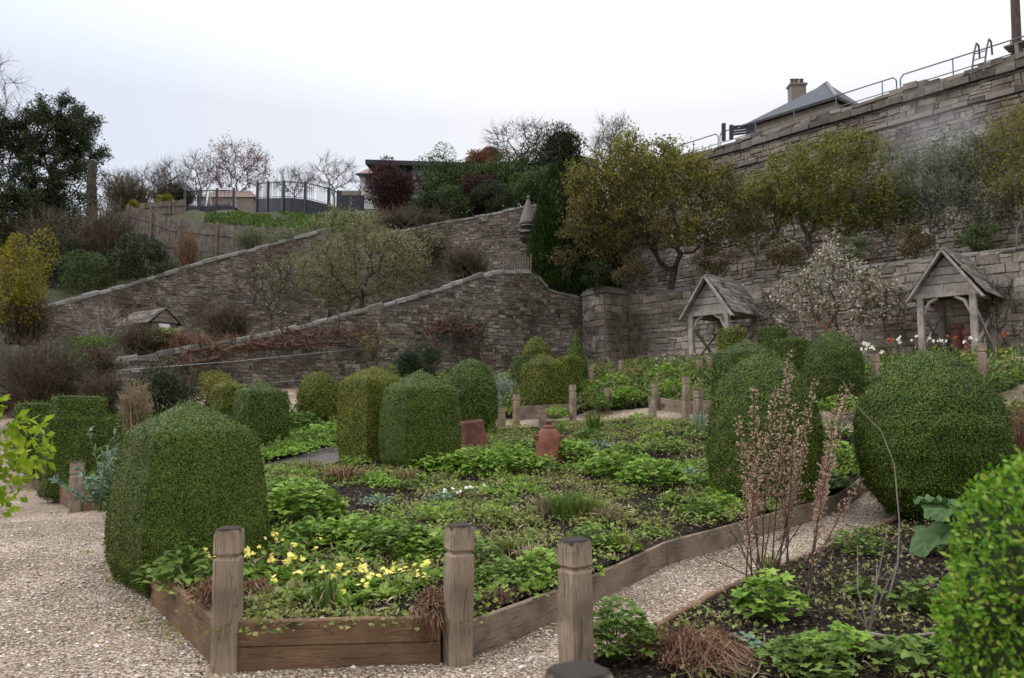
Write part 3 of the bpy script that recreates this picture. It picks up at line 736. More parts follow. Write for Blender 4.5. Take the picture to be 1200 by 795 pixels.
for z_, h_, pr, m_ in ((13.08, .26, .22, 'coping'), (12.25, .17, .14, 'rubble')):
    cb = MB(); u = 0
    while u < 30:
        ln = random.uniform(.5, .95); hh = h_ * random.uniform(.85, 1.1)
        a_, b_ = u + .01, min(u + ln, 30) - .01
        p_ = pr + random.uniform(-.03, .03); q_ = -.5
        zl, zh = z_ - hh / 2 + random.uniform(-.015, .015), z_ + hh / 2 + random.uniform(-.02, .02)
        cb.hexa([cpt(a_, p_, zl), cpt(b_, p_, zl), cpt(b_, q_, zl), cpt(a_, q_, zl), cpt(a_, p_ - .02, zh), cpt(b_, p_, zh), cpt(b_, q_, zh), cpt(a_, q_, zh)])
        u += ln
    cb.build('string_course', M[m_], T)
cb = MB(); u = 0
while u < 30:
    ln = random.uniform(.25, .6); base_ = 13.18
    top_ = 13.40 + .25 * float(vnoise(u * .6, 3.3, 5)) + (.12 if random.random() < .25 else 0) * random.random()
    for lay in range(2):
        zl, zh = base_ + (top_ - base_) * lay / 2, base_ + (top_ - base_) * (lay + 1) / 2
        o_ = random.uniform(-.04, .04)
        cb.hexa(np.array([cpt(u, .02 + o_, zl), cpt(u + ln, .02 + o_, zl), cpt(u + ln, -.6, zl), cpt(u, -.6, zl), cpt(u, .0 + o_, zh), cpt(u + ln, o_, zh), cpt(u + ln, -.6, zh), cpt(u, -.6, zh)]) + rng.uniform(-.025, .025, (8, 3)))
    u += ln
cb.build('parapet', M['rubble'], T)

# railing along the top of the great wall
T = thing('railing', 'thin two bar metal railing along the top of the great wall', 'railing', tuple(cpt(5.5, -.7, 13.2)))
zr = 14.36
for (u0, u1) in ((3.0, 6.3), (6.4, 14.55), (14.7, 24.0)):
    mb = MB(); z2 = zr
    pts = [cpt(u0, -.7, 13.3), cpt(u0, -.7, z2 - .15), cpt(u0 + .12, -.7, z2), cpt(u1 - .12, -.7, z2), cpt(u1, -.7, z2 - .15), cpt(u1, -.7, 13.3)]
    for a_, b_ in zip(pts[:-1], pts[1:]): mb.frusta([a_], [b_], .026, .026, 6)
    mb.frusta([cpt(u0, -.7, z2 - .5)], [cpt(u1, -.7, z2 - .5)], .02, .02, 6)
    mb.build('rail', M['rail_metal'], T)
    u = u0 + 1.9
    while u < u1 - .5:
        pb = MB(); pb.frusta([cpt(u, -.7, 13.3)], [cpt(u, -.7, z2)], .022, .022, 6); pb.build('baluster', M['rail_metal'], T); u += 1.9
# pole, bench-like slab and ladder at the top right
T = thing('pole', 'dark timber pole standing on the great wall at the top right', 'pole', tuple(P(1192, 50, 26.6)))
mb = MB(); b_ = P(1192, 60, 26.6); mb.frusta([b_], [P(1187, -60, 26.6)], .16, .14, 10); mb.build('shaft', M['bark'], T)
mb = MB(); mb.frusta([b_ - A(0, 0, .3)], [b_ + A(0, 0, .12)], .22, .2, 10); mb.build('collar', M['black_metal'], T)
T = thing('bench', 'dark slatted bench on top of the great wall beside the pole', 'bench', tuple(cpt(18.0, -.5, 13.7)))
for k in range(3):
    mb = MB(); mb.box(cpt(19.9, -.75 + .2 * k, 14.0 + .012 * k), (3.0, .16, .06), math.atan2(C_DIR[1], C_DIR[0])); mb.build('slat', M['fencewood'], T)
for k in (18.8, 20.9):
    mb = MB(); mb.box(cpt(k, -.5, 13.72), (.12, .5, .55), math.atan2(C_DIR[1], C_DIR[0])); mb.build('leg', M['fencewood'], T)
T = thing('ladder', 'short dark ladder top hooked over the wall edge beside the bench', 'ladder', tuple(cpt(17.0, .1, 13.1)))
for k in (17.55, 17.95):
    mb = MB(); mb.tube([cpt(k, .35, 13.1), cpt(k + .05, .1, 14.0), cpt(k + .07, -.1, 14.4), cpt(k + .07, -.3, 14.36), cpt(k + .07, -.35, 13.9)], .032, 6); mb.build('stile', M['black_metal'], T)
for k in range(4):
    mb = MB(); mb.frusta([cpt(17.57, .32 - .08 * k, 13.2 + .25 * k)], [cpt(17.97, .32 - .08 * k, 13.2 + .25 * k)], .018, .018, 6); mb.build('rung', M['black_metal'], T)

# sloping terraces and hillside ------------------------------------------------
def loft(name, rows, mat, n=60, amp=.25, sub=6):
    rows = [polyline(r, .1)[0][np.linspace(0, len(polyline(r, .1)[0]) - 1, n).astype(int)] for r in rows]
    out = []
    for a_, b_ in zip(rows[:-1], rows[1:]):
        for k in range(sub): out.append(a_ + (b_ - a_) * k / sub)
    out.append(rows[-1])
    V = np.array(out)
    V[1:-1, :, 2] += (fbm(V[1:-1, :, 0] * .8, V[1:-1, :, 1] * .8, 41) - .5) * amp * 2
    mb = MB(); mb.grid(V)
    return tag(mb.build(name, M[mat], smooth=True), kind='structure')

def off(p, dy, dz, dx=0.0): return (p[0] + dx, p[1] + dy, p[2] + dz)
LBall = LB[:-1] + [LB[-1]] + LB2
terr_front = [off(p, .25, -.5) for p in LA[:-2]] + [off(LA[-2], .25, -.2), (5.2, 30.0, 5.3)]
terr_back = [(p[0], p[1] - .3, max(3.0, 4.4 + .1 * p[0])) for p in LB] + [(-8, 37, 5.6), (-3.4, 37.6, 6.2), (4, 36.9, 6.6)]
loft('hillside', [[(-34, 20, 1.5)] + terr_front, [(-34, 29, 3.5)] + terr_back], 'hill', 80, .15)
td = [off(tuple(D0 + D_DIR * u), .12, -.12, .12) for u in (-1, 20)]
loft('hillside', [td, [tuple(cpt(1, .05, 6.3)), tuple(cpt(30, .05, 6.3))]], 'hill', 50, .2)
hb = [off(p, .2, -.25) for p in LBall]
loft('hillside', [[(-36, 28, 4.5)] + hb + [(8, 37, 10.4)],
                  [(-40, 36, 7.0), (-20, 38.3, 8.2), (-14, 37.6, 8.6), (-9.5, 38.2, 9.5), (-2, 41, 10.9), (12, 42, 11.3)],
                  [(-40, 40, 8.6), (-20, 41.8, 10.3), (-14, 40.0, 10.4), (-9.5, 40.3, 10.6), (-2, 42.8, 11.2), (12, 43.4, 11.5)],
                  [(-55, 52, 12.5), (-24, 48, 13.6), (-14, 47, 13.45), (-4, 49, 13.9), (20, 50, 13.6)],
                  [(-90, 80, 15), (-40, 75, 14.6), (-10, 70, 14.3), (25, 70, 13.4)],
                  [(-220, 300, 16), (-60, 300, 16), (0, 300, 16), (200, 300, 16)]], 'hill', 90, .5)
loft('hillside', [[tuple(cpt(0, -1.1, 12.9)), tuple(cpt(30, -1.1, 12.9))], [tuple(cpt(-5, -60, 14)), tuple(cpt(60, -60, 14))]], 'hill', 30, .2)

# ================================================================== VEGETATION BUILDERS
def sample_grid(V, n):
    a, b, c_, d = V[:-1, :-1], V[:-1, 1:], V[1:, 1:], V[1:, :-1]
    a, b, c_, d = (q.reshape(-1, 3) for q in (a, b, c_, d))
    nr = np.cross(c_ - a, d - b); ar = np.linalg.norm(nr, axis=1)
    i = rng.choice(len(a), n, p=ar / ar.sum())
    u, v = rng.random((n, 1)), rng.random((n, 1))
    p = (a[i] * (1 - u) + b[i] * u) * (1 - v) + (d[i] * (1 - u) + c_[i] * u) * v
    return p, unit(nr[i])

DOME = [(0, .80), (.08, .92), (.3, 1.0), (.5, .98), (.68, .88), (.82, .70), (.91, .50), (.97, .26), (1, 0)]
BALL = [(0, .45), (.06, .64), (.2, .90), (.4, 1.0), (.55, .99), (.7, .90), (.83, .70), (.92, .48), (.98, .24), (1, 0)]
PYRA = [(0, .82), (.06, .93), (.3, 1.0), (.6, .98), (.82, .90), (.845, .86), (.93, .42), (1, .02)]
BIGPYRA = [(0, .84), (.12, .97), (.27, 1.0), (.5, .955), (.80, .82), (.83, .785), (.92, .40), (1, .01)]
BLOCK = [(0, .94), (.05, 1.0), (.5, 1.0), (.93, .97), (.97, .94), (.985, .6), (1, 0)]
ROUNDPYRA = [(0, .86), (.08, .96), (.3, 1.0), (.6, .97), (.785, .90), (.812, .86), (.90, .46), (1, .01)]
CONE = [(0, .9), (.05, 1), (.3, .86), (.6, .55), (.85, .2), (1, 0)]
TIER = [(0, .95), (.04, 1.0), (.40, 1.0), (.775, .97), (.785, .95), (.79, .80), (.82, .79), (.96, .77), (.985, .74), (.995, .5), (1, 0)]
WEDGE = [(0, .85), (.06, .95), (.3, 1.0), (.6, 1.0), (.8, .98), (.86, .92), (.95, .42), (1, .05)]

def topiary(label, base, w, d, h, prof, expo=2.0, rot=0.0, leaf=.03, n=14000, mat='box', group=None, bump=.03, name='topiary', skew=(0, 0), shag=0.0):
    base = np.asarray(base, float)
    nt, nth = 84, 129
    t = np.linspace(0, 1, nt); t = 1 - (1 - t) ** 1.25
    rr = np.interp(t, [q[0] for q in prof], [q[1] for q in prof])
    th = np.linspace(0, 2 * np.pi, nth)
    ct, st_ = np.cos(th), np.sin(th)
    rad = (np.abs(ct) ** expo + np.abs(st_) ** expo) ** (-1 / expo) if expo < 9 else 1 / np.maximum(np.abs(ct), np.abs(st_))
    x = np.outer(rr, rad * ct) * w / 2 + np.outer(t, np.full(nth, skew[0])); y = np.outer(rr, rad * st_) * d / 2 + np.outer(t, np.full(nth, skew[1]))
    z = np.outer(t, np.ones(nth)) * h
    k = random.uniform(0, 50)
    bm = (fbm(x * 2.2 + k + z * .7, z * 2.2 + y * 1.9, int(k)) - .5) * bump * 2.2 + (vnoise(x * 7 + k, z * 7 + y * 6.1, 3) - .5) * bump * .9
    fac = 1 + bm / max(w / 2, .2)
    fac[:, -1] = fac[:, 0]
    x, y = x * fac, y * fac; z = z * (1 + bm * .35 / h)
    cr, sr = math.cos(rot), math.sin(rot)
    V = np.stack([x * cr - y * sr, x * sr + y * cr, z], -1) + base
    p, nn = sample_grid(V, n)
    cen = base + A(0, 0, h * .45)
    nn *= np.sign(np.sum(nn * (p - cen), 1, keepdims=True) + 1e-9)
    mb = MB()
    mb.slot = 0
    p = p + nn * rng.uniform(-.8, .2 if expo < 9 else .05, (n, 1)) * leaf
    tv = rdir(n); tv = unit(tv - nn * np.sum(tv * nn, 1, keepdims=True))
    dd = unit(tv + nn * rng.uniform(.0, (.45 if expo < 9 else .25) + shag, (n, 1)) + A(0, 0, shag))
    nl = unit(nn + rdir(n) * ((.36 if expo < 9 else .22) + shag))
    if shag: p = p + nn * rng.normal(0, shag * leaf, (n, 1))
    mb.inst(*DIAMOND, p, dd, nl, leaf * rng.uniform(.7, 1.25, n), leaf * .62)
    ns = n // (28 if expo < 9 else 70)                                   # stray new shoots break the clipped outline
    q, qn = sample_grid(V, ns); qn *= np.sign(np.sum(qn * (q - cen), 1, keepdims=True) + 1e-9)
    mb.inst(*DIAMOND, q + qn * leaf * .5, unit(qn + rdir(ns) * .5), rdir(ns), leaf * rng.uniform(1.2, 2.0, ns), leaf * .55)
    mb.slot = 1
    cV = (V - cen) * (1 - .9 * leaf / max(.25, min(w, d) / 2)) + cen
    mb.grid(cV)
    o = mb.build(name, [M[mat], M['box_core']], loc=base)
    return tag(o, label, 'topiary', group)

def colonize(base, top, attr, step, kill, infl, maxit=70, wob=.25, ntr=None):
    base, top = np.asarray(base, float), np.asarray(top, float)
    k = ntr or max(3, int(np.linalg.norm(top - base) / step))
    tr = np.linspace(0, 1, k)[:, None] * (top - base) + base
    tr[1:-1] += rng.normal(0, step * .12, (k - 2, 3)) * A(1, 1, .3)
    pos = [p for p in tr]; par = [-1] + list(range(k - 1))
    attr = np.array(attr)
    for it in range(maxit):
        if len(attr) == 0: break
        Q = np.array(pos)
        D = np.linalg.norm(attr[:, None] - Q[None], axis=2)
        near = D.argmin(1); dm = D[np.arange(len(attr)), near]
        act = dm < infl
        if not act.any():
            act = dm < dm.min() * 1.2
        grew = False
        for nidx in np.unique(near[act]):
            sel = act & (near == nidx)
            v = unit(unit(attr[sel] - Q[nidx]).mean(0) + rng.normal(0, wob, 3))
            pnew = Q[nidx] + v * step
            if np.min(np.linalg.norm(Q - pnew, axis=1)) < step * .35: continue
            pos.append(pnew); par.append(int(nidx)); grew = True
        Q = np.array(pos)
        D = np.linalg.norm(attr[:, None] - Q[None], axis=2).min(1)
        attr = attr[D > kill]
        if not grew: break
    pos = np.array(pos); par = np.array(par)
    tips = np.zeros(len(pos)); ch = np.bincount(par[par >= 0], minlength=len(pos))
    tips[ch == 0] = 1
    for i in range(len(pos) - 1, 0, -1): tips[par[i]] += tips[i]
    return pos, par, tips, ch == 0

def ell_points(c, r, n, hollow=.0, lobes=0):
    """points in an uneven ellipsoid; lobes > 0 gathers them in clumps"""
    c, r = np.asarray(c, float), np.asarray(r, float)
    if lobes:
        lc = rdir(lobes) * rng.uniform(.45, .85, (lobes, 1))
        lr = rng.uniform(.26, .48, lobes)
        i = rng.integers(0, lobes, n)
        q = rdir(n) * (rng.random((n, 1)) ** (1 / 2.2)) * lr[i][:, None] + lc[i]
    else:
        q = rdir(n) * rng.uniform(hollow, 1, (n, 1)) ** (1 / 2.0)
    return c + q * r

def tree(name, label, base, trunk_top, cc, cr, na, step, rtip, bark, leaf=None, nleaf=0, lsize=.08, spread=.18, group=None, cat='tree', kill=None, lobes=0, twigs=0, twl=.3, hollow=.3, tmpl=DIAMOND, pipe=2.2, wob=.25, drop=0.0, leaf2=None, asp=.5, flat=None, extra=None, otip=4):
    base = np.asarray(base, float)
    att = ell_points(cc, cr, na, hollow, lobes)
    if extra is not None: att = np.concatenate([att, extra])
    if flat is not None:
        c0, nv, amt = flat
        dd = (att - c0) @ nv
        att = att - nv * (dd * (1 - amt))[:, None]
    pos, par, tips, term = colonize(base, trunk_top, att, step, kill or step * 1.3, step * 7, wob=wob)
    T = thing(name, label, cat, base, group)
    r = rtip * tips ** (1 / pipe)
    i = np.arange(1, len(pos)); pr = par[1:]
    thick = r[i] > rtip * 2.2
    mb = MB(); mb.frusta(pos[pr], pos[i], np.minimum(r[pr], r[i] * 1.6), r[i], 6)
    mb.build('trunk', M[bark], T, smooth=True)
    outer = np.where(tips <= otip)[0]
    if twigs:
        j = rng.choice(outer, twigs); t0 = pos[j]
        dv = unit(unit(pos[j] - pos[par[j]]) + rdir(twigs) * .8 + A(0, 0, .25 - drop))
        mid = t0 + dv * twl * .5 * rng.uniform(.5, 1.2, (twigs, 1)); end = mid + unit(dv + rdir(twigs) * .5) * twl * .5
        mb = MB(); mb.frusta(t0, mid, rtip * .75, rtip * .55, 3); mb.frusta(mid, end, rtip * .55, rtip * .3, 3)
        mb.build('twigs', M[bark], T)
    if nleaf:
        j = rng.choice(outer, nleaf)
        clump = rng.normal(0, spread, (nleaf, 3)) * A(1, 1, .7)
        p = pos[j] + clump + A(0, 0, spread * .3)
        if twigs >= 200 and nleaf > 1500:          # most leaves sit in sprays along the twigs
            m_ = rng.random(nleaf) < .8; k_ = rng.integers(0, twigs, nleaf); u_ = rng.uniform(.15, 1.12, (nleaf, 1))
            q_ = np.where(u_ < .5, t0[k_] + (mid - t0)[k_] * u_ * 2, mid[k_] + (end - mid)[k_] * (u_ * 2 - 1)) + rng.normal(0, lsize * .75, (nleaf, 3))
            p = np.where(m_[:, None], q_, p)
        mb = MB()
        if leaf2:
            hz = (p[:, 2] - (cc[2] - cr[2])) / (2 * cr[2]); side = rng.random(nleaf) < np.clip(1.0 - hz * 1.2 + (fbm(p[:, 0] * .8, p[:, 2] * .8, 13) - .5) * 1.1, .02, .98)
            for k, s_ in ((0, ~side), (1, side)):
                mb.slot = k; q = p[s_]; m_ = len(q)
                mb.inst(*tmpl, q, rdir(m_, .3), rdir(m_, 1.0), lsize * rng.uniform(.6, 1.3, m_), lsize * asp)
            mb.build('crown', [M[leaf], M[leaf2]], T)
        else:
            mb.inst(*tmpl, p, rdir(nleaf, .3 - drop), rdir(nleaf, 1.0), lsize * rng.uniform(.6, 1.3, nleaf), lsize * asp)
            mb.build('crown', M[leaf], T)
    return T

def bush(name, label, base, c, r, n, lsize, mat, lobes=14, cat='shrub', group=None, asp=.5, up=.2, stems=10, bark='bark', core=True, trunk_r=.02, trans_up=1.0):
    base = np.asarray(base, float); c, r = np.asarray(c, float), np.asarray(r, float)
    T = thing(name, label, cat, base, group)
    lc = rdir(lobes) * rng.uniform(.35, .78, (lobes, 1)); lr = rng.uniform(.24, .46, lobes)
    i = rng.integers(0, lobes, n)
    q = rdir(n); q = q * (1 - np.abs(rng.normal(0, .22, (n, 1)))) * lr[i][:, None] + lc[i]
    p = c + q * r
    mb = MB(); mb.slot = 0
    out = unit(q / np.maximum(r, .05))
    mb.inst(*DIAMOND, p, unit(out * .6 + rdir(n) + A(0, 0, up)), unit(out + rdir(n) * .8 + A(0, 0, .4)), lsize * rng.uniform(.6, 1.35, n), lsize * asp)
    mb.build('foliage', M[mat], T)
    mb = MB()
    ends = c + lc * r * .9
    for k in range(min(stems, lobes)):
        m_ = (base + ends[k]) / 2 + rng.normal(0, .08, 3) * r
        mb.tube([base + rng.normal(0, .05, 3) * A(1, 1, 0), m_, ends[k]], [trunk_r * 1.6, trunk_r, trunk_r * .4], 5)
    # inner twigs
    k = max(30, n // 50); i = rng.integers(0, lobes, k); s0 = c + lc[i] * r; s1 = s0 + rdir(k, .3) * lr[i][:, None] * r
    mb.frusta(s0, s1, trunk_r * .5, trunk_r * .2, 3)
    mb.build('stems', M[bark], T)
    return T

def twig_shrub(name, label, base, c, r, n, mat='brown_twig', thick=.008, group=None, cat='shrub', levels=2, up=.5):
    base = np.asarray(base, float); c, r = np.asarray(c, float), np.asarray(r, float)
    e = c + rdir(n) * rng.uniform(.3, 1, (n, 1)) ** .6 * r
    e[:, 2] = np.maximum(e[:, 2], base[2] + .03)
    s0 = base + rng.normal(0, .22, (n, 3)) * A(r[0], r[1], 0)
    m_ = s0 + (e - s0) * .5 + A(0, 0, 1) * np.linalg.norm(e - s0, axis=1, keepdims=True) * .08 + rng.normal(0, .05, (n, 3)) * r
    mb = MB()
    mb.frusta(s0, m_, thick * 1.3, thick, 3); mb.frusta(m_, e, thick, thick * .45, 3)
    for lv in range(levels):
        k = n * 3; j = rng.integers(0, n, k); t = rng.uniform(.3, 1, (k, 1))
        a_ = m_[j] + (e[j] - m_[j]) * t; b_ = a_ + rdir(k, up) * r.mean() * rng.uniform(.12, .3, (k, 1))
        mb.frusta(a_, b_, thick * .55, thick * .25, 3)
    return tag(mb.build(name, M[mat], loc=base), label, cat, group)

def clump(name, label, base, rad, h, n, size, mat, tmpl=LOBED, group=None, cat='plant', stem='leaf_mid', asp=1.0, build=True, cup=.9):
    """leaves on arching stalks from one crown"""
    base = np.asarray(base, float)
    a = rng.uniform(0, 2 * np.pi, n); rr = np.sqrt(rng.random(n)) * rad
    hh = h * (1 - .65 * (rr / rad) ** 2) * rng.uniform(.55, 1.1, n)
    p = base + np.stack([np.cos(a) * rr, np.sin(a) * rr, hh], 1)
    outv = np.stack([np.cos(a), np.sin(a), rng.uniform(-.15, .55, n)], 1)
    mb = MB(); mb.slot = 0
    nrm = unit(A(0, 0, 1) + outv * .45 * A(1, 1, 0) + rdir(n) * (1 - cup + .25))
    L_ = size * rng.uniform(.55, 1.25, n)
    mb.inst(*tmpl, p - unit(outv) * (L_ * .4)[:, None], unit(outv + rdir(n) * .3), nrm, L_, L_ * asp)
    mb.slot = 1
    k = min(n, 60); s0 = base + (p[:k] - base) * A(.25, .25, 0); md = (s0 + p[:k]) / 2 + A(0, 0, h * .08)
    mb.frusta(s0, md, size * .035, size * .03, 3); mb.frusta(md, p[:k], size * .03, size * .025, 3)
    return tag(mb.build(name, [M[mat], M[stem]], loc=base), label, cat, group)

def tuft(name, label, base, rad, h, n, w, mat, group=None, cat='plant', arch=.5):
    base = np.asarray(base, float)
    a = rng.uniform(0, 2 * np.pi, n); r0 = np.sqrt(rng.random(n)) * rad * .5
    s = base + np.stack([np.cos(a) * r0, np.sin(a) * r0, np.zeros(n)], 1)
    hh = h * rng.uniform(.55, 1.1, n); out = np.stack([np.cos(a), np.sin(a), np.zeros(n)], 1) * (rad * rng.uniform(.1, 1, (n, 1)))
    m_ = s + out * .35 + A(0, 0, 1) * hh[:, None] * .65; e = s + out + A(0, 0, 1) * hh[:, None] * rng.uniform(1 - arch, 1, (n, 1))
    sd_ = unit(np.cross(out + A(.01, 0, 0), A(0, 0, 1) + rdir(n) * .4)) * w / 2
    V = np.stack([s - sd_, s + sd_, m_ + sd_, m_ - sd_, e], 1)
    F4 = (np.array([[0, 1, 2, 3]])[None] + (np.arange(n) * 5)[:, None, None]).reshape(-1, 4)
    F3 = (np.array([[3, 2, 4]])[None] + (np.arange(n) * 5)[:, None, None]).reshape(-1, 3)
    mb = MB(); mb.add(V.reshape(-1, 3), F4)
    mb.f.append(F3); mb.m.append(np.zeros(len(F3), int))
    return tag(mb.build(name, M[mat], loc=base), label, cat, group)
#==OBJECTS==
# ================================================================== TIMBER EDGING AND POSTS
def post_mesh():
    mb = MB()
    def ring(hw, ch, z):
        q = [(hw, -hw + ch), (hw, hw - ch), (hw - ch, hw), (-hw + ch, hw), (-hw, hw - ch), (-hw, -hw + ch), (-hw + ch, -hw), (hw - ch, -hw)]
        return [(x, y, z) for x, y in q]
    w = .073
    prof = [(w * 1.02, .012, -.25), (w, .014, .0), (w * .99, .016, .40), (w * .98, .018, .618), (w * .84, .02, .630), (w * .80, .02, .636), (w * .84, .02, .642), (w * 1.02, .018, .656), (w * 1.02, .018, .74), (w * .98, .022, .782), (w * .88, .026, .797), (w * .62, .02, .803), (w * .2, .01, .804)]
    V = np.array([ring(*p) for p in prof]) + rng.normal(0, .0012, (len(prof), 8, 3))
    mb.rings(V, True)
    return mb
post0 = None
def timber_post(loc, rot, label, hs=1.0, lean=(0, 0), ws=1.0):
    global post0
    if post0 is None:
        o = post0 = post_mesh().build('timber_post', M['post'], loc=A(0, 0, 0))
    else:
        o = post0.copy(); COL.objects.link(o)
    o.location = tuple(float(v) for v in loc); o.rotation_euler = (lean[0], lean[1], rot); o.scale = (ws, ws, hs)
    tag(o, label, 'post', 'notched timber posts at the bed corners')
    return o
def vpost(px, ytop, Y, rot, label, ws=1.0):
    """post whose top shows at ytop and whose foot is on the ground"""
    g = at(px, Y); z = P(px, ytop, Y)[2]
    return timber_post(g, rot, label, (z - g[2]) / .804, (rng.normal(0, .012), rng.normal(0, .012)), ws)

g = P(270, 773, 1); k = None
timber_post(A(-1.65, 4.66, 0), R(4), 'oak post at the left front corner of the nearest bed by the yellow primroses', 1.0, (0, R(-.6)), 1.0)
timber_post(A(-.325, 4.78, 0), R(24), 'tall oak post with dark wet top at the right front corner of the primrose bed', 1.0, (0, R(.8)), 1.04)
timber_post(A(.354, 4.42, 0), R(40), 'oak post in front of the green mound beside the path between the beds', .97, (0, R(-.8)), 1.05)
timber_post(A(.175, 2.13, 0), R(30), 'nearest post of all, only its dark rounded top showing at the bottom edge', P(672, 781, 2.13)[2] / .804, (0, 0), 1.05)
timber_post(A(-5.59, 10.17, 0), R(8), 'oak post in front of the stepped box hedge on the left', 1.0, (0, R(-1)), .95)
timber_post(A(-9.2, 15.1, 0), R(20), 'narrow oak post at the far left path edge beside the stepped hedges', 1.0, (0, 0), .95)
for q in [(564, 477, 17.0, 'short grey post between the tilted brown pot and the domed box'), (588, 477, 18.0, 'grey post just right of the tilted brown pot'),
          (605, 461, 19.0, 'taller grey post in front of the domed pyramid box'), (636, 478, 17.4, 'dark topped grey post behind the lidded terracotta forcer'),
          (671, 450, 19.8, 'tall pale post at the right corner of the domed pyramid box'), (711, 454, 20.6, 'slim grey post alone among the green clumps of the far bed'),
          (767, 448, 19.6, 'slim grey post left of the pale gravel bend'), (764, 478, 17.6, 'low dark post at the near edge of the pale gravel bend'),
          (803, 440, 18.0, 'tall leaning grey post beside the pale gravel bend'), (817, 456, 15.6, 'stout dark post close to the left side of the big box dome'),
          (692, 428, 23.2, 'pale post at the foot of the stone pier'), (728, 422, 25.0, 'small stepped grey post against the pier base'),
          (787, 420, 24.2, 'pale post near the white daffodils by the wall'), (796, 422, 24.6, 'second pale post near the white daffodils, behind the first'),
          (820, 421, 22.6, 'grey post in front of the left shelter, left one of a close pair'), (832, 417, 22.6, 'grey post in front of the left shelter, right one of a close pair'),
          (1026, 413, 16.4, 'lilac grey post between the two right hand box balls'), (690, 427, 24.0, 'low grey post by the cone shaped box'),
          (1152, 400, 15.6, 'dark grey post in front of the right shelter among tulips')]:
    vpost(q[0], q[1], q[2], R(rng.uniform(20, 50)), q[3], 1.0)

def edging(label, pts, lift_lo, lift_hi, mat, nrow=2, th=.045, split=2.4, name='bed_edging'):
    """boards on edge along the bed outline; every board is a part"""
    T = thing(name, label, 'bed edging', (pts[0][0], pts[0][1], float(gz(*pts[0][:2]))))
    for a_, b_ in zip(pts[:-1], pts[1:]):
        a_, b_ = A(*a_[:2]), A(*b_[:2]); ln = np.linalg.norm(b_ - a_); k = max(1, round(ln / split))
        d = (b_ - a_) / ln; nv = A(-d[1], d[0])
        for i in range(k):
            p, q = a_ + d * (ln * i / k + .004), a_ + d * (ln * (i + 1) / k - .004)
            for r_ in range(nrow):
                mb = MB(); m_ = 8
                t = np.linspace(0, 1, m_)[:, None]; xy = p + (q - p) * t
                g = gz(xy[:, 0], xy[:, 1])
                hh = (lift_hi - lift_lo) / nrow
                z0 = g + lift_lo + r_ * hh + .003; z1 = g + lift_lo + (r_ + 1) * hh - .003
                o1 = th / 2 + (.004 if r_ else 0) + rng.normal(0, .002); wv = rng.normal(0, .002, m_)
                ch = .008
                sec = [(-o1, z0), (o1, z0), (o1, z1 - ch), (o1 - ch, z1), (-o1 + ch, z1), (-o1, z1 - ch)]
                V = np.stack([np.column_stack([xy[:, 0] + nv[0] * (o + wv), xy[:, 1] + nv[1] * (o + wv), z]) for o, z in [(s_[0], s_[1]) for s_ in sec]], 1)
                mb.rings(V, True); mb.build('plank', M[mat], T)
    return T
edging('low brown oak board edging of the big middle bed in front of the primroses', [MID[-1], (-1.72, 4.70)], -.02, .27, 'plank', 2)
edging('short two board oak front of the middle bed between its two corner posts', [(-1.62, 4.655), (-.42, 4.775)], -.02, .27, 'plank', 2, split=3)
edging('long oak edging along the gravel path on the right side of the middle bed', [(-.26, 4.87), MID[2], MID[3], MID[4], MID[5]], -.02, .215, 'plank_old', 1, split=2.2)
edging('thin dark board edging of the right hand soil bed', [RIGHT[0], (.33, 4.3)], -.02, .10, 'plank', 1)
edging('thin dark board along the path side of the right hand soil bed', [(.42, 4.52), RIGHT[2], RIGHT[3], RIGHT[4]], -.02, .085, 'plank', 1, split=1.6)
edging('oak edging of the left bed running away along the gravel path', [(-5.66, 10.27), (-9.15, 15.05)], -.02, .26, 'plank', 2, split=2)
edging('short oak board front of the left bed beside its corner post', [(-5.5, 10.18), (-4.75, 10.2)], -.02, .26, 'plank', 2)
edging('grey boards holding the far bed under the domed pyramid box', [BACK[0], BACK[1]], -.02, .36, 'plank_old', 2, split=1.0)
edging('grey boards at the right hand far bed beside the pale gravel bend', [BACK_RIGHT[1], BACK_RIGHT[2], BACK_RIGHT[3], BACK_RIGHT[4]], -.02, .3, 'plank_old', 2, split=1.6)

# ================================================================== TOPIARY
GT = 'clipped box topiary'
def topi(label, pl, pr, yt, yb, Y, prof, expo, rot=42, leaf=.03, n=12000, mat='box', dfac=1.0, bump=.03, skew=(0, 0), yt_z=None):
    px = (pl + pr) / 2; x = (px - CX) / FPX * Y
    wpx = (pr - pl) / FPX * Y
    # width seen of a rotated squarish plan
    a_ = R(rot) - math.atan2(-x, Y) * (1 if True else 0)
    az = math.cos(math.atan2(abs(x), Y)); wpx *= az
    if expo > 2.2:
        k = 2 ** (.5 - 1 / expo)
        ext = 1 + (k - 1) * abs(math.sin(2 * a_)) * 1.0
        ext = max(1.0, (abs(math.cos(a_)) + abs(math.sin(a_))) * 1.03 if expo >= 5 else (abs(math.cos(a_)) + abs(math.sin(a_))) * .86)
    else: ext = 1.0
    w = wpx / ext
    zt_ = P(px, yt, Y)[2]; zb_ = P(px, yb, Y - w * .35)[2]
    zb_ = min(zb_, float(gz(x, Y)) + .3)
    return topiary(label, (x, Y, zb_), w, w * dfac, zt_ - zb_, prof, expo, R(rot), leaf, n, mat, GT, bump, skew=skew)

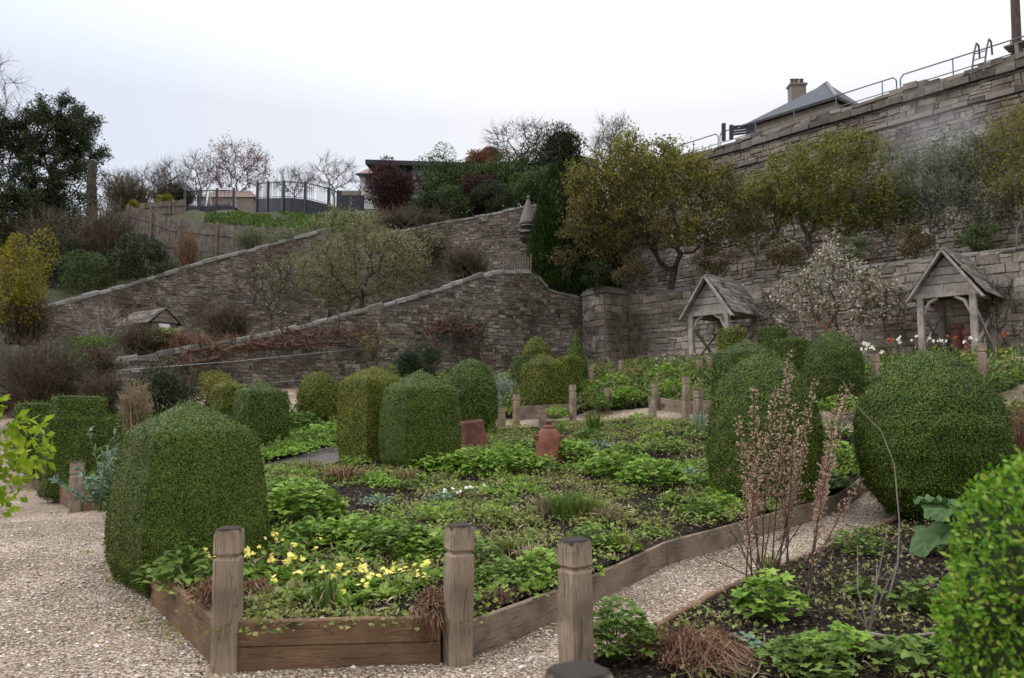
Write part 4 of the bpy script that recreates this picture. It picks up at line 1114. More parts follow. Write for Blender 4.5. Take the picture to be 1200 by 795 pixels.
topi('big dark box block with low pyramid top at the front left by the gravel path', 127, 323, 469, 692, 6.75, BIGPYRA, 16, 42, .018, 150000, 'box', 1.0, .010)
topi('two tiered box hedge with a narrower upper block behind the left oak post', 49, 139, 464, 585, 11.9, TIER, 14, 39, .024, 38000, 'box', .9, .025)
topi('plain dark box block at the far left behind the stepped hedge', 18, 68, 472, 545, 14.6, BLOCK, 7, 40, .032, 12000, 'box')
topi('small bronzed box block with sloping top half hidden by the flat topped one', 246, 293, 444, 492, 17.6, WEDGE, 12, 48, .032, 9000, 'box_yellow')
topi('flat topped box block left of the dark gravel patch', 271, 343, 447, 519, 15.8, PYRA, 12, 40, .030, 17000, 'box')
topi('smooth narrow box dome standing alone in front of the vine covered wall', 349, 399, 435, 492, 19.8, DOME, 2.1, 0, .034, 9000, 'box_yellow')
topi('tall box wedge with yellowed left face behind the pyramid topped block', 395, 480, 429, 548, 13.1, WEDGE, 12, 46, .026, 38000, 'box_yellow', 1.0, .012)
topi('large pyramid topped box block in the centre left beside the brown pot', 443, 542, 433, 550, 12.1, ROUNDPYRA, 10, 34, .025, 48000, 'box', 1.0, .012)
topi('little box dome peeping over the yellowed wedge', 443, 474, 426, 460, 17.6, DOME, 2.2, 0, .034, 4500, 'box')
topi('broad box dome right of the dark yew, behind the brown pot', 516, 585, 420, 482, 17.0, DOME, 2.4, 20, .034, 13000, 'box')
topi('domed pyramid box block behind the grey posts in the centre', 604, 669, 414, 480, 21.0, ROUNDPYRA, 6, 38, .034, 11000, 'box_yellow')
topi('small golden dome set on a square box base behind the domed pyramid', 611, 646, 394, 426, 23.8, DOME, 2.2, 0, .04, 4500, 'box_yellow')
topi('low square box base carrying the golden dome by the wall', 595, 650, 417, 440, 23.8, BLOCK, 7, 40, .04, 4500, 'box')
topi('pointed box cone on a square base in front of the wall corner', 658, 692, 384, 432, 23.4, CONE, 3.5, 40, .04, 5000, 'box')
topi('low square box base under the pointed cone', 650, 683, 418, 452, 22.4, BLOCK, 7, 40, .04, 4500, 'box_yellow')
topi('big egg shaped box dome on the right of the middle bed behind the dry stalks', 827, 959, 414, 592, 9.6, DOME, 2.2, 30, .022, 60000, 'box', 1.0, .022)
topi('smooth box egg between the two big right hand domes', 941, 1013, 388, 482, 16.8, BALL, 2.1, 0, .03, 16000, 'box')
topi('wide low rounded box block just behind the big egg shaped dome', 831, 918, 397, 450, 15.6, ROUNDPYRA, 3.4, 40, .032, 15000, 'box')
topi('small flat box cube below the left shelter', 838, 878, 384, 410, 19.8, BLOCK, 7, 40, .036, 5500, 'box_yellow')
topi('small bright box cube near the foot of the white blossom', 887, 926, 383, 408, 20.6, BLOCK, 7, 44, .036, 5500, 'box')
topi('low dark box block under the white blossom, left of the smooth egg', 904, 952, 397, 432, 18.8, BLOCK, 6, 40, .034, 7000, 'box')
topi('largest round box ball at the right beside the soil bed', 996, 1177, 410, 616, 9.1, BALL, 2.15, 0, .023, 85000, 'box', 1.0, .022)
# close young hedge at the lower right
hb_ = A(1.945, 2.12, .0)
topiary('young bright green box bush very close at the lower right corner', hb_, 1.42, 1.2, 1.52, [(0, .95), (.3, 1.0), (.55, .95), (.8, .80), (.93, .58), (1, 0)], 2.6, 0, .023, 38000, 'box_near', GT, .09, shag=.55)

# ================================================================== WALL PLANTS, TREES, SHRUBS
yb = P(490, 437, 22); yz = float(gz(yb[0], 22))
bush('yew_bush', 'dark loose yew bush in front of the garden wall', (yb[0], 22, yz), (yb[0], 22, (yz + P(490, 387, 22)[2]) / 2 + .2), (.83, .8, .85), 9000, .07, 'yew', 22, 'shrub', asp=.25, bark='bark')

def pz(px, py, Y): return P(px, py, Y)
# bronze green arbutus above the terrace wall
b = P(787, 345, 28.5); tt = P(790, 318, 28.5)
tree('tree', 'broad bronze and olive tree on the terrace above the pier with a forked trunk', b, tt, P(763, 243, 28.8), A(3.75, 2.8, 2.6), 900, .25, .011, 'bark', 'arbutus', 43000, .125, .17, otip=3, leaf2='arbutus_brown', lobes=46, twigs=1900, twl=.5, asp=.42, extra=ell_points(P(690, 238, 28.6), (.9, 1, .9), 60))
b = P(950, 312, 25.6); tt = P(948, 290, 25.6)
tree('tree', 'olive green many branched tree in front of the great wall right of the bronze one', b, tt, P(970, 225, 25.8), A(2.75, 2.1, 1.95), 640, .24, .011, 'bark', 'olive', 19000, .12, .15, otip=3, lobes=30, twigs=1000, twl=.45, asp=.42)
# columnar cypress
bc = P(668, 352, 31.0)
T = thing('cypress', 'dark green columnar cypress with several spires behind the wall corner', 'tree', bc)
mb = MB(); mbt = MB()
for px, top, w_, dy in ((648, 196, .78, -.3), (674, 188, .66, .2), (639, 230, .62, -.4), (662, 250, 1.05, -.3), (692, 245, .95, .1), (682, 290, 1.15, -.2), (655, 290, 1.05, -.3), (640, 265, .62, -.3), (708, 285, .8, .2)):
    tp = P(px, top, 31 + dy); bz = bc[2] - .3; n = 4200
    t = rng.random(n) ** .8; rad = w_ * (np.sin(np.pi * np.clip(t * .82 + .18, 0, 1)) ** .8) * (1 - .25 * rng.random(n)) * (.8 + .4 * vnoise(t * 9 + px, t * 0, 3))
    a_ = rng.uniform(0, 6.283, n)
    p = np.stack([tp[0] + rad * np.cos(a_), tp[1] + rad * np.sin(a_), bz + (tp[2] - bz) * t], 1)
    o_ = np.stack([np.cos(a_), np.sin(a_), np.full(n, 1.3)], 1)
    mb.inst(*DIAMOND, p, unit(o_ + rdir(n) * .5), unit(o_ * A(1, 1, 0) + rdir(n) * .5), rng.uniform(.10, .24, n), .06)
    mbt.frusta([A(tp[0], tp[1], bz)], [tp - A(0, 0, .4)], .09, .02, 6)
mb.build('foliage', M['cypress'], T); mbt.build('trunk', M['bark'], T)
# pale budding orchard tree between the walls
b = P(425, 372, 29.5); tt = P(424, 350, 29.5)
att_x = ell_points(P(350, 330, 29.5), (1.6, 1.2, .9), 70)
tree('tree', 'wide pale budding orchard tree between the two sloping walls', b, tt, P(432, 308, 29.8), A(3.0, 2.4, 1.75), 460, .24, .011, 'bark', 'pale_bud', 26000, .08, .19, lobes=30, twigs=1800, twl=.5, asp=.5, extra=att_x)
b = P(318, 392, 26.6)
tree('tree', 'small bare fruit tree above the vine left of the pale budding tree', b, b + A(0, 0, .35), P(312, 338, 26.9), A(1.25, 1.1, 1.25), 170, .17, .009, 'bark', 'blossom', 160, .07, .15, twigs=800, twl=.45, hollow=.2)
b = P(128, 408, 24.5)
tree('tree', 'low bare espalier tree in front of the upper wall near the little hut', b, b + A(0, 0, .3), P(126, 382, 24.7), A(1.5, .6, .75), 130, .15, .010, 'bark_pale', None, 0, twigs=500, twl=.4, hollow=.2)
# magnolia fan on the terrace wall
mb_ = A(*(D0 + D_DIR * 12.0)[:2], 0) + D_N * .75; mx = (967 - CX) / FPX
Ym = 22.7
b = at(968, Ym); cc = P(975, 352, Ym + .1)
tree('magnolia', 'white flowering magnolia fan trained against the pale terrace wall', b, P(968, 385, Ym), cc, A(2.0, 1.95, 1.2), 330, .19, .009, 'bark_red', 'blossom', 4600, .08, .09, lobes=0, twigs=900, twl=.3, hollow=.1, tmpl=OVAL, asp=.85, leaf2=None, flat=(cc + D_N * .1, D_N, .2), extra=None)
b = P(985, 330, Ym - .1)
tree('magnolia', 'tall upper shoot of white blossom rising above the terrace wall', at(985, Ym + .2), P(978, 350, Ym + .1), P(972, 305, Ym + .1), A(.45, .4, .65), 60, .16, .008, 'bark_red', 'blossom', 500, .08, .12, twigs=60, tmpl=OVAL, asp=.85)
# thin grey green shrubs before the great wall
for px, Y, yb_, yt_, w_, mt, lab in ((1095, 24.4, 292, 168, 1.35, 'grey_green', 'tall thin grey green shrub against the great wall, near the smoke'), (1150, 23.6, 290, 170, 1.2, 'grey_green', 'tall thin grey green shrub at the far right of the great wall'), (1040, 25.0, 300, 215, 1.0, 'olive', 'low olive shrub between the olive tree and the thin grey green shrubs'), (1192, 22.6, 280, 135, .75, 'arbutus', 'thin yellow brown shrub at the right edge above the terrace wall'), (885, 27.0, 318, 215, 1.0, 'olive', 'leggy green shrub between the bronze tree and the olive tree')):
    b = P(px, yb_ + 18, Y); c_ = P(px, (yt_ + yb_) / 2 - 12, Y + .1); rz = (P(px, yt_, Y)[2] - P(px, yb_, Y)[2]) / 2
    tree('shrub', lab, b, b + (c_ - b) * .3, c_, A(w_, .8, rz * .95), 150, .22, .008, 'bark_grey', mt, 6500, .10, .24, twigs=700, twl=.6, cat='shrub', asp=.35, wob=.15)
for px, yb_, yt_, Y, w_, mt, lab in ((735, 338, 298, 27.4, .75, 'arbutus_brown', 'low bronze shrub under the left of the broad bronze tree'), (700, 340, 300, 28.4, .7, 'evergreen', 'dark bush between the cypress and the bronze tree'), (835, 325, 290, 26.6, .9, 'arbutus_brown', 'brown leggy shrub right of the bronze tree trunk'), (910, 316, 280, 25.2, .8, 'arbutus_brown', 'brown shrub left of the olive tree trunk'), (1000, 308, 272, 24.2, .8, 'grey_green', 'low shrub just right of the olive tree trunk'), (1145, 300, 265, 22.6, .75, 'green_shrub', 'low green bush on the terrace above the right shelter'), (1075, 300, 262, 23.4, .7, 'arbutus_brown', 'low bronze bush left of the right shelter roof')):
    b = P(px, yb_ + 8, Y); c_ = P(px, (yb_ + yt_) / 2, Y)
    bush('shrub', lab, b, c_, (w_, .7, (yb_ - yt_) / FPX * Y * .55), 1700, .09, mt, 10, asp=.45, stems=8, trunk_r=.012)
# climbers on pier and terrace wall
for px, y0, y1, Y, w_, mt, nl, lab in ((735, 438, 362, 28.4, .55, 'yellow', 350, 'thin climber with a few yellow leaves on the dark side of the pier'), (690, 440, 360, 28.9, .75, 'pale_bud', 60, 'bare branching climber on the left face of the pier'), (612, 445, 350, 28.7, .8, 'pale_bud', 40, 'bare branching climber on the tall right end of the dark wall'), (545, 440, 372, 27.4, .7, 'yellow', 60, 'thin bare climber under the stubby vine on the dark wall'), (900, 430, 340, 24.0, .6, 'green_shrub', 120, 'thin leafy climber on the pale wall left of the white blossom'), (1050, 420, 330, 21.6, .5, 'pale_bud', 50, 'bare climber on the pale wall left of the right shelter'), (858, 434, 345, 25.2, .7, 'yellow', 260, 'bare climber behind the left shelter'), (1175, 415, 330, 20.4, .7, 'green_shrub', 300, 'leafy climber on the wall right of the right shelter')):
    b = at(px, Y); c_ = P(px, (y0 + y1) / 2 - 8, Y + .2)
    tree('climber', lab, b, b + A(.1, 0, .5), c_, A(w_, .25, (y0 - y1) / FPX * Y * .45), 110, .17, .007, 'bark', mt, nl, .07, .1, twigs=260, twl=.4, cat='climber', asp=.5)

# pollarded vine trained along the dark wall
def vine(label, pts, nst, seed, hang=.0):
    T = thing('vine', label, 'vine', pts[0])
    L_, s = polyline(pts, .25)
    mb = MB(); tw = MB()
    for k in range(4):
        q = L_ + np.stack([rng.normal(0, .05, len(L_)), np.full(len(L_), -.28 - .05 * k) + rng.normal(0, .04, len(L_)), (fbm(s * .8 + k * 9, s * 0 + seed, k) - .5) * .75 - .1 * k], 1)
        a_ = random.randint(0, len(q) // 4); e_ = random.randint(len(q) * 3 // 4, len(q))
        if e_ - a_ > 3: mb.tube(q[a_:e_], np.linspace(.06, .03, e_ - a_) * random.uniform(.7, 1.1), 7)
        for i in range(nst // 4):
            j = random.randint(a_, e_ - 2); p = q[j]
            d_ = unit(A(rng.normal(0, .6), -.5 + rng.normal(0, .3), rng.normal(.5, .6))); l_ = random.uniform(.15, .55)
            m_ = p + d_ * l_ * .5; e2 = m_ + unit(d_ + rdir(1)[0] * .7) * l_ * .5
            mb.tube([p, m_, e2], [.028, .022, .017], 5)
            for _ in range(3):
                f_ = e2 + rdir(1, .5)[0] * random.uniform(.06, .2)
                mb.tube([e2, (e2 + f_) / 2 + rng.normal(0, .01, 3), f_], [.016, .012, .007], 4)
            if random.random() < .5:
                f_ = e2 + unit(A(rng.normal(0, .7), -.2, rng.normal(.2, .7))) * random.uniform(.4, .9)
                tw.frusta([e2], [f_], .007, .004, 3)
    for u in np.linspace(.12, .9, max(2, int(s[-1] / 2.5))):
        p = L_[int(u * (len(L_) - 1))] + A(0, -.3, -.1); g = A(p[0] + rng.normal(0, .15), p[1] - .1, float(gz(p[0], p[1])))
        md = (p + g) / 2 + A(rng.normal(0, .12), 0, 0)
        mb.tube([g, (g + md) / 2 + rng.normal(0, .05, 3), md, (md + p) / 2 + rng.normal(0, .06, 3), p], [.075, .06, .055, .05, .05], 7)
    mb.build('branch', M['vine'], T); tw.build('shoots', M['vine'], T)
    return T
vine('gnarled reddish vine arms trained along the dark sloping wall', [tuple(P(*q)) for q in [(195, 418, 23.1), (260, 406, 24.1), (330, 398, 25.1), (400, 393, 26), (470, 386, 26.8)]], 150, 1)
vine('pruned vine with a spray of stubby shoots on the tall end of the dark wall', [tuple(P(*q)) for q in [(498, 384, 27.1), (530, 378, 27.6), (575, 384, 28.2)]], 70, 2)
for k, (ya, yb2, lab) in enumerate(((438, 408, 'upper thin wire stretched along the dark wall below the vine'), (462, 440, 'lower thin wire stretched along the dark wall on the left'))):
    a_, b_ = P(90, ya, 21.2), P(430, yb2, 26.0)
    mb = MB(); mb.tube([a_, (a_ + b_) / 2 - A(0, 0, .05), b_], .008, 4); tag(mb.build('wire', M['wire'], loc=a_), lab, 'wire')

# left bank: shrubs before the dark wall
for px, yt_, yb_, Y, wpx, mt, n, ls, lab in (
    (14, 258, 385, 23.5, 44, 'yellow', 7000, .085, 'yellow flowering forsythia at the left edge above the brown thicket'),
    (165, 272, 338, 34, 52, 'evergreen', 6000, .12, 'rounded dark evergreen bush just above the coping of the upper wall'),
    (45, 212, 300, 43.5, 62, 'evergreen', 9000, .15, 'dense shadowy evergreen growth low under the big skyline tree'),
    (60, 268, 350, 34.5, 44, 'evergreen', 5200, .12, 'shadowy evergreen shrub on the bank behind the forsythia'),
    (112, 262, 335, 36.5, 26, 'evergreen', 3200, .12, 'dark ivy thicket on the bank under the broken trunk'),
    (580, 212, 258, 45, 34, 'evergreen', 5000, .14, 'dark low hedge bush on top of the buff wall'),
    (535, 215, 258, 46, 30, 'green_shrub', 4200, .14, 'low green hedge bush between the two purple shrubs'),
    (95, 290, 350, 33, 40, 'green_shrub', 3500, .11, 'dull green shrub above the left end of the upper wall'),
    (70, 400, 478, 19.3, 40, 'green_shrub', 3000, .07, 'dull green bush growing through the brown thicket at the left'),
    (190, 424, 490, 18.5, 48, 'evergreen', 5200, .07, 'dark shrub in front of the vine wall behind the front left box block'),
    (245, 430, 475, 20.0, 36, 'arbutus', 2200, .06, 'thin yellowish shrub against the wall between the dark shrub and the box domes'),
    (330, 262, 300, 36, 34, 'grey_green', 2600, .10, 'grey green shrub spilling over the upper wall below the deck'),
    (290, 264, 295, 37.5, 30, 'grey_green', 2000, .10, 'second grey green shrub left of the first, below the deck'),
    (265, 268, 292, 39, 22, 'green_shrub', 1400, .1, 'small ivy green shrub over the right end of the timber fence'),
    (440, 385, 418, 25.6, 22, 'yellow', 380, .06, 'sparse yellow leaved shrub against the dark wall left of the yew'),
    (195, 384, 404, 23.8, 26, 'leaf_olive', 900, .07, 'low yellow green plant under the small hut'),
    (110, 392, 412, 23.4, 36, 'leaf_mid', 1200, .07, 'bright low greenery at the foot of the bare espalier')):
    x = (px - CX) / FPX * Y; zt_ = P(px, yt_, Y)[2]; zb_ = P(px, yb_, Y)[2]
    bush('shrub', lab, (x, Y, zb_ - .15), (x, Y, (zt_ + zb_) / 2), (wpx / FPX * Y, wpx / FPX * Y * .8, (zt_ - zb_) / 2 * 1.05), n, ls, mt, 16, asp=.45, stems=10, trunk_r=.016)
for px, yt_, yb_, Y, wpx, n, mt, lab in (
    (90, 262, 345, 35.5, 34, 520, 'brown_twig', 'dark leafless scrub in the middle of the bank above the upper wall'),
    (140, 205, 250, 58, 34, 420, 'brown_twig', 'grey line of leafless scrub on the skyline left of the back fence'),
    (195, 208, 248, 60, 34, 420, 'brown_twig', 'grey leafless scrub on the skyline right of the back fence'),
    (480, 245, 275, 43, 60, 520, 'brown_twig', 'brown leafless scrub on the bank under the flat roofed house'),
    (165, 378, 412, 23.6, 34, 420, 'brown_twig', 'brown bare stems growing in front of the small hut'),
    (205, 385, 418, 23.9, 26, 260, 'dead', 'rusty stems at the right hand corner of the small hut'),
    (110, 405, 440, 20.8, 40, 420, 'brown_twig', 'brown twigs hiding the low left end of the vine wall'),
    (50, 392, 485, 18.6, 62, 900, 'brown_twig', 'dense brown leafless thicket at the left in front of the wall'),
    (120, 430, 480, 17.5, 34, 420, 'brown_twig', 'small tangled brown shrub behind the stepped hedge'),
    (160, 440, 500, 15.0, 24, 260, 'straw', 'pale twiggy shrub behind the front left box block'),
    (25, 330, 400, 24, 40, 420, 'brown_twig', 'brown twigs beneath the forsythia'),
    (120, 225, 335, 36, 40, 750, 'brown_twig', 'reddish brown weeping shrub on the bank left of the fence'),
    (60, 235, 345, 37, 50, 700, 'brown_twig', 'grey brown scrub on the bank under the dark evergreen tree'),
    (485, 268, 305, 37, 44, 520, 'brown_twig', 'dead brown scrub at the foot of the purple shrub'),
    (215, 265, 315, 37, 16, 220, 'dead', 'rusty dead plant in front of the timber fence'),
    (545, 285, 325, 33, 36, 380, 'brown_twig', 'brown bare creeper on the buff wall left of the dovecote'),
    (265, 350, 398, 25.5, 36, 380, 'brown_twig', 'bare twiggy bush between the small hut and the bare fruit tree'),
    (250, 388, 412, 24.6, 46, 150, 'dead', 'reddish brown tangle of cut stems on top of the wall')):
    x = (px - CX) / FPX * Y; zt_ = P(px, yt_, Y)[2]; zb_ = P(px, yb_, Y)[2]
    twig_shrub('shrub', lab, (x, Y, zb_ - .1), (x, Y, (zt_ + zb_) / 2), (wpx / FPX * Y, wpx / FPX * Y * .8, (zt_ - zb_) / 2), n, mt, .009 * Y / 22)

# skyline trees
x = P(50, 330, 42)
tree('tree', 'large dark evergreen tree on the skyline at the left', P(55, 330, 42), P(52, 280, 42), P(52, 185, 42.3), A(2.9, 2.5, 3.7), 520, .4, .018, 'bark', 'evergreen', 46000, .14, .27, otip=3, lobes=46, twigs=500, twl=.7, asp=.5)
tree('tree', 'dark lower evergreen beside the big one, with browning foliage', P(25, 345, 40), P(25, 310, 40), P(22, 270, 40.3), A(2.4, 2.0, 2.4), 300, .4, .016, 'bark', 'evergreen', 20000, .14, .28, lobes=14, twigs=300, twl=.7, leaf2='arbutus_brown')
tree('tree', 'tall bare tree cut by the left edge of the picture', P(-35, 345, 45), P(-30, 240, 45), P(-18, 140, 45), A(2.6, 2.0, 4.6), 260, .45, .014, 'bark_grey', None, 0, twigs=700, twl=1.1, hollow=.1, wob=.15)
b = P(107, 300, 39); T = thing('tree', 'broken dark ivy covered trunk left of the fence', 'tree', b)
mb = MB(); mb.tube([b, P(108, 245, 39), P(107, 215, 39), P(109, 190, 39)], [.32, .28, .24, .2], 8); mb.build('trunk', M['bark'], T)
p = P(107, 235, 39) + rng.normal(0, 1, (900, 3)) * A(.3, .3, 1.2); mb = MB(); mb.inst(*DIAMOND, p, rdir(900), rdir(900, .5), .12, .09); mb.build('ivy', M['evergreen'], T)
for i, (px, yb_, yt_, Y, wpx, kind, lab) in enumerate((
    (140, 245, 203, 62, 22, 'b', 'bare grey tree on the skyline above the left end of the fence'),
    (172, 245, 200, 64, 24, 'b', 'bare grey tree on the skyline right of the broken trunk'),
    (196, 245, 190, 60, 16, 'b', 'thin forked bare tree on the skyline behind the back fence'),
    (232, 245, 183, 58, 26, 'b', 'rounded bare tree left of the reddish budding tree'),
    (278, 240, 170, 56, 40, 'r', 'reddish budding tree behind the first deck railing'),
    (392, 240, 184, 66, 30, 'b', 'round bare tree between the dark deck and the white house'),
    (345, 235, 200, 70, 26, 'b', 'faint bare tree far behind the curved deck'),
    (718, 215, 140, 50, 26, 'p', 'pale budding tree on the skyline between the dark yew and the bronze tree'),
    (610, 200, 148, 50, 48, 't', 'upright bare twigs standing out of the green hedge on the skyline'))):
    b = P(px, yb_, Y); c_ = P(px, (yt_ + yb_) / 2 - (yb_ - yt_) * .1, Y); rz = (yb_ - yt_) / FPX * Y * .45; rx = wpx / FPX * Y
    leaf, nl, bk = {'b': (None, 0, 'bark_grey'), 'r': ('red_bud', 2600, 'bark_grey'), 'p': ('pale_bud', 700, 'bark_grey'), 't': ('purple', 350, 'bark')}[kind]
    tree('tree', lab, b - A(0, 0, 1), b + A(0, 0, rz * .3), c_, A(rx, rx, rz), 190, rx * .13, .014, bk, leaf, nl, .14, .25, twigs=700, twl=.9, hollow=.1, wob=.18)
for px, yt_, yb_, Y, wpx, mt, n, ls, lab in (
    (455, 190, 256, 47, 34, 'purple', 5200, .15, 'purple red shrub in front of the flat roofed house'),
    (563, 204, 256, 46, 26, 'purple', 3600, .15, 'dark purple shrub in the middle of the green hedge'),
    (518, 172, 256, 48, 36, 'green_shrub', 5500, .16, 'tall green hedge shrub hiding the right end of the flat roofed house'),
    (598, 180, 250, 48, 44, 'green_shrub', 6500, .16, 'wide green hedge shrub above the buff wall'),
    (655, 148, 240, 47, 42, 'evergreen', 7500, .17, 'dark feathery evergreen at the right end of the skyline hedge'),
    (630, 195, 248, 44, 34, 'green_shrub', 4000, .15, 'green bush hanging over the buff wall beside the dovecote'),
    (500, 225, 262, 45, 30, 'evergreen', 2600, .14, 'dark low bush between the purple shrubs'),
    (575, 173, 190, 60, 18, 'orange', 1500, .16, 'small orange brown tree top on the skyline'),
    (560, 174, 196, 56, 14, 'orange', 800, .16, 'orange brown bush at the end of the flat roof'),
    (200, 222, 240, 58, 16, 'evergreen', 1300, .18, 'dark round bush on the skyline above the back fence'),
    (184, 228, 242, 57, 12, 'arbutus', 900, .16, 'yellow green bush on the skyline left of the round dark one'),
    (147, 234, 258, 44, 9, 'yellow', 600, .13, 'bright yellow bush at the left end of the timber fence'),
    (690, 205, 262, 41, 22, 'evergreen', 2600, .15, 'dark bush behind the left edge of the bronze tree')):
    x = (px - CX) / FPX * Y; zt_ = P(px, yt_, Y)[2]; zb_ = P(px, yb_, Y)[2]
    bush('shrub', lab, (x, Y, zb_ - .3), (x, Y, (zt_ + zb_) / 2), (wpx / FPX * Y * 1.12, wpx / FPX * Y * .7, (zt_ - zb_) / 2 * 1.08), int(n * 2.2), ls, mt, 34, asp=.45, stems=8, trunk_r=.03)
# grass bank below the deck (uncountable)
n = 9000
px = rng.uniform(240, 425, n); t = rng.random(n); py = 252 + t * 16 + (fbm(px * .06, t * 2, 77) - .5) * 9; Yg = 46 - t * 5.4
kp = fbm(px * .05, t * 2.5, 78) > .42; px, py, Yg = px[kp], py[kp], Yg[kp]; n = len(px)
p = np.array([P(a_, b_, c_) for a_, b_, c_ in zip(px, py, Yg)])
mb = MB(); mb.inst(*BLADE, p, rdir(n, 1.2), rdir(n), rng.uniform(.15, .42, n), .05)
tag(mb.build('grass', M['grass']), 'bright green grass on the bank below the dark deck', 'grass', kind='stuff')

# ================================================================== STRUCTURES ON THE HILL
def fence(label, tops, bots, wb=.15, mat='fencewood'):
    T = thing('timber_fence', label, 'fence', bots[0])
    Lt, s = polyline(tops, wb); Lb = np.stack([np.interp(s / s[-1], np.linspace(0, 1, len(bots)), [b_[k] for b_ in bots]) for k in range(3)], 1)
    mb = MB()
    for i in range(len(Lt) - 1):
        a_, b_ = Lt[i].copy(), Lt[i + 1].copy(); d_ = unit((b_ - a_) * A(1, 1, 0)); n_ = A(d_[1], -d_[0], 0)
        dz = rng.normal(0, .025); o_ = n_ * (.012 if i % 2 else 0.0)
        za, zb2 = min(Lb[i][2], a_[2] - .5), min(Lb[i + 1][2], b_[2] - .5)
        a2, b2 = a_ + d_ * .006, b_ - d_ * .006
        c0, c1 = a2 + n_ * .011 + o_, b2 + n_ * .011 + o_; e0, e1 = a2 - n_ * .011 + o_, b2 - n_ * .011 + o_
        mb.hexa([A(c0[0], c0[1], za), A(c1[0], c1[1], zb2), A(e1[0], e1[1], zb2), A(e0[0], e0[1], za), c0 + A(0, 0, dz), c1 + A(0, 0, dz), e1 + A(0, 0, dz), e0 + A(0, 0, dz)])
    mb.build('boards', M[mat], T)
    for u in np.arange(0, s[-1], 2.2):
        i = int(u / s[-1] * (len(Lt) - 1)); p = Lt[i]; d_ = unit((Lt[min(i + 1, len(Lt) - 1)] - Lt[max(i - 1, 0)]) * A(1, 1, 0)); n_ = A(d_[1], -d_[0], 0)
        h_ = p[2] + .06 - (Lb[i][2] - .3)
        pb = MB(); pb.box(p + n_ * .085 - A(0, 0, h_ / 2 - .06), (.11, .1, h_), math.atan2(d_[1], d_[0])); pb.build('fence_post', M[mat], T)
    for f in (.3, .75):
        q = Lt * (1 - f) + Lb * f; d_ = unit(np.gradient(Lt[:, :2], axis=0)); q[:, 0] += d_[:, 1] * .055; q[:, 1] -= d_[:, 0] * .055
        rb = MB()
        for a_, b_ in zip(q[:-1:3], q[3::3]): rb.beam(a_, b_, .05, .07)
        rb.build('fence_rail', M[mat], T)
    return T
fence('weathered board fence stepping down the bank above the upper wall', [tuple(P(*q)) for q in [(152, 242, 41), (175, 246, 40), (200, 257, 39), (245, 262, 38.4), (285, 265, 38), (345, 268, 39)]], [tuple(P(*q)) for q in [(152, 280, 41), (200, 300, 39), (285, 310, 38), (345, 300, 39)]])
fence('smaller grey board fence behind and above the long one', [tuple(P(*q)) for q in [(160, 240, 46), (190, 236, 47), (218, 234, 48)]], [tuple(P(*q)) for q in [(160, 256, 46), (190, 255, 47), (218, 256, 48)]])
# dark decks with railings
def deck(label, edge, hp, nb, posts):
    T = thing('deck', label, 'deck', edge[0])
    L_, s = polyline(edge, .12); n_ = len(L_)
    low = np.interp(s / s[-1], np.linspace(0, 1, len(hp)), hp)
    dN = unit(np.gradient(L_[:, :2], axis=0)); nn = np.stack([dN[:, 1], -dN[:, 0]], 1)
    i0 = 0
    mb = MB()
    f0 = L_.copy(); f0[:, :2] += nn * .03; b0 = f0.copy(); b0[:, 2] -= low
    f1 = L_.copy(); f1[:, :2] -= nn * .03; b1 = f1.copy(); b1[:, 2] -= low
    mb.rings(np.stack([b0, f0, f1, b1], 1), True); mb.build('skirt', M['deck_panel'], T)
    top = MB()
    for dz, r_ in ((1.02, .035), (.08, .02)): top.tube(L_[::2] + A(0, 0, dz), r_, 6)
    top.build('handrail', M['black_metal'], T)
    for u in np.linspace(0, 1, nb):
        i = min(n_ - 1, int(u * (n_ - 1))); p = L_[i]; bb = MB(); bb.frusta([p + A(0, 0, .0)], [p + A(0, 0, 1.02)], .014, .014, 4); bb.build('baluster', M['black_metal'], T)
    for u in np.linspace(0, 1, posts):
        i = min(n_ - 1, int(u * (n_ - 1))); p = L_[i]; pb = MB(); pb.box(p - A(nn[i][0] * -.05, nn[i][1] * -.05, (low[i] - 1.12) / 2), (.13, .13, low[i] + 1.12), math.atan2(dN[i][1], dN[i][0])); pb.build('deck_post', M['black_metal'], T)
    fl = MB(); bk = L_.copy(); bk[:, 1] += 3.0
    fl.grid(np.stack([L_ - A(0, 0, .05), bk - A(0, 0, .05)], 1)); fl.build('floor', M['deck_panel'], T)
deck('curved charcoal deck with black baluster railing at the top of the grass bank', [tuple(P(*q)) for q in [(302, 233, 49.5), (320, 232.5, 48), (340, 232, 47.2), (362, 234.5, 47), (382, 239.5, 47.6), (394, 243, 49), (398, 243, 51)]], [1.3, 1.3, 1.3, 1.1, .9, .6, .5], 64, 7)
deck('first dark deck with brown boarding and railing left of the curved one', [tuple(P(*q)) for q in [(217, 242, 50), (245, 241.5, 49.6), (274, 241, 49.4)]], [.8, .8, .8], 14, 4)
x = P(400, 240, 53); T = thing('screen_wall', 'dark grey boarded screen wall between the curved deck and the purple shrub', 'wall', x)
mb = MB()
for k in range(5): mb.box((P(412, 240, 53)[0], 53, P(412, 240, 53)[2] - .55 + .27 * k), (1.75, .06, .262))
mb.build('boards', M['deck_panel'], T)
mb = MB(); mb.box(P(410, 229, 56), (1.6, .3, .6)); tag(mb.build('terrace_wall', M['house_stone'], loc=P(410, 233, 56)), 'small pale terrace wall above the dark grey screen', 'wall')
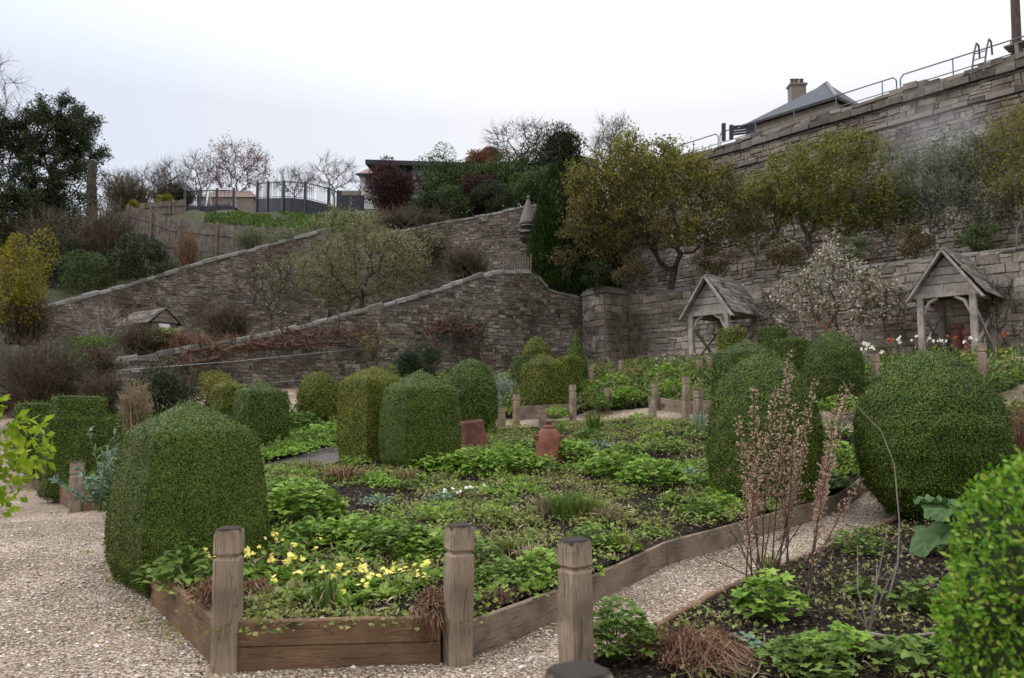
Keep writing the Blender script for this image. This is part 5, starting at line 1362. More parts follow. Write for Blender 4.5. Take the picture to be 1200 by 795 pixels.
# goal like white frame and hut with pinkish roof
c_ = P(262, 238, 54)
T = thing('hut', 'low hut with pinkish tiled roof behind the first deck', 'hut', c_)
mb = MB(); mb.box(c_ + A(.2, 1.2, -.2), (3.6, 2.0, 1.3)); mb.build('wall', M['house_stone'], T)
mb = MB(); z_ = c_[2] + .46; xa, xb, y0, y1 = c_[0] - 1.8, c_[0] + 2.2, c_[1] + .1, c_[1] + 2.3; ym = (y0 + y1) / 2
mb.add([(xa, y0, z_), (xb, y0, z_), (xb - .7, ym, z_ + .75), (xa + .7, ym, z_ + .75), (xa, y1, z_), (xb, y1, z_)], [[0, 1, 2, 3], [4, 3, 2, 5]]); mb.add([(xa, y0, z_), (xa + .7, ym, z_ + .75), (xa, y1, z_), (xb, y0, z_), (xb - .7, ym, z_ + .75), (xb, y1, z_)], [[0, 1, 2], [3, 5, 4]]); mb.build('roof', M['roof_red'], T)
T = thing('garden_frame', 'white painted swing like frame standing on the first deck', 'frame', P(260, 243, 51))
fa = [P(241, 243, 51), P(245, 222.5, 51.4), P(275, 222.5, 51.4), P(272, 243, 51), P(248, 243, 52.2), P(276, 243, 52.2)]
for a_, b_, nme in ((0, 1, 'leg'), (1, 2, 'crossbar'), (2, 3, 'leg'), (1, 4, 'leg'), (2, 5, 'leg')):
    mb = MB(); mb.frusta([fa[a_]], [fa[b_]], .05, .05, 6); mb.build(nme, M['white'], T)
# flat roofed house
hc = P(480, 230, 56)
T = thing('house', 'flat roofed dark timber house with big windows on the hilltop', 'house', hc)
def bx(name, x0, x1, y0_, y1_, Yf, dep, mat, parent=T, jit=0):
    a_, b_ = P(x0, y1_, Yf), P(x1, y0_, Yf)
    mb = MB(); mb.box(((a_[0] + b_[0]) / 2, Yf + dep / 2, (a_[2] + b_[2]) / 2), (b_[0] - a_[0], dep, b_[2] - a_[2])); return mb.build(name, M[mat], parent)
ra, rb_ = P(428, 187, 55), P(590, 178, 58)
mb = MB(); z0 = ra[2]; th = .34
mb.hexa([A(ra[0], 55, z0 - th), A(rb_[0], 57, z0 - th + .35), A(rb_[0], 65, z0 - th + .35), A(ra[0] + .9, 65, z0 - th), A(ra[0], 55, z0), A(rb_[0], 57, z0 + .35), A(rb_[0], 65, z0 + .35), A(ra[0] + .9, 65, z0)])
mb.build('roof', M['roof_dark'], T)
bx('wall', 443, 535, 193.5, 250, 56.6, 6, 'house_stone')
for x0, x1 in ((445, 474), (482, 500), (504, 522)):
    w_ = bx('window', x0, x1, 194.5, 212, 56.5, .12, 'roof_dark')
    w_['_w'] = T['_w']; pn = bx('pane', x0 + 1.2, x1 - 1.2, 195.6, 211, 56.46, .05, 'window', T)
    pn.parent = w_
bx('door', 476, 481, 196, 226, 56.5, .1, 'roof_dark')
T2 = thing('house', 'small white house end with red tiled roof left of the flat roofed house', 'house', P(432, 235, 60))
bx('wall', 421, 452, 203, 245, 60.5, 5, 'render', T2)
bx('window', 428, 436, 206, 220, 60.4, .15, 'window', T2)
e0, e1 = P(418, 203.5, 60.1), P(456, 203.5, 60.1); pk = P(440, 195, 62.5)
mb = MB(); mb.add([e0, e1, A(e1[0], 66, e1[2]), A(e0[0], 66, e0[2]), pk + A(-.2, 0, 0), pk + A(2, 0, 0)], [[0, 1, 5, 4], [2, 3, 4, 5]]); mb.add([e0, pk + A(-.2, 0, 0), A(e0[0], 66, e0[2]), e1, pk + A(2, 0, 0), A(e1[0], 66, e1[2])], [[2, 1, 0], [3, 5, 4]]); mb.build('roof', M['roof_red'], T2)
bx('gutter', 417.5, 456, 203, 205.5, 60.0, .15, 'roof_dark', T2)
# dark roof behind cypress
rp_ = P(690, 190, 52)
T = thing('house', 'dark slate roof end showing between the skyline hedge and the bronze tree', 'house', rp_)
a_, b_ = P(676, 181, 52), P(702, 188, 52)
mb = MB(); mb.hexa([A(a_[0], 52, a_[2] - .5), A(b_[0], 52, b_[2] - .5), A(b_[0], 58, b_[2] - .5), A(a_[0], 58, a_[2] - .5), a_, b_, A(b_[0], 58, b_[2]), A(a_[0], 58, a_[2])]); mb.build('roof', M['roof_dark'], T)
bx('wall', 678, 700, 190, 220, 52.3, 5, 'house_stone', T)
# house on the great wall
Yh = 42.0
hl, hr = P(868, 147, 40), P(1006, 117, 40)
T = thing('house', 'grey slate hipped roof house with chimney behind the top of the great wall', 'house', P(935, 150, Yh))
z_ = (hl[2] + hr[2]) / 2
el = P(868, 148, 43.0); er = P(980, 111, 38.8); er[2] = el[2]; pd = A(.776, .63, 0) * 5.5; bl = el + pd; br = er + pd
rg1 = P(969, 97.5, 41.6); rg0 = P(950, 103, 43.2); rg0[2] = rg1[2]
def slope(name, quads, mat, th=.1):
    mb = MB()
    for q in quads: mb.add(q, [list(range(len(q)))])
    return mb.build(name, M[mat], T)
rf = slope('roof', [[el, er, rg1, rg0], [er, br, rg1], [br, bl, rg0, rg1], [bl, el, rg0]], 'slate')
ins = (el + er + bl + br) / 4
def inn(p): return p + (ins - p) * .07 - A(0, 0, .12)
mb = MB()
for p, q in ((el, er), (er, br), (br, bl), (bl, el)): mb.add([inn(p) - A(0, 0, 3), inn(q) - A(0, 0, 3), inn(q), inn(p)], [[0, 1, 2, 3]])
mb.build('wall', M['house_stone'], T)
mb = MB()
for p, q in ((el, er), (er, br)): mb.beam(p - A(0, 0, .05), q - A(0, 0, .05), .16, .16)
mb.build('gutter', M['roof_dark'], T)
mb = MB(); mb.tube([rg0 + A(0, 0, .03), rg1 + A(0, 0, .03), er + A(0, 0, .05)], .09, 6); mb.build('ridge', M['stone_grey'], T)
cc = P(934, 112, 43.5)
mb = MB(); mb.box(cc - A(0, 0, .35), (.85, .6, 1.75)); mb.box(cc + A(0, 0, .56), (.98, .74, .12)); ch = mb.build('chimney', M['bark_pale'], T); ch.parent = rf
for dx in (-.25, .0, .27):
    mb = MB(); mb.lathe(cc + A(dx, 0, .61), [(.13, 0), (.13, .06), (.11, .24 + .1 * random.random()), (.135, .34), (.10, .35)], 10); q = mb.build('chimney_pot', M['terracotta_dark'], T); q.parent = rf
# small gate posts left of railing
T = thing('timber_gate', 'dark timber gate at the left end of the railing beside the slate roof', 'gate', P(855, 160, 34))
for px, yt_, yb_ in ((848, 145, 165), (857, 147, 163)):
    mb = MB(); mb.beam(P(px, yb_, 34.6), P(px, yt_, 34.6), .16, .16); mb.build('gate_post', M['roof_dark'], T)
mb = MB()
for k in range(4): mb.beam(P(858, 149 + 3 * k, 34.9), P(885, 146 + 3 * k, 34.9), .05, .09)
mb.build('board_panel', M['roof_dark'], T)

# small hut among the shrubs on the left
hc = P(183, 392, 25.0)
T = thing('hut', 'little wooden hut with stone slate roof between the two walls', 'hut', hc)
W_, Dp, zE, zR = .95, 1.9, P(183, 378, 25)[2], P(195, 362, 25)[2]
fx = P(193, 378, 25.0); ang = R(-32)
def hl_(u, v, z): return A(fx[0] + math.cos(ang) * u - math.sin(ang) * v, fx[1] + math.sin(ang) * u + math.cos(ang) * v, z)
ang = R(53); d0 = zE - .9
mb = MB(); mb.hexa([hl_(-.4, 0, d0), hl_(.4, 0, d0), hl_(.4, Dp, d0), hl_(-.4, Dp, d0), hl_(-.4, 0, zE), hl_(.4, 0, zE), hl_(.4, Dp, zE), hl_(-.4, Dp, zE)]); mb.build('wall', M['fencewood'], T)
mb = MB()
for k in range(3):
    f0, f1 = k / 3, (k + 1) / 3 - .03; z0, z1 = zE + (zR - zE) * f0, zE + (zR - zE) * f1
    w0, w1 = .44 * (1 - f0), .44 * (1 - f1) ; o_ = -.02 * (3 - k)
    mb.hexa([hl_(-w0, o_, z0), hl_(w0, o_, z0), hl_(w0, .05, z0), hl_(-w0, .05, z0), hl_(-w1, o_ + .01, z1), hl_(w1, o_ + .01, z1), hl_(w1, .05, z1), hl_(-w1, .05, z1)])
mb.build('gable_boards', M['fencewood'], T)
mb = MB()
for sgn in (-1, 1):
    for r_ in range(5):
        for c_ in range(8):
            u0, u1 = .58 * (1 - r_ / 5) + .03, .58 * (1 - (r_ + 1) / 5); z0, z1 = zE - .06 + (zR + .05 - zE) * r_ / 5, zE - .06 + (zR + .05 - zE) * (r_ + 1) / 5
            v0, v1 = -.08 + c_ * .26 + rng.normal(0, .01), -.08 + (c_ + 1) * .26 - .01; t_ = .03 + rng.uniform(0, .015)
            mb.hexa([hl_(sgn * u0, v0, z0), hl_(sgn * u0, v1, z0), hl_(sgn * u1, v1, z1), hl_(sgn * u1, v0, z1), hl_(sgn * u0, v0, z0 + t_), hl_(sgn * u0, v1, z0 + t_), hl_(sgn * u1, v1, z1 + t_), hl_(sgn * u1, v0, z1 + t_)])
mb.build('roof', M['rubble'], T)
mb = MB(); mb.hexa([hl_(-.2, -.03, zE - .32), hl_(.16, -.03, zE - .32), hl_(.16, -.005, zE - .32), hl_(-.2, -.005, zE - .32), hl_(-.2, -.03, zE - .05), hl_(.16, -.03, zE - .05), hl_(.16, -.005, zE - .05), hl_(-.2, -.005, zE - .05)]); mb.build('window', M['white'], T)

# ================================================================== SHELTERS
def shelter(label, px, Y, zb_, seat):
    c_ = A((px - CX) / FPX * Y, Y, 0)
    fw, fd = D_DIR, -D_N                       # along the gable, into the wall
    T = thing('shelter', label, 'shelter', (c_[0], c_[1], zb_))
    def q(u, v, z): return c_ + fw * u + fd * v + A(0, 0, z)
    zbm, zap, hw, dep = 4.36, 5.52, .62, 1.75
    ev, ezz = .90, 4.30
    for u in (-hw, hw):
        for v in (0, dep):
            mb = MB(); mb.beam(q(u, v, zb_ - .2), q(u, v, zbm), .15, .15, fw); mb.build('post', M['greywood'], T)
    for v in (0, dep):
        mb = MB(); mb.beam(q(-hw - .16, v, zbm + .062), q(hw + .16, v, zbm + .062), .14, .12); mb.build('tie_beam', M['greywood'], T)
    for u in (-hw, hw):
        mb = MB(); mb.beam(q(u, .09, zbm + .05), q(u, dep - .09, zbm + .05), .11, .09); mb.build('side_beam', M['greywood'], T)
        mb = MB(); a_, b_ = zb_ + .35, zbm - .35
        mb.beam(q(u - .012, .08, a_), q(u - .012, dep - .08, b_), .045, .09); mb.beam(q(u + .035, .08, b_), q(u + .035, dep - .08, a_), .045, .09); mb.build('cross_brace', M['greywood'], T)
    for sgn in (-1, 1):
        mb = MB(); p0, p1, p2 = q(sgn * (hw - .07), 0, zbm - .42), q(sgn * (hw - .2), 0, zbm - .13), q(sgn * (hw - .42), 0, zbm)
        mb.tube([p0, p1, p2], .045, 6); mb.build('curved_brace', M['greywood'], T)
    # gable boarding
    mb = MB(); nb = 4; zl = zbm + .125
    for k in range(nb):
        f0, f1 = k / nb, (k + 1) / nb - .025; z0, z1 = zl + (zap - .12 - zl) * f0, zl + (zap - .12 - zl) * f1
        w0, w1 = .74 * (1 - f0) + .02, .74 * (1 - f1) + .02; o_ = .0 + .006 * (k % 2)
        mb.hexa([q(-w0, o_ - .02, z0), q(w0, o_ - .02, z0), q(w0, o_ + .02, z0), q(-w0, o_ + .02, z0), q(-w1, o_ - .02, z1), q(w1, o_ - .02, z1), q(w1, o_ + .02, z1), q(-w1, o_ + .02, z1)])
    mb.build('gable_board', M['greywood'], T)
    for sgn in (-1, 1):
        mb = MB(); mb.beam(q(sgn * ev, -.17, ezz - .03), q(sgn * .015, -.17, zap + .02), .05, .19, tuple(fd)); mb.build('barge_board', M['greywood'], T)
    # stone slates, course by course
    mb = MB(); nc, ncol = 9, 9
    for sgn in (-1, 1):
        for r_ in range(nc):
            f0, f1 = r_ / nc, (r_ + 1.25) / nc
            for k in range(ncol + (r_ % 2)):
                v0 = -.12 + (k - .5 * (r_ % 2)) * (dep + .35) / ncol; v1 = v0 + (dep + .35) / ncol - .012
                v0, v1 = max(v0, -.13), min(v1, dep + .22)
                if v1 - v0 < .05: continue
                u0, u1 = (ev + .06) * (1 - f0), max(.0, (ev + .06) * (1 - f1)); z0 = ezz + .05 + (zap + .05 - ezz) * f0; z1 = ezz + .05 + (zap + .05 - ezz) * min(1, f1)
                t_ = .028 + rng.uniform(0, .02); li = .028
                mb.hexa(np.array([q(sgn * u0, v0, z0 + li), q(sgn * u0, v1, z0 + li), q(sgn * u1, v1, z1), q(sgn * u1, v0, z1), q(sgn * u0, v0, z0 + li + t_), q(sgn * u0, v1, z0 + li + t_), q(sgn * u1, v1, z1 + t_), q(sgn * u1, v0, z1 + t_)]) + rng.normal(0, .006, (8, 3)))
    mb.build('roof', M['tile'], T)
    mb = MB(); mb.beam(q(0, -.13, zap + .09), q(0, dep + .2, zap + .09), .13, .05); mb.build('ridge', M['tile'], T)
    mb = MB()
    for k in range(4): mb.beam(q(-hw + .1, dep - .28 + .1 * k - .14, zb_ + .48), q(hw - .1, dep - .28 + .1 * k - .14, zb_ + .48), .085, .03)
    mb.build('seat', M['greywood'], T)
    return T
shelter('left open oak shelter with pointed gable and slate roof against the terrace wall', 832, 24.2, 2.5, 1)
shelter('right open oak shelter with pointed gable, nearer and larger, beyond the round box ball', 1113, 20.1, 2.65, 1)
for px, Y, h_, r_, lab in ((1124, 20.6, .95, .15, 'dull red clay pot standing inside the right shelter'), (1137, 20.2, .75, .12, 'slim red clay pipe standing beside the right post of the right shelter')):
    g = at(px, Y); mb = MB(); mb.lathe(g, [(r_ * 1.1, 0), (r_, .05), (r_ * .9, h_ * .8), (r_ * 1.15, h_ * .88), (r_ * 1.15, h_), (r_ * .85, h_), (r_ * .8, h_ * .6)], 16)
    tag(mb.build('chimney_pot', M['terracotta_dark'], loc=g), lab, 'clay pot')

# dovecote and picket fence on the wall
dz = P(619, 283, 31.6); dx = dz[0]
T = thing('dovecote', 'round wooden dovecote with tall conical shingled roof on a post beside the cypress', 'dovecote', (dx, 31.6, 6.0))
c_ = A(dx, 31.6, 0); zz_ = lambda y: P(617, y, 31.6)[2]
mb = MB(); mb.frusta([A(dx, 31.6, 5.8)], [A(dx, 31.6, zz_(282))], .09, .08, 8); mb.build('pole', M['bark'], T)
mb = MB(); mb.lathe(c_, [(.02, zz_(287)), (.26, zz_(284)), (.38, zz_(280)), (.38, zz_(279))], 16); mb.build('base', M['bark'], T)
for (ya, yb2, r_) in ((279, 273, .27), (271, 265.5, .24)):
    mb = MB(); mb.lathe(c_, [(r_, zz_(ya)), (r_, zz_(yb2))], 14); body = mb.build('nest_drum', M['bark'], T)
    for k in range(7):
        a_ = R(-150 + 20 * k * 1.5); mb = MB(); pp = A(dx + math.cos(a_) * (r_ + .003), 31.6 + math.sin(a_) * (r_ + .003), (zz_(ya) + zz_(yb2)) / 2)
        mb.box(pp, (.012, .075, .11), a_); h_ = mb.build('nest_hole', M['roof_dark'], T); h_.parent = body
for (ya, yb2, r0_, r1_) in ((273.5, 270.5, .40, .24), (266, 262.5, .38, .24)):
    mb = MB(); mb.lathe(c_, [(r0_, zz_(ya)), (r1_, zz_(yb2)), (.05, zz_(yb2) + .01)], 16); mb.build('skirt_roof', M['rubble'], T)
mb = MB(); mb.lathe(c_, [(.36, zz_(263)), (.37, zz_(261)), (.24, zz_(250)), (.13, zz_(240)), (.035, zz_(233)), (.07, zz_(232)), (.03, zz_(229.5)), (.01, zz_(229))], 14); mb.build('roof', M['rubble'], T)
a_, b_ = P(590, 316, 29.0), P(622, 322, 29.4)
T = thing('picket_fence', 'short grey picket gate standing on the high end of the dark wall', 'fence', a_)
for k in range(11):
    t_ = k / 10; p = a_ + (b_ - a_) * t_ + A(0, .0, .0); zt_ = P(590 + 32 * t_, 297 - 2 * math.sin(t_ * 3) + (4 if k % 2 else 0), 29.2)[2]
    mb = MB(); mb.beam(A(p[0], p[1], p[2]), A(p[0], p[1], zt_), .055, .03); mb.build('picket', M['fencewood'], T)
for f in (.25, .75):
    mb = MB(); o_ = A(0, .045, (P(606, 297, 29.2)[2] - a_[2]) * f); mb.beam(a_ + o_, b_ + o_, .03, .06); mb.build('rail', M['fencewood'], T)

# ================================================================== POTS IN THE BED
g = G(643, 538, .25); sc_ = 42 / FPX * g[1] / .60
T = thing('forcing_pot', 'terracotta rhubarb forcer with knobbed lid and side lug in the middle bed', 'pot', g)
mb = MB(); mb.lathe(g, [(.215, -.05), (.222, 0), (.222, .03), (.21, .05), (.205, .20), (.19, .33), (.165, .43), (.125, .485), (.10, .50), (.09, .495)], 28); mb.build('body', M['terracotta'], T, smooth=True)
mb = MB(); mb.lathe(g, [(.115, .498), (.118, .512), (.10, .53), (.055, .548), (.045, .565), (.062, .585), (.055, .612), (.02, .622), (.0, .623)], 20); mb.build('lid', M['terracotta_dark'], T, smooth=True)
for sgn in (-1, 1):
    mb = MB(); mb.tube([g + A(sgn * .155, -.05, .36), g + A(sgn * .215, -.06, .375), g + A(sgn * .235, -.06, .35), g + A(sgn * .19, -.05, .31)], .022, 7); mb.build('lug', M['terracotta'], T, smooth=True)
g = G(554, 519, .25)
mb = MB(); mb.lathe(g, [(.30, -.06), (.30, 0), (.29, .04), (.235, .38), (.232, .415), (.205, .42), (.20, .36), (.25, .05)], 26)
o = mb.build('forcing_pot', M['terracotta_dark'], loc=g, smooth=True); o.rotation_euler = (R(4), R(-5), 0)
tag(o, 'open topped reddish brown clay pot leaning beside the pyramid topped box', 'pot')
# ================================================================== BED PLANTS
def bed_z(x, y, lift=.20): return float(soilz(x, y, lift))
def bpt(px, py, lift=.205):
    g = G(px, py, lift); g[2] -= .015; return g
GC = 'leafy herb clumps in the middle bed'
# (px, base y, radius m, height m, leaves, leaf size, material, template, label)
for q in [
    (352, 612, .46, .42, 260, .13, 'leaf_bright', LOBED, 'lush bright clump hard against the right side of the front left box block'),
    (330, 600, .30, .34, 120, .12, 'leaf_mid', LOBED, 'darker clump squeezed behind the lush one beside the front left box block'),
    (372, 640, .34, .24, 170, .10, 'leaf_bright', LOBED, 'fresh low clump behind the primroses, first of the leafy row from the box block'),
    (422, 640, .42, .27, 230, .10, 'leaf_bright', LOBED, 'wide fresh clump in the leafy row behind the primroses'),
    (470, 650, .38, .25, 200, .10, 'leaf_mid', LOBED, 'mid green clump in the leafy row behind the primroses'),
    (508, 655, .34, .26, 180, .095, 'leaf_bright', LOBED, 'fresh clump just left of the dark topped corner post'),
    (560, 672, .26, .26, 130, .085, 'leaf_mid', LOBED, 'leafy clump immediately right of the dark topped corner post'),
    (588, 690, .22, .20, 100, .08, 'leaf_mid', LOBED, 'small leafy clump above the path boards right of the corner post'),
    (637, 680, .26, .22, 120, .08, 'leaf_bright', LOBED, 'light ferny clump left of the path side post'),
    (505, 553, .40, .28, 170, .13, 'leaf_bright', LOBED, 'bright clump at the foot of the pyramid topped box'),
    (555, 555, .52, .34, 280, .13, 'leaf_bright', LOBED, 'broad bright clump in front of the brown pot'),
    (598, 552, .50, .36, 260, .13, 'leaf_bright', LOBED, 'broad bright clump just left of the lidded forcer'),
    (612, 535, .40, .30, 150, .12, 'leaf_mid', LOBED, 'mid green clump behind the lidded forcer on its left'),
    (668, 540, .42, .32, 190, .13, 'leaf_bright', LOBED, 'bright clump just right of the lidded forcer'),
    (640, 552, .30, .16, 90, .10, 'leaf_mid', LOBED, 'low leaves at the foot of the lidded forcer'),
    (718, 560, .44, .36, 230, .13, 'leaf_bright', LOBED, 'rounded bright clump in open soil right of the forcer'),
    (765, 572, .46, .38, 260, .13, 'leaf_bright', LOBED, 'largest rounded bright clump in the open soil nearest the big dome'),
    (735, 536, .34, .24, 110, .11, 'leaf_mid', LOBED, 'small clump behind the two rounded bright ones'),
    (780, 530, .36, .2, 110, .11, 'leaf_mid', LOBED, 'low clump in front of the pale gravel bend'),
    (690, 515, .36, .2, 110, .12, 'leaf_mid', LOBED, 'low clump behind the bright one right of the forcer'),
    (828, 575, .22, .18, 70, .09, 'leaf_mid', LOBED, 'small clump near the left foot of the big dome'),
    (822, 610, .26, .22, 90, .10, 'leaf_mid', LOBED, 'leafy clump on the soil below the big dome'),
    (850, 600, .18, .22, 60, .08, 'leaf_bright', LOBED, 'little upright clump close under the big dome'),
    (600, 612, .30, .12, 130, .07, 'leaf_olive', LOBED, 'flat mat of leaves in the middle of the bed'),
    (525, 600, .32, .10, 130, .06, 'leaf_olive', LOBED, 'flat olive mat left of the middle of the bed'),
    (690, 640, .24, .18, 110, .065, 'leaf_mid', LOBED, 'feathery low clump behind the path side post'),
    (720, 645, .24, .14, 110, .06, 'leaf_bright', LOBED, 'feathery bright clump near the bare soil by the path boards'),
    (972, 575, .30, .26, 110, .10, 'leaf_mid', LOBED, 'green clump in the gap between the two big right hand domes'),
    (985, 545, .34, .3, 120, .11, 'leaf_bright', LOBED, 'bright clump further back in the gap between the two big right hand domes'),
    (975, 515, .36, .3, 110, .11, 'leaf_mid', LOBED, 'mid green clump at the back of the gap under the smooth box egg'),
    (450, 570, .24, .16, 70, .08, 'leaf_bright', LOBED, 'small spurge like clump before the yellowed wedge'),
    (480, 575, .22, .16, 60, .08, 'leaf_mid', LOBED, 'small green clump before the pyramid topped box'),
    (440, 592, .20, .12, 70, .06, 'leaf_blue', LOBED, 'bluish rosette in the middle left of the bed'),
    (515, 590, .20, .12, 60, .07, 'leaf_blue', LOBED, 'bluish rosette with cream buds in the centre of the bed'),
    (700, 527, .34, .16, 60, .15, 'leaf_blue', OVAL, 'glaucous broad leaved plant at the back of the open soil'),
    (806, 560, .30, .14, 50, .13, 'leaf_blue', OVAL, 'glaucous broad leaved plant left of the big dome'),
]:
    px, py, rad, h, n, sz_, mt, tm, lab = q
    clump('leafy_plant', lab, bpt(px, py), rad, h * 1.05, int(n * 2.1), sz_ * .74, mt, tm, GC, asp=.95 if tm is LOBED else .55)
# strap leaved tufts
for px, py, lift, rad, h, n, w_, mt, lab in [
    (697, 507, .2, .28, .55, 90, .022, 'leaf_mid', 'tall tuft of strap leaves between two grey posts'), (540, 500, .2, .3, .45, 70, .025, 'leaf_bright', 'tuft of daffodil leaves at the foot of the broad dome'),
    (574, 510, .2, .25, .45, 60, .025, 'leaf_bright', 'tuft of strap leaves behind the brown pot'), (660, 605, .205, .30, .36, 260, .008, 'leaf_mid', 'thin feathery fennel tuft in the middle of the bed'),
    (685, 598, .25, .24, .30, 120, .008, 'leaf_olive', 'yellowing thin tuft beside the fennel'), (380, 706, .25, .13, .22, 40, .022, 'leaf_mid', 'upright dark tuft among the primroses'),
    (620, 655, .25, .2, .16, 60, .010, 'straw', 'dry straw tuft near the middle front of the bed'), (640, 600, .25, .22, .26, 40, .012, 'straw', 'bent dry stalks left of the fennel'),
    (832, 612, .2, .14, .2, 40, .012, 'leaf_mid', 'small grassy tuft on the soil near the path boards'), (730, 640, .25, .18, .2, 60, .012, 'leaf_olive', 'yellow green tuft behind the path side post'),
    (820, 505, .2, .2, .5, 50, .02, 'leaf_blue', 'grey green strap tuft at the left edge of the big dome'), (655, 510, .2, .25, .35, 60, .018, 'leaf_mid', 'strap leaf tuft right of the forcer lid'),
    (600, 640, .25, .2, .12, 70, .010, 'leaf_olive', 'low grassy patch behind the corner post'), (470, 690, .25, .12, .12, 40, .012, 'leaf_olive', 'mossy yellow tuft in the bare patch by the primroses'),
    (405, 560, .25, .35, .22, 130, .012, 'dead', 'brown dying tuft in front of the dark gravel'), (475, 562, .25, .25, .2, 90, .010, 'dead', 'brownish tuft under the pyramid topped box'),
    (360, 552, .2, .35, .25, 110, .012, 'leaf_olive', 'olive tuft beside the dark gravel patch')]:
    tuft('grass_tuft', lab, bpt(px, py, lift), rad, h, n, w_, mt, 'tufts of narrow leaves in the beds')

for px, Y, h, mt, lab in [(690, 21.6, .5, 'leaf_mid', 'strap leaves at the near edge of the far bed right of the tall pale post'), (725, 21.2, .5, 'leaf_bright', 'strap leaves in the far bed behind the slim lone post'), (755, 21.0, .45, 'leaf_mid', 'strap leaves beside the slim post left of the gravel bend'), (770, 22.4, .5, 'straw', 'brown grassy tuft in the middle of the far bed'), (745, 23.4, .5, 'dead', 'reddish brown tuft at the back of the far bed'), (805, 21.6, .45, 'leaf_bright', 'strap leaves behind the leaning grey post'), (622, 21.2, .35, 'leaf_bright', 'strap leaves at the foot of the domed pyramid box on its left')]:
    tuft('grass_tuft', lab, at(px, Y, .06), .3, h, 110, .03, mt, 'tufts of narrow leaves in the beds')
# primroses: leaves plus every flower head
def primrose(label, px, py, nf, rad=.12, lift=.225, h=.15):
    g = bpt(px, py, lift); T = thing('primrose', label, 'primrose', g, 'yellow primroses along the front of the middle bed')
    n = 34; a_ = rng.uniform(0, 6.28, n); mb = MB()
    d_ = np.stack([np.cos(a_), np.sin(a_), rng.uniform(.1, .8, n)], 1)
    mb.inst(*OVAL, g + d_ * .02, d_, unit(A(0, 0, 1) + d_ * A(-.4, -.4, 0) + rdir(n) * .2), rng.uniform(.10, .17, n), .06); mb.build('leaves', M['leaf_bright'], T)
    sb = MB()
    for k in range(nf):
        aa = rng.uniform(0, 6.28); r_ = rad * math.sqrt(rng.random()); p = g + A(math.cos(aa) * r_, math.sin(aa) * r_, h * rng.uniform(.7, 1.35))
        sb.frusta([g + A(0, 0, .01)], [p], .003, .0025, 3)
        fb = MB(); m_ = 4
        o_ = rng.normal(0, .016, (m_, 3)) * A(1, 1, .7)
        fb.inst(*FLOWER, p + o_, unit(rdir(m_) * A(1, 1, .2)), unit(A(0, -.55, .8) + rdir(m_) * .5), rng.uniform(.032, .046, m_), .040)
        fb.build('flower', M['flower_y'], T)
    sb.build('stalks', M['leaf_mid'], T)
for q in [(312, 650, 7, 'rich yellow primrose cluster behind the left corner post'), (303, 672, 4, 'primrose with few flowers touching the left corner post on its right'), (328, 672, 4, 'primrose a little right of the left corner post'),
          (350, 680, 5, 'primrose in the left half of the row, beside the upright dark tuft'), (358, 660, 3, 'small primrose at the back of the row near the leafy clumps'), (395, 694, 4, 'primrose right of the upright dark tuft'),
          (425, 690, 6, 'flowery primrose at the middle of the board front'), (442, 702, 3, 'primrose spilling over the middle of the board front'), (462, 698, 4, 'primrose right of the middle of the board front'), (482, 690, 4, 'cream yellow primrose toward the right corner post'),
          (500, 682, 3, 'primrose just left of the dark topped corner post'), (245, 672, 3, 'single primrose left of the left corner post'), (345, 704, 2, 'low primrose above the left of the board front'), (410, 708, 2, 'nearly flowerless primrose above the board front')]:
    primrose(q[3], q[0], q[1], q[2])
for px, py, lab in ((528, 585, 'pale cream flowered plant in the centre of the bed'), (552, 578, 'second pale cream flowered plant, right of the first')):
    g = bpt(px, py); T = thing('primrose', lab, 'primrose', g, 'cream flowered plants in the bed centre')
    mb = MB(); n = 24; mb.inst(*OVAL, np.repeat(g[None], n, 0), rdir(n, .5), rdir(n, 1.5), .1, .05); mb.build('leaves', M['leaf_blue'], T)
    mb = MB(); n = 7; mb.inst(*FLOWER, g + rng.normal(0, .09, (n, 3)) * A(1, 1, .2) + A(0, 0, .11), rdir(n), unit(A(0, -.6, .8) + rdir(n) * .3), .05, .05); mb.build('flowers', M['flower_w'], T)

# low ground cover on the middle bed (uncountable): leaves, straw
def mdens(x, y): return (1 - .9 * np.exp(-((x + 1.05) / .45) ** 2 - ((y - 5.75) / .28) ** 2)) * np.clip(.16 + 2.1 * (fbm(x * 1.3 + 3, y * 1.3, 51) - .38) + .25 * (y < 9) - .55 * sstep(1.2, 3.0, x - .76 * (y - 5.0) + 3.2) * .8, .05, 1)
def cover_clumps(name, label, poly, nc, per, lift, smin, smax, mat, rmin, rmax, hmax, dens=None, tm=LOBED, asp=.9):
    """a mat made of many little domed plants with bare gaps between"""
    c = polypts(poly, nc, dens); rad = rng.uniform(rmin, rmax, nc) ; k = rng.poisson(per * (rad / rmax) ** 1.6) + 4
    i = np.repeat(np.arange(nc), k); n = len(i)
    a_ = rng.uniform(0, 6.283, n); rr = np.sqrt(rng.random(n))
    q = c[i] + np.stack([np.cos(a_), np.sin(a_)], 1) * (rr * rad[i])[:, None]
    hh = (rng.uniform(.35, 1, nc) * hmax)[i] * (1 - .8 * rr ** 2) * rng.uniform(.35, 1.05, n)
    p = np.column_stack([q, soilz(q[:, 0], q[:, 1], lift) + hh + .006])
    o_ = np.stack([np.cos(a_) * rr, np.sin(a_) * rr, np.full(n, .35)], 1)
    s_ = (rng.uniform(smin, smax, nc))[i] * rng.uniform(.6, 1.25, n)
    mb = MB(); mb.inst(*tm, p, unit(o_ + rdir(n) * .6), unit(A(0, 0, 1) + o_ * .5 + rdir(n) * .45), s_, s_ * asp)
    return tag(mb.build(name, M[mat]), label, 'ground cover', kind='stuff')
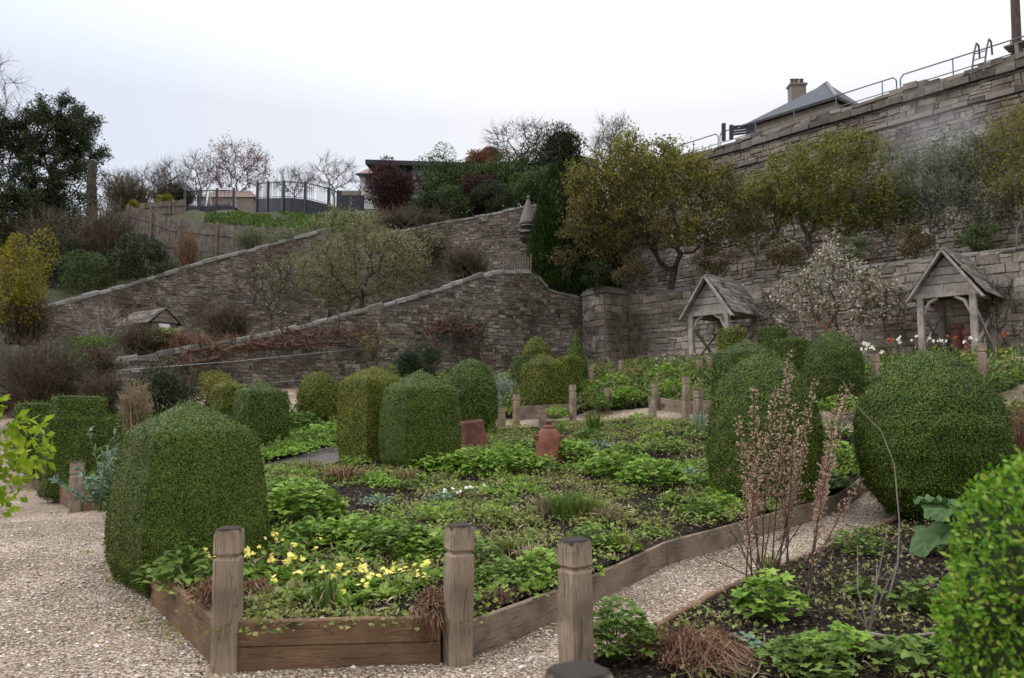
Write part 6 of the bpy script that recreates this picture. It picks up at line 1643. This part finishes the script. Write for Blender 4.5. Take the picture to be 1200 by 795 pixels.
def cover(name, label, poly, n, lift, smin, smax, mat, hmax, dens=None, tm=DIAMOND, asp=.6, up=.5):
    c = polypts(poly, n, dens); z = soilz(c[:, 0], c[:, 1], lift)
    p = np.column_stack([c, z + rng.random(n) ** 2 * hmax + .004])
    mb = MB(); s_ = rng.uniform(smin, smax, n) ; mb.inst(*tm, p, rdir(n, up), rdir(n, 1.6), s_, s_ * asp)
    return tag(mb.build(name, M[mat]), label, 'ground cover', kind='stuff')
cover_clumps('ground_cover', 'patchy low olive green mat of small plants across the middle bed', MID, 2300, 48, .20, .016, .05, 'leaf_olive', .05, .22, .10, mdens)
cover('ground_cover', 'thin creeping olive green weeds between the plants of the middle bed', MID, 12000, .20, .014, .03, 'leaf_olive', .02, mdens, OVAL, .5)
cover_clumps('ground_cover', 'scattered fresh green seedlings and young herbs across the middle bed', MID, 520, 60, .20, .03, .06, 'leaf_bright', .07, .20, .17, lambda x, y: (1 - .9 * np.exp(-((x + 1.05) / .45) ** 2 - ((y - 5.75) / .28) ** 2)) * np.clip(2.2 * (fbm(x * 1.3 + 9, y * 1.3, 61) - .42), .03, 1))
cover('dead_leaves', 'dry straw and dead leaves littering the middle bed', MID, 15000, .20, .03, .12, 'straw', .07, mdens, DIAMOND, .14, .1)
cover('ground_cover', 'green herbs filling the left bed', LEFT, 14000, .12, .05, .12, 'leaf_mid', .22, lambda x, y: np.clip(.3 + 1.5 * (fbm(x * .9, y * .9, 71) - .4), .05, 1), LOBED, .95)
cover('ground_cover', 'fresh green herbs filling the far bed by the pier', BACK, 9500, .08, .05, .10, 'leaf_mid', .36, lambda x, y: np.clip(.35 + 1.6 * (fbm(x * .9, y * .9, 81) - .4), .05, 1), LOBED, .95)
cover('ground_cover', 'fresh green herbs filling the far right bed', BACK_RIGHT, 13000, .08, .05, .10, 'leaf_mid', .36, lambda x, y: np.clip(.3 + 1.6 * (fbm(x * .9, y * .9, 91) - .4), .05, 1), LOBED, .95)
def edge_right(x, y): return np.clip(.08 + 1.3 * (fbm(x * 1.6 + 5, y * 1.6, 95) - .45), .02, 1)
cover('ground_cover', 'small green weeds on the right hand soil bed', RIGHT[:4] + [(7, 9), (6, 2.2)], 5200, .07, .018, .045, 'leaf_olive', .06, edge_right, LOBED, .95)
cover('dead_leaves', 'dry straw and leaf litter on the right hand soil bed', RIGHT[:4] + [(7, 9), (6, 2.2)], 5200, .07, .02, .09, 'straw', .03, edge_right, DIAMOND, .12, .05)
cover('dead_leaves', 'fallen brown leaves dotting the gravel path', [(-5.5, 10), (-8, 12), (-3, 3), (0, 2.5), (.2, 4.3), (-.3, 4.7), (-1.8, 4.5)], 160, .012, .02, .045, 'dead', .004, None, DIAMOND, .6, .0)

# far bed clumps
for q in [(690, 455, 22.5, .5, .45, 'leaf_bright', 'fresh clump in the far bed below the cone shaped box'), (720, 452, 22.5, .6, .5, 'leaf_bright', 'big fresh clump in the far bed behind the slim post'), (748, 455, 22, .55, .45, 'leaf_mid', 'mid green clump in the far bed left of the gravel bend'),
          (735, 475, 20.6, .5, .4, 'leaf_bright', 'fresh clump in front of the slim far post'), (700, 480, 20.3, .4, .35, 'leaf_mid', 'mid green clump right of the tall pale post'), (780, 445, 22.6, .6, .5, 'leaf_bright', 'fresh clump below the white daffodils'),
          (790, 462, 20.5, .55, .4, 'leaf_bright', 'fresh clump behind the leaning post'), (650, 488, 19.6, .45, .3, 'leaf_bright', 'bright clump under the domed pyramid box'), (820, 447, 21.5, .5, .4, 'leaf_mid', 'mid green clump in front of the pair of posts'),
          (985, 470, 15.6, .6, .4, 'leaf_bright', 'bright clump at the foot of the smooth box egg'), (1030, 440, 17.8, .7, .4, 'leaf_bright', 'bright clump behind the round box ball on its left'), (1180, 440, 15.2, .7, .4, 'leaf_mid', 'mid green clump behind the round box ball on its right'),
          (400, 498, 17.6, .7, .35, 'leaf_bright', 'bright low clump below the narrow dome'), (375, 505, 16.9, .6, .3, 'leaf_bright', 'bright low clump in front of the narrow dome'), (355, 482, 19.0, .5, .35, 'leaf_mid', 'green clump left of the narrow dome'),
          (1060, 425, 17.0, .6, .5, 'leaf_blue', 'glaucous leafy clump behind the round box ball top'), (1100, 422, 16.5, .6, .5, 'leaf_blue', 'glaucous leafy clump in front of the right shelter')]:
    px, py, Y, rad, h, mt, lab = q
    clump('leafy_plant', lab, at(px, Y, .12), rad, h, 260, .10, mt, LOBED, 'leafy herb clumps in the far beds', asp=.95)
# silver plants
for px, Y, yt_, w_, n, mt, lab in ((588, 22.0, 440, .45, 900, 'leaf_grey', 'silver grey bush between the broad dome and the domed pyramid'), (575, 20.5, 452, .4, 600, 'leaf_grey', 'smaller silver grey bush behind the broad dome')):
    g = at(px, Y); zt_ = P(px, yt_, Y)[2]; bush('shrub', lab, g, (g[0], Y, (g[2] + zt_) / 2), (w_, w_, (zt_ - g[2]) / 2), n * 2, .07, mt, 10, asp=.25, stems=6, trunk_r=.01)
for px, py, h, lab in ((132, 597, .75, 'grey green leafy stems beside the front left box block'), (117, 600, .5, 'shorter grey green leafy stems right of the left oak post')):
    g = G(px, py, .2); tb = MB(); T = thing('leafy_plant', lab, 'plant', g); lb = MB()
    for k in range(11):
        e = g + A(rng.normal(0, .22), rng.normal(0, .2), h * rng.uniform(.6, 1.25)); tb.frusta([g + rng.normal(0, .05, 3) * A(1, 1, 0)], [e], .006, .004, 4)
        n = 34; t = rng.uniform(.2, 1, (n, 1)); p = g + (e - g) * t; lb.inst(*OVAL, p, rdir(n, .5), rdir(n, .8), rng.uniform(.06, .11, n), .032)
    tb.build('stems', M['leaf_mid'], T); lb.build('leaves', M['leaf_blue'], T)
cover_clumps('ground_cover', 'brownish and olive spring growth mixed through the far bed by the pier', BACK, 220, 60, .1, .05, .1, 'leaf_olive', .15, .4, .45)
cover_clumps('ground_cover', 'brownish and olive spring growth mixed through the far right bed', BACK_RIGHT, 260, 60, .1, .05, .1, 'leaf_olive', .15, .4, .45)
cover('dead_leaves', 'dry straw and old stems in the far bed by the pier', BACK, 3500, .1, .08, .25, 'straw', .4, None, DIAMOND, .10, .8)
cover('dead_leaves', 'dry straw and old stems in the far right bed', BACK_RIGHT, 3500, .1, .08, .25, 'straw', .4, None, DIAMOND, .10, .8)
cover_clumps('ground_cover', 'mixed green plants on the soil behind the round box ball', [(5.7, 10.6), (8.3, 14.5), (13, 12.8), (9, 8.6)], 260, 60, .1, .05, .1, 'leaf_mid', .12, .35, .35)
def verge(x, y): return np.ones_like(x)
cover_clumps('ground_cover', 'tiny weeds at the foot of the bed boards along the gravel', [(-1.75, 4.6), (-1.9, 4.62), (-6.0, 10.2), (-5.8, 10.2)], 26, 14, .012, .012, .028, 'leaf_olive', .02, .06, .03)
cover_clumps('ground_cover', 'low green herbs spilling over the edge of the dark gravel patch', [(-5.0, 12.0), (-4.9, 14.4), (-4.0, 17.2), (-3.35, 17.0), (-4.0, 14.3), (-4.5, 12.2)], 120, 50, .1, .04, .08, 'leaf_bright', .12, .3, .2)
cover_clumps('ground_cover', 'low olive plants spilling over the near edge of the dark gravel patch', [(-4.6, 11.2), (-3.8, 12.4), (-3.2, 12.2), (-3.5, 10.6)], 90, 50, .14, .03, .06, 'leaf_olive', .1, .25, .18)
# daffodils and tulips along the wall foot
def bulb(px, Y, ytop, nf, mat, label, cat='daffodil', lw=.03):
    g = at(px, Y); zt_ = P(px, ytop, Y)[2]; h = max(.4, zt_ - g[2]); T = thing(cat, label, cat, g, 'spring bulbs below the terrace wall')
    t0 = tuft('leaves', None, None, .3, h * .85, 70, lw, 'leaf_mid', arch=.3); t0.parent = T
    t0.location = (0, 0, 0)
    return g, h, T
def bulbs(px, Y, ytop, nf, mat, label, cat='daffodil'):
    g = at(px, Y); zt_ = P(px, ytop, Y)[2]; h = min(1.3, max(.35, zt_ - g[2])); g = A(g[0], g[1], zt_ - h)
    T = thing(cat, label, cat, g, 'spring bulbs below the terrace wall')
    n = 80; a_ = rng.uniform(0, 6.28, n); mb = MB(); d_ = np.stack([np.cos(a_) * .25, np.sin(a_) * .25, np.ones(n)], 1)
    mb.inst(*BLADE, g + d_ * A(.5, .5, 0), d_, unit(np.stack([np.cos(a_), np.sin(a_), np.zeros(n)], 1) + rdir(n) * .5), h * rng.uniform(.5, .95, n), .035); mb.build('leaves', M['leaf_mid'], T)
    for k in range(nf):
        p = g + A(rng.normal(0, .16), rng.normal(0, .12), h * rng.uniform(.9, 1.08)); fb = MB()
        fb.inst(*FLOWER, np.repeat(p[None], 3, 0) + rng.normal(0, .02, (3, 3)), rdir(3), unit(A(0, -1, .3) + rdir(3) * .5), .072, .068); fb.build('flower', M[mat], T)
for q in [(770, 24.6, 428, 4, 'flower_w', 'white daffodils with dark leaves at the foot of the terrace wall'), (780, 24.8, 420, 4, 'flower_w', 'white daffodils just left of the pale posts'),
          (1012, 18.6, 405, 6, 'flower_w', 'cream daffodils just right of the smooth box egg'), (1032, 18.6, 410, 4, 'flower_w', 'cream daffodils beside the lilac grey post'), (1055, 19.0, 398, 4, 'flower_w', 'cream daffodils below the left post of the right shelter'),
          (1088, 18.4, 398, 5, 'flower_w', 'cream daffodils in front of the right shelter'), (1068, 18.8, 392, 1, 'flower_w', 'lone tall pale daffodil left of the right shelter'), (1142, 18.0, 398, 3, 'flower_w', 'cream daffodils at the right post of the right shelter')]:
    bulbs(*q)
for q in [(1046, 19.2, 396, 3, 'flower_r', 'orange red tulips left of the right shelter'), (1172, 18.2, 392, 4, 'flower_r', 'orange red tulips right of the right shelter'), (1112, 18.8, 393, 2, 'flower_r', 'orange red tulips inside the view of the right shelter opening')]:
    bulbs(*q, cat='tulip')

# ================================================================== FOREGROUND RIGHT BED
# dead flower stalks with dry bracts
def stalks(label, base, tips, seedfrac=.6, dens=180, bract=.031):
    g = G(*base, .07); T = thing('dry_stalks', label, 'dry plant', g)
    sb = MB(); fb = MB()
    for (px, py, dy) in tips:
        e = P(px, py, g[1] + dy); b_ = g + A(rng.normal(0, .05), rng.normal(0, .05), 0)
        c1 = b_ + (e - b_) * A(.25, .25, .4) + rng.normal(0, .015, 3)
        t = np.linspace(0, 1, 12)[:, None]; q = (1 - t) ** 2 * b_ + 2 * t * (1 - t) * c1 + t ** 2 * e + rng.normal(0, .004, (12, 3))
        sb.tube(q, np.linspace(.0075, .0025, 12), 5)
        n = int(dens * np.linalg.norm(e - b_)); u = 1 - rng.random(n) ** .8 * seedfrac; idx = u * 11; i0 = np.minimum(idx.astype(int), 10); fr = (idx - i0)[:, None]
        p = q[i0] * (1 - fr) + q[i0 + 1] * fr
        wh = .012 + .026 * np.sin(np.clip((1 - u) / seedfrac, 0, 1) * 3.1)[:, None]
        o_ = rdir(n) * A(1, 1, .3); p = p + o_ * wh * rng.uniform(.4, 1.3, (n, 1))
        fb.inst(*DIAMOND, p, unit(o_ + A(0, 0, .55) + rdir(n) * .5), rdir(n), bract * rng.uniform(.6, 1.3, n), bract * .55)
        for k in range(3):       # side twigs
            j = random.randint(2, 7); p0 = q[j]; p1 = p0 + unit(A(rng.normal(0, 1), rng.normal(0, .6), .9)) * random.uniform(.08, .22); sb.frusta([p0], [p1], .0035, .002, 4)
            m_ = 14; tt = rng.uniform(.4, 1, (m_, 1)); fb.inst(*DIAMOND, p0 + (p1 - p0) * tt + rng.normal(0, .008, (m_, 3)), rdir(m_, .4), rdir(m_), bract * .8, bract * .4)
    sb.build('stems', M['stem_dark'], T); fb.build('seed_heads', M['seed'], T)
stalks('dead branching stalks with dense pinkish brown seed spikes, the left hand plant', (887, 684), [(864, 488, .05), (884, 452, .0), (897, 500, -.1), (909, 455, .1), (872, 560, -.15)])
stalks('dead stalks with the tallest pinkish brown seed spike, in the middle of the group', (912, 680), [(926, 412, .05), (934, 470, -.1), (956, 444, .12), (945, 520, -.1), (915, 520, .1)])
stalks('dead stalks with paired seed spikes, the right hand plant of the group', (950, 700), [(985, 452, .1), (998, 449, .0), (976, 500, -.05), (1012, 560, .1)], dens=150)
for base, tips, lab in (((895, 690), [(820, 650), (842, 600), (860, 615), (935, 600), (955, 590), (985, 640), (905, 580), (880, 600)], 'bare dark twiggy stems at the foot of the seed stalks'),):
    g = G(*base, .07); mb = MB()
    for px, py in tips:
        e = P(px, py, g[1] + rng.normal(0, .15)); md = g + (e - g) * .5 + A(0, 0, .03); mb.tube([g + rng.normal(0, .04, 3) * A(1, 1, 0), md, e], [.007, .005, .0025], 5)
        for k in range(3):
            s0 = md + (e - md) * rng.random(); mb.frusta([s0], [s0 + rdir(1, .7)[0] * .14], .003, .0015, 4)
    tag(mb.build('bare_stems', M['stem_dark'], loc=g), lab, 'dry plant')
g0 = G(1040, 705, .07)
mb = MB(); q = [g0] + [P(px, py, g0[1] + .05 * k) for k, (px, py) in enumerate([(1052, 660), (1054, 611), (1048, 545), (1033, 506), (1003, 475), (988, 447)])]
mb.tube(q, np.linspace(.007, .0035, len(q)), 6); tag(mb.build('dry_stalk', M['bark_pale'], loc=g0), 'single long bent dry stem in front of the largest box ball', 'dry plant')
g0 = G(1018, 742, .07); mb = MB()
for e in ((1005, 640), (1028, 660), (1035, 690), (1060, 640), (985, 690), (1040, 620)):
    e_ = P(*e, g0[1] + rng.normal(0, .12)); mb.tube([g0, (g0 + e_) / 2 + rng.normal(0, .03, 3), e_], [.006, .004, .002], 5)
mb.tube([g0, G(1050, 748, .09), G(1095, 742, .1)], [.012, .012, .009], 6)
tag(mb.build('dry_stalk', M['bark_pale'], loc=g0), 'broken pale dry stems leaning over the soil at the right', 'dry plant')

# crinkled big leaves
def bigleaf(mb, base, dirv, L_, W_, droop):
    nx, ny = 70, 27; u = np.linspace(0, 1, nx); v = np.linspace(-1, 1, ny); U, Vv = np.meshgrid(u, v, indexing='ij')
    wid = W_ / 2 * (np.sin(np.pi * np.clip(U * .92 + .04, 0, 1)) ** .7) * (1 + .05 * np.sin(U * 31 + Vv * 2) + .08 * np.sin(U * 13 + 1))
    d_ = unit(A(dirv[0], dirv[1], 0)); s_ = A(-d_[1], d_[0], 0)
    z = dirv[2] * U * L_ - droop * U ** 2 * L_ + .16 * L_ * Vv ** 2 * (1 - U) + .028 * np.sin(U * 22 + Vv * 3) * np.abs(Vv) ** 1.5 + .016 * np.sin(np.abs(Vv) * 11 - U * 24) * (1 - np.abs(Vv) * .4) - .02 * np.exp(-(Vv / .1) ** 2)
    mb.grid(base + U[..., None] * L_ * d_ + (wid * Vv)[..., None] * s_ + A(0, 0, 1) * z[..., None])
g = G(1128, 648, .07); T = thing('rhubarb', 'large crinkled grey green leaves between the largest ball and the close bright bush', 'plant', g)
for dv, L_, W_, dr, o_ in (((-.75, -.55, .35), .46, .40, .45, (-.02, 0, .38)), ((-.9, -.25, .1), .50, .42, .5, (-.05, -.05, .20)), ((.1, -.8, .4), .40, .36, .4, (-.05, 0, .40)), ((-.5, -.85, .05), .36, .30, .45, (.02, -.1, .22)), ((.6, .3, .4), .40, .36, .4, (0, .05, .36)), ((-.95, .2, .5), .3, .24, .4, (-.1, 0, .42))):
    mb = MB(); b_ = g + A(*o_); bigleaf(mb, b_, dv, L_, W_, dr); mb.build('leaf', M['leaf_big'], T, smooth=True)
    sb = MB(); sb.tube([g, (g + b_) / 2 + A(.01, 0, .02), b_], [.016, .013, .010], 7); sb.build('leaf_stalk', M['leaf_mid'], T)

# mound, ferns and clumps
clump('leafy_plant', 'rounded green aquilegia mound beside the path side post', G(722, 772, .07), .24, .33, 430, .062, 'leaf_mid', LOBED, asp=.95)
clump('leafy_plant', 'upright green lovage like plant in the soil below the seed stalks', G(905, 725, .07), .24, .30, 110, .10, 'leaf_bright', LOBED, asp=1.0)
clump('leafy_plant', 'broad low leafy plant at the bottom of the soil bed', G(945, 785, .07), .26, .16, 190, .066, 'leaf_mid', LOBED, asp=1.0)
clump('leafy_plant', 'leafy plant with paler scalloped leaves near the bottom right', G(985, 770, .07), .20, .18, 70, .085, 'leaf_bright', LOBED, asp=1.0)
clump('leafy_plant', 'small scalloped weed beside the brown dead fern', G(868, 760, .07), .12, .08, 40, .055, 'leaf_blue', LOBED, asp=1.0)
clump('leafy_plant', 'dark leafy plant at the bottom edge near the close bright bush', G(1075, 785, .07), .26, .16, 90, .09, 'leaf_mid', LOBED, asp=1.0)
clump('leafy_plant', 'green ferny plant in the soil left of the close bright bush', G(1085, 715, .07), .22, .2, 80, .09, 'leaf_mid', LOBED, asp=1.0)
clump('leafy_plant', 'small green plant in the middle of the dark soil', G(1010, 700, .07), .15, .14, 50, .07, 'leaf_mid', LOBED, asp=1.0)
clump('leafy_plant', 'bushy green plant with cut stems at the path edge by the largest ball', G(1005, 650, .07), .28, .24, 240, .06, 'leaf_mid', LOBED, asp=.8)
clump('leafy_plant', 'dark green leafy stems hanging over the boards under the front left box block', G(205, 690, .2), .25, .26, 90, .11, 'leaf_mid', OVAL, asp=.55)
clump('leafy_plant', 'pale green sprout poking out of the front left box block', G(222, 668, .3), .12, .22, 26, .09, 'leaf_mid', OVAL, asp=.5)
tuft('grass_tuft', 'small upright green tuft at the foot of the seed stalks', G(905, 676, .07), .12, .22, 70, .012, 'leaf_olive')
def deadfern(label, g, rad, h, n):
    mb = MB(); a_ = rng.uniform(0, 6.28, n); r_ = rad * rng.uniform(.3, 1, n)
    s0 = g + rng.normal(0, rad * .25, (n, 3)) * A(1, 1, .05); e = g + np.stack([np.cos(a_) * r_, np.sin(a_) * r_, h * rng.uniform(0, .7, n)], 1); m_ = (s0 + e) / 2 + A(0, 0, h) * rng.uniform(.2, .9, (n, 1))
    mb.frusta(s0, m_, .003, .0028, 3); mb.frusta(m_, e, .0028, .0015, 3)
    k = n * 5; j = rng.integers(0, n, k); t = rng.random((k, 1)); p = m_[j] + (e[j] - m_[j]) * t + rng.normal(0, .01, (k, 3)); mb.inst(*DIAMOND, p, rdir(k), rdir(k), rng.uniform(.015, .045, k), .008)
    return tag(mb.build('dead_fern', M['dead'], loc=g), label, 'dead fern')
deadfern('flattened rusty brown dead fern beside the green mound', G(815, 775, .07), .42, .15, 300)
deadfern('rusty brown dead roots hanging over the boards by the dark topped corner post', A(-.46, 4.86, .29), .15, .10, 150)
deadfern('rusty brown dead foliage left of the left corner post', A(-1.86, 5.02, .29), .2, .12, 170)
deadfern('dead brown wisps right of the left corner post among the primroses', bpt(300, 695), .14, .10, 110)
deadfern('dead brown wisps behind the boards right of the dark topped post', bpt(585, 705), .14, .10, 100)
twig_shrub('shrub', 'small brown heathery shrub right of the largest box ball', at(1190, 10.5), at(1190, 10.5, .45), (.5, .5, .5), 260, 'dead', .005)
twig_shrub('shrub', 'dry twiggy stump in the middle of the bed', bpt(715, 612), bpt(715, 612) + A(0, 0, .12), (.2, .2, .13), 50, 'straw', .004)
# hanging roots over the plank
mb = MB(); n = 70; s0 = A(-.46, 4.80, .29) + rng.normal(0, 1, (n, 3)) * A(.07, .02, .01); e = s0 + np.stack([rng.normal(0, .04, n), -rng.uniform(.05, .10, n), -rng.uniform(.05, .22, n)], 1); md = (s0 + e) / 2 + A(0, -.05, .03)
mb.frusta(s0, md, .003, .0025, 3); mb.frusta(md, e, .0025, .0012, 3); tag(mb.build('dead_fern', M['dead'], loc=A(-.46, 4.8, .29)), 'thin brown roots trailing down the front boards by the dark topped post', 'dead fern')
# lime shrub at the left edge
b = A(-2.75, 3.7, 0)
bush('shrub', 'bright lime leaved shrub cut by the left edge over the gravel', b, (-2.58, 3.7, 1.3), (.29, .36, .42), 1700, .055, 'acer', 14, asp=.6, stems=6, trunk_r=.008, up=-.1)
bush('shrub', 'wispy lower sprigs at the left edge under the lime leaved shrub', A(-2.85, 3.75, 0), (-2.78, 3.75, .85), (.25, .3, .14), 160, .05, 'acer', 8, asp=.5, stems=5, trunk_r=.005)

# crumbs, chips and stones on the soil (uncountable)
def crumbs(label, poly, n, lift, smin, smax, dens=None):
    c = polypts(poly, n, dens); z = soilz(c[:, 0], c[:, 1], lift); sz = rng.uniform(smin, smax, n) * rng.uniform(.5, 1, n)
    V = OCT_V[None] * np.stack([sz * rng.uniform(.8, 1.6, n), sz, sz * .7], 1)[:, None] + rng.uniform(-.4, .4, (n, 6, 3)) * sz[:, None, None]
    V += np.column_stack([c, z + sz * .3])[:, None]
    mb = MB(); mb.add(V.reshape(-1, 3), (OCT_F[None] + (np.arange(n) * 6)[:, None, None]).reshape(-1, 3))
    return tag(mb.build('soil_crumbs', M['crumb'], loc=None), label, 'soil', kind='stuff')
crumbs('dark crumbly earth with pale chips on the right hand soil bed', RIGHT[:4] + [(7, 9), (6, 2.2)], 16000, .07, .008, .022)
crumbs('dark crumbly earth with pale chips showing between the plants of the middle bed', MID, 16000, .20, .01, .024)
# faint smoke drifting in front of the great wall
sc0 = P(1105, 190, 25.2)
bpy.context.view_layer.update()
me = bpy.data.meshes.new('smoke'); bmv = []
th = np.linspace(0, 2 * np.pi, 25)[:-1]; ph = np.linspace(-np.pi / 2, np.pi / 2, 13)
V = np.array([[[math.cos(p) * math.cos(t), math.cos(p) * math.sin(t), math.sin(p)] for t in th] for p in ph])
mb = MB(); mb.rings(V * A(2.9, 1.5, 2.6) + sc0)
sm = bpy.data.materials.new('smoke'); sm.use_nodes = True; t = sm.node_tree; t.nodes.clear()
out = t.nodes.new('ShaderNodeOutputMaterial'); pv = t.nodes.new('ShaderNodeVolumePrincipled'); pv.inputs['Color'].default_value = (.85, .87, .9, 1)
tc = t.nodes.new('ShaderNodeTexCoord'); mp = nd(t, 'ShaderNodeMapping'); mp.inputs['Scale'].default_value = (1 / 2.9, 1 / 1.5, 1 / 2.6)
gr = t.nodes.new('ShaderNodeTexGradient'); gr.gradient_type = 'SPHERICAL'; nz = nd(t, 'ShaderNodeTexNoise', Scale=.55, Detail=2.0)
t.links.new(tc.outputs['Object'], mp.inputs[0]); t.links.new(mp.outputs[0], gr.inputs[0]); t.links.new(tc.outputs['Object'], nz.inputs['Vector'])
m1 = nd(t, 'ShaderNodeMath', operation='MULTIPLY'); t.links.new(gr.outputs[1], m1.inputs[0]); t.links.new(nz.outputs[0], m1.inputs[1])
m2 = nd(t, 'ShaderNodeMath', operation='MULTIPLY'); m2.inputs[1].default_value = .42; t.links.new(m1.outputs[0], m2.inputs[0]); t.links.new(m2.outputs[0], pv.inputs['Density']); t.links.new(pv.outputs[0], out.inputs['Volume'])
tag(mb.build('smoke', sm, loc=sc0, smooth=True), 'faint patch of pale smoke drifting before the great wall at the upper right', 'smoke', kind='stuff')
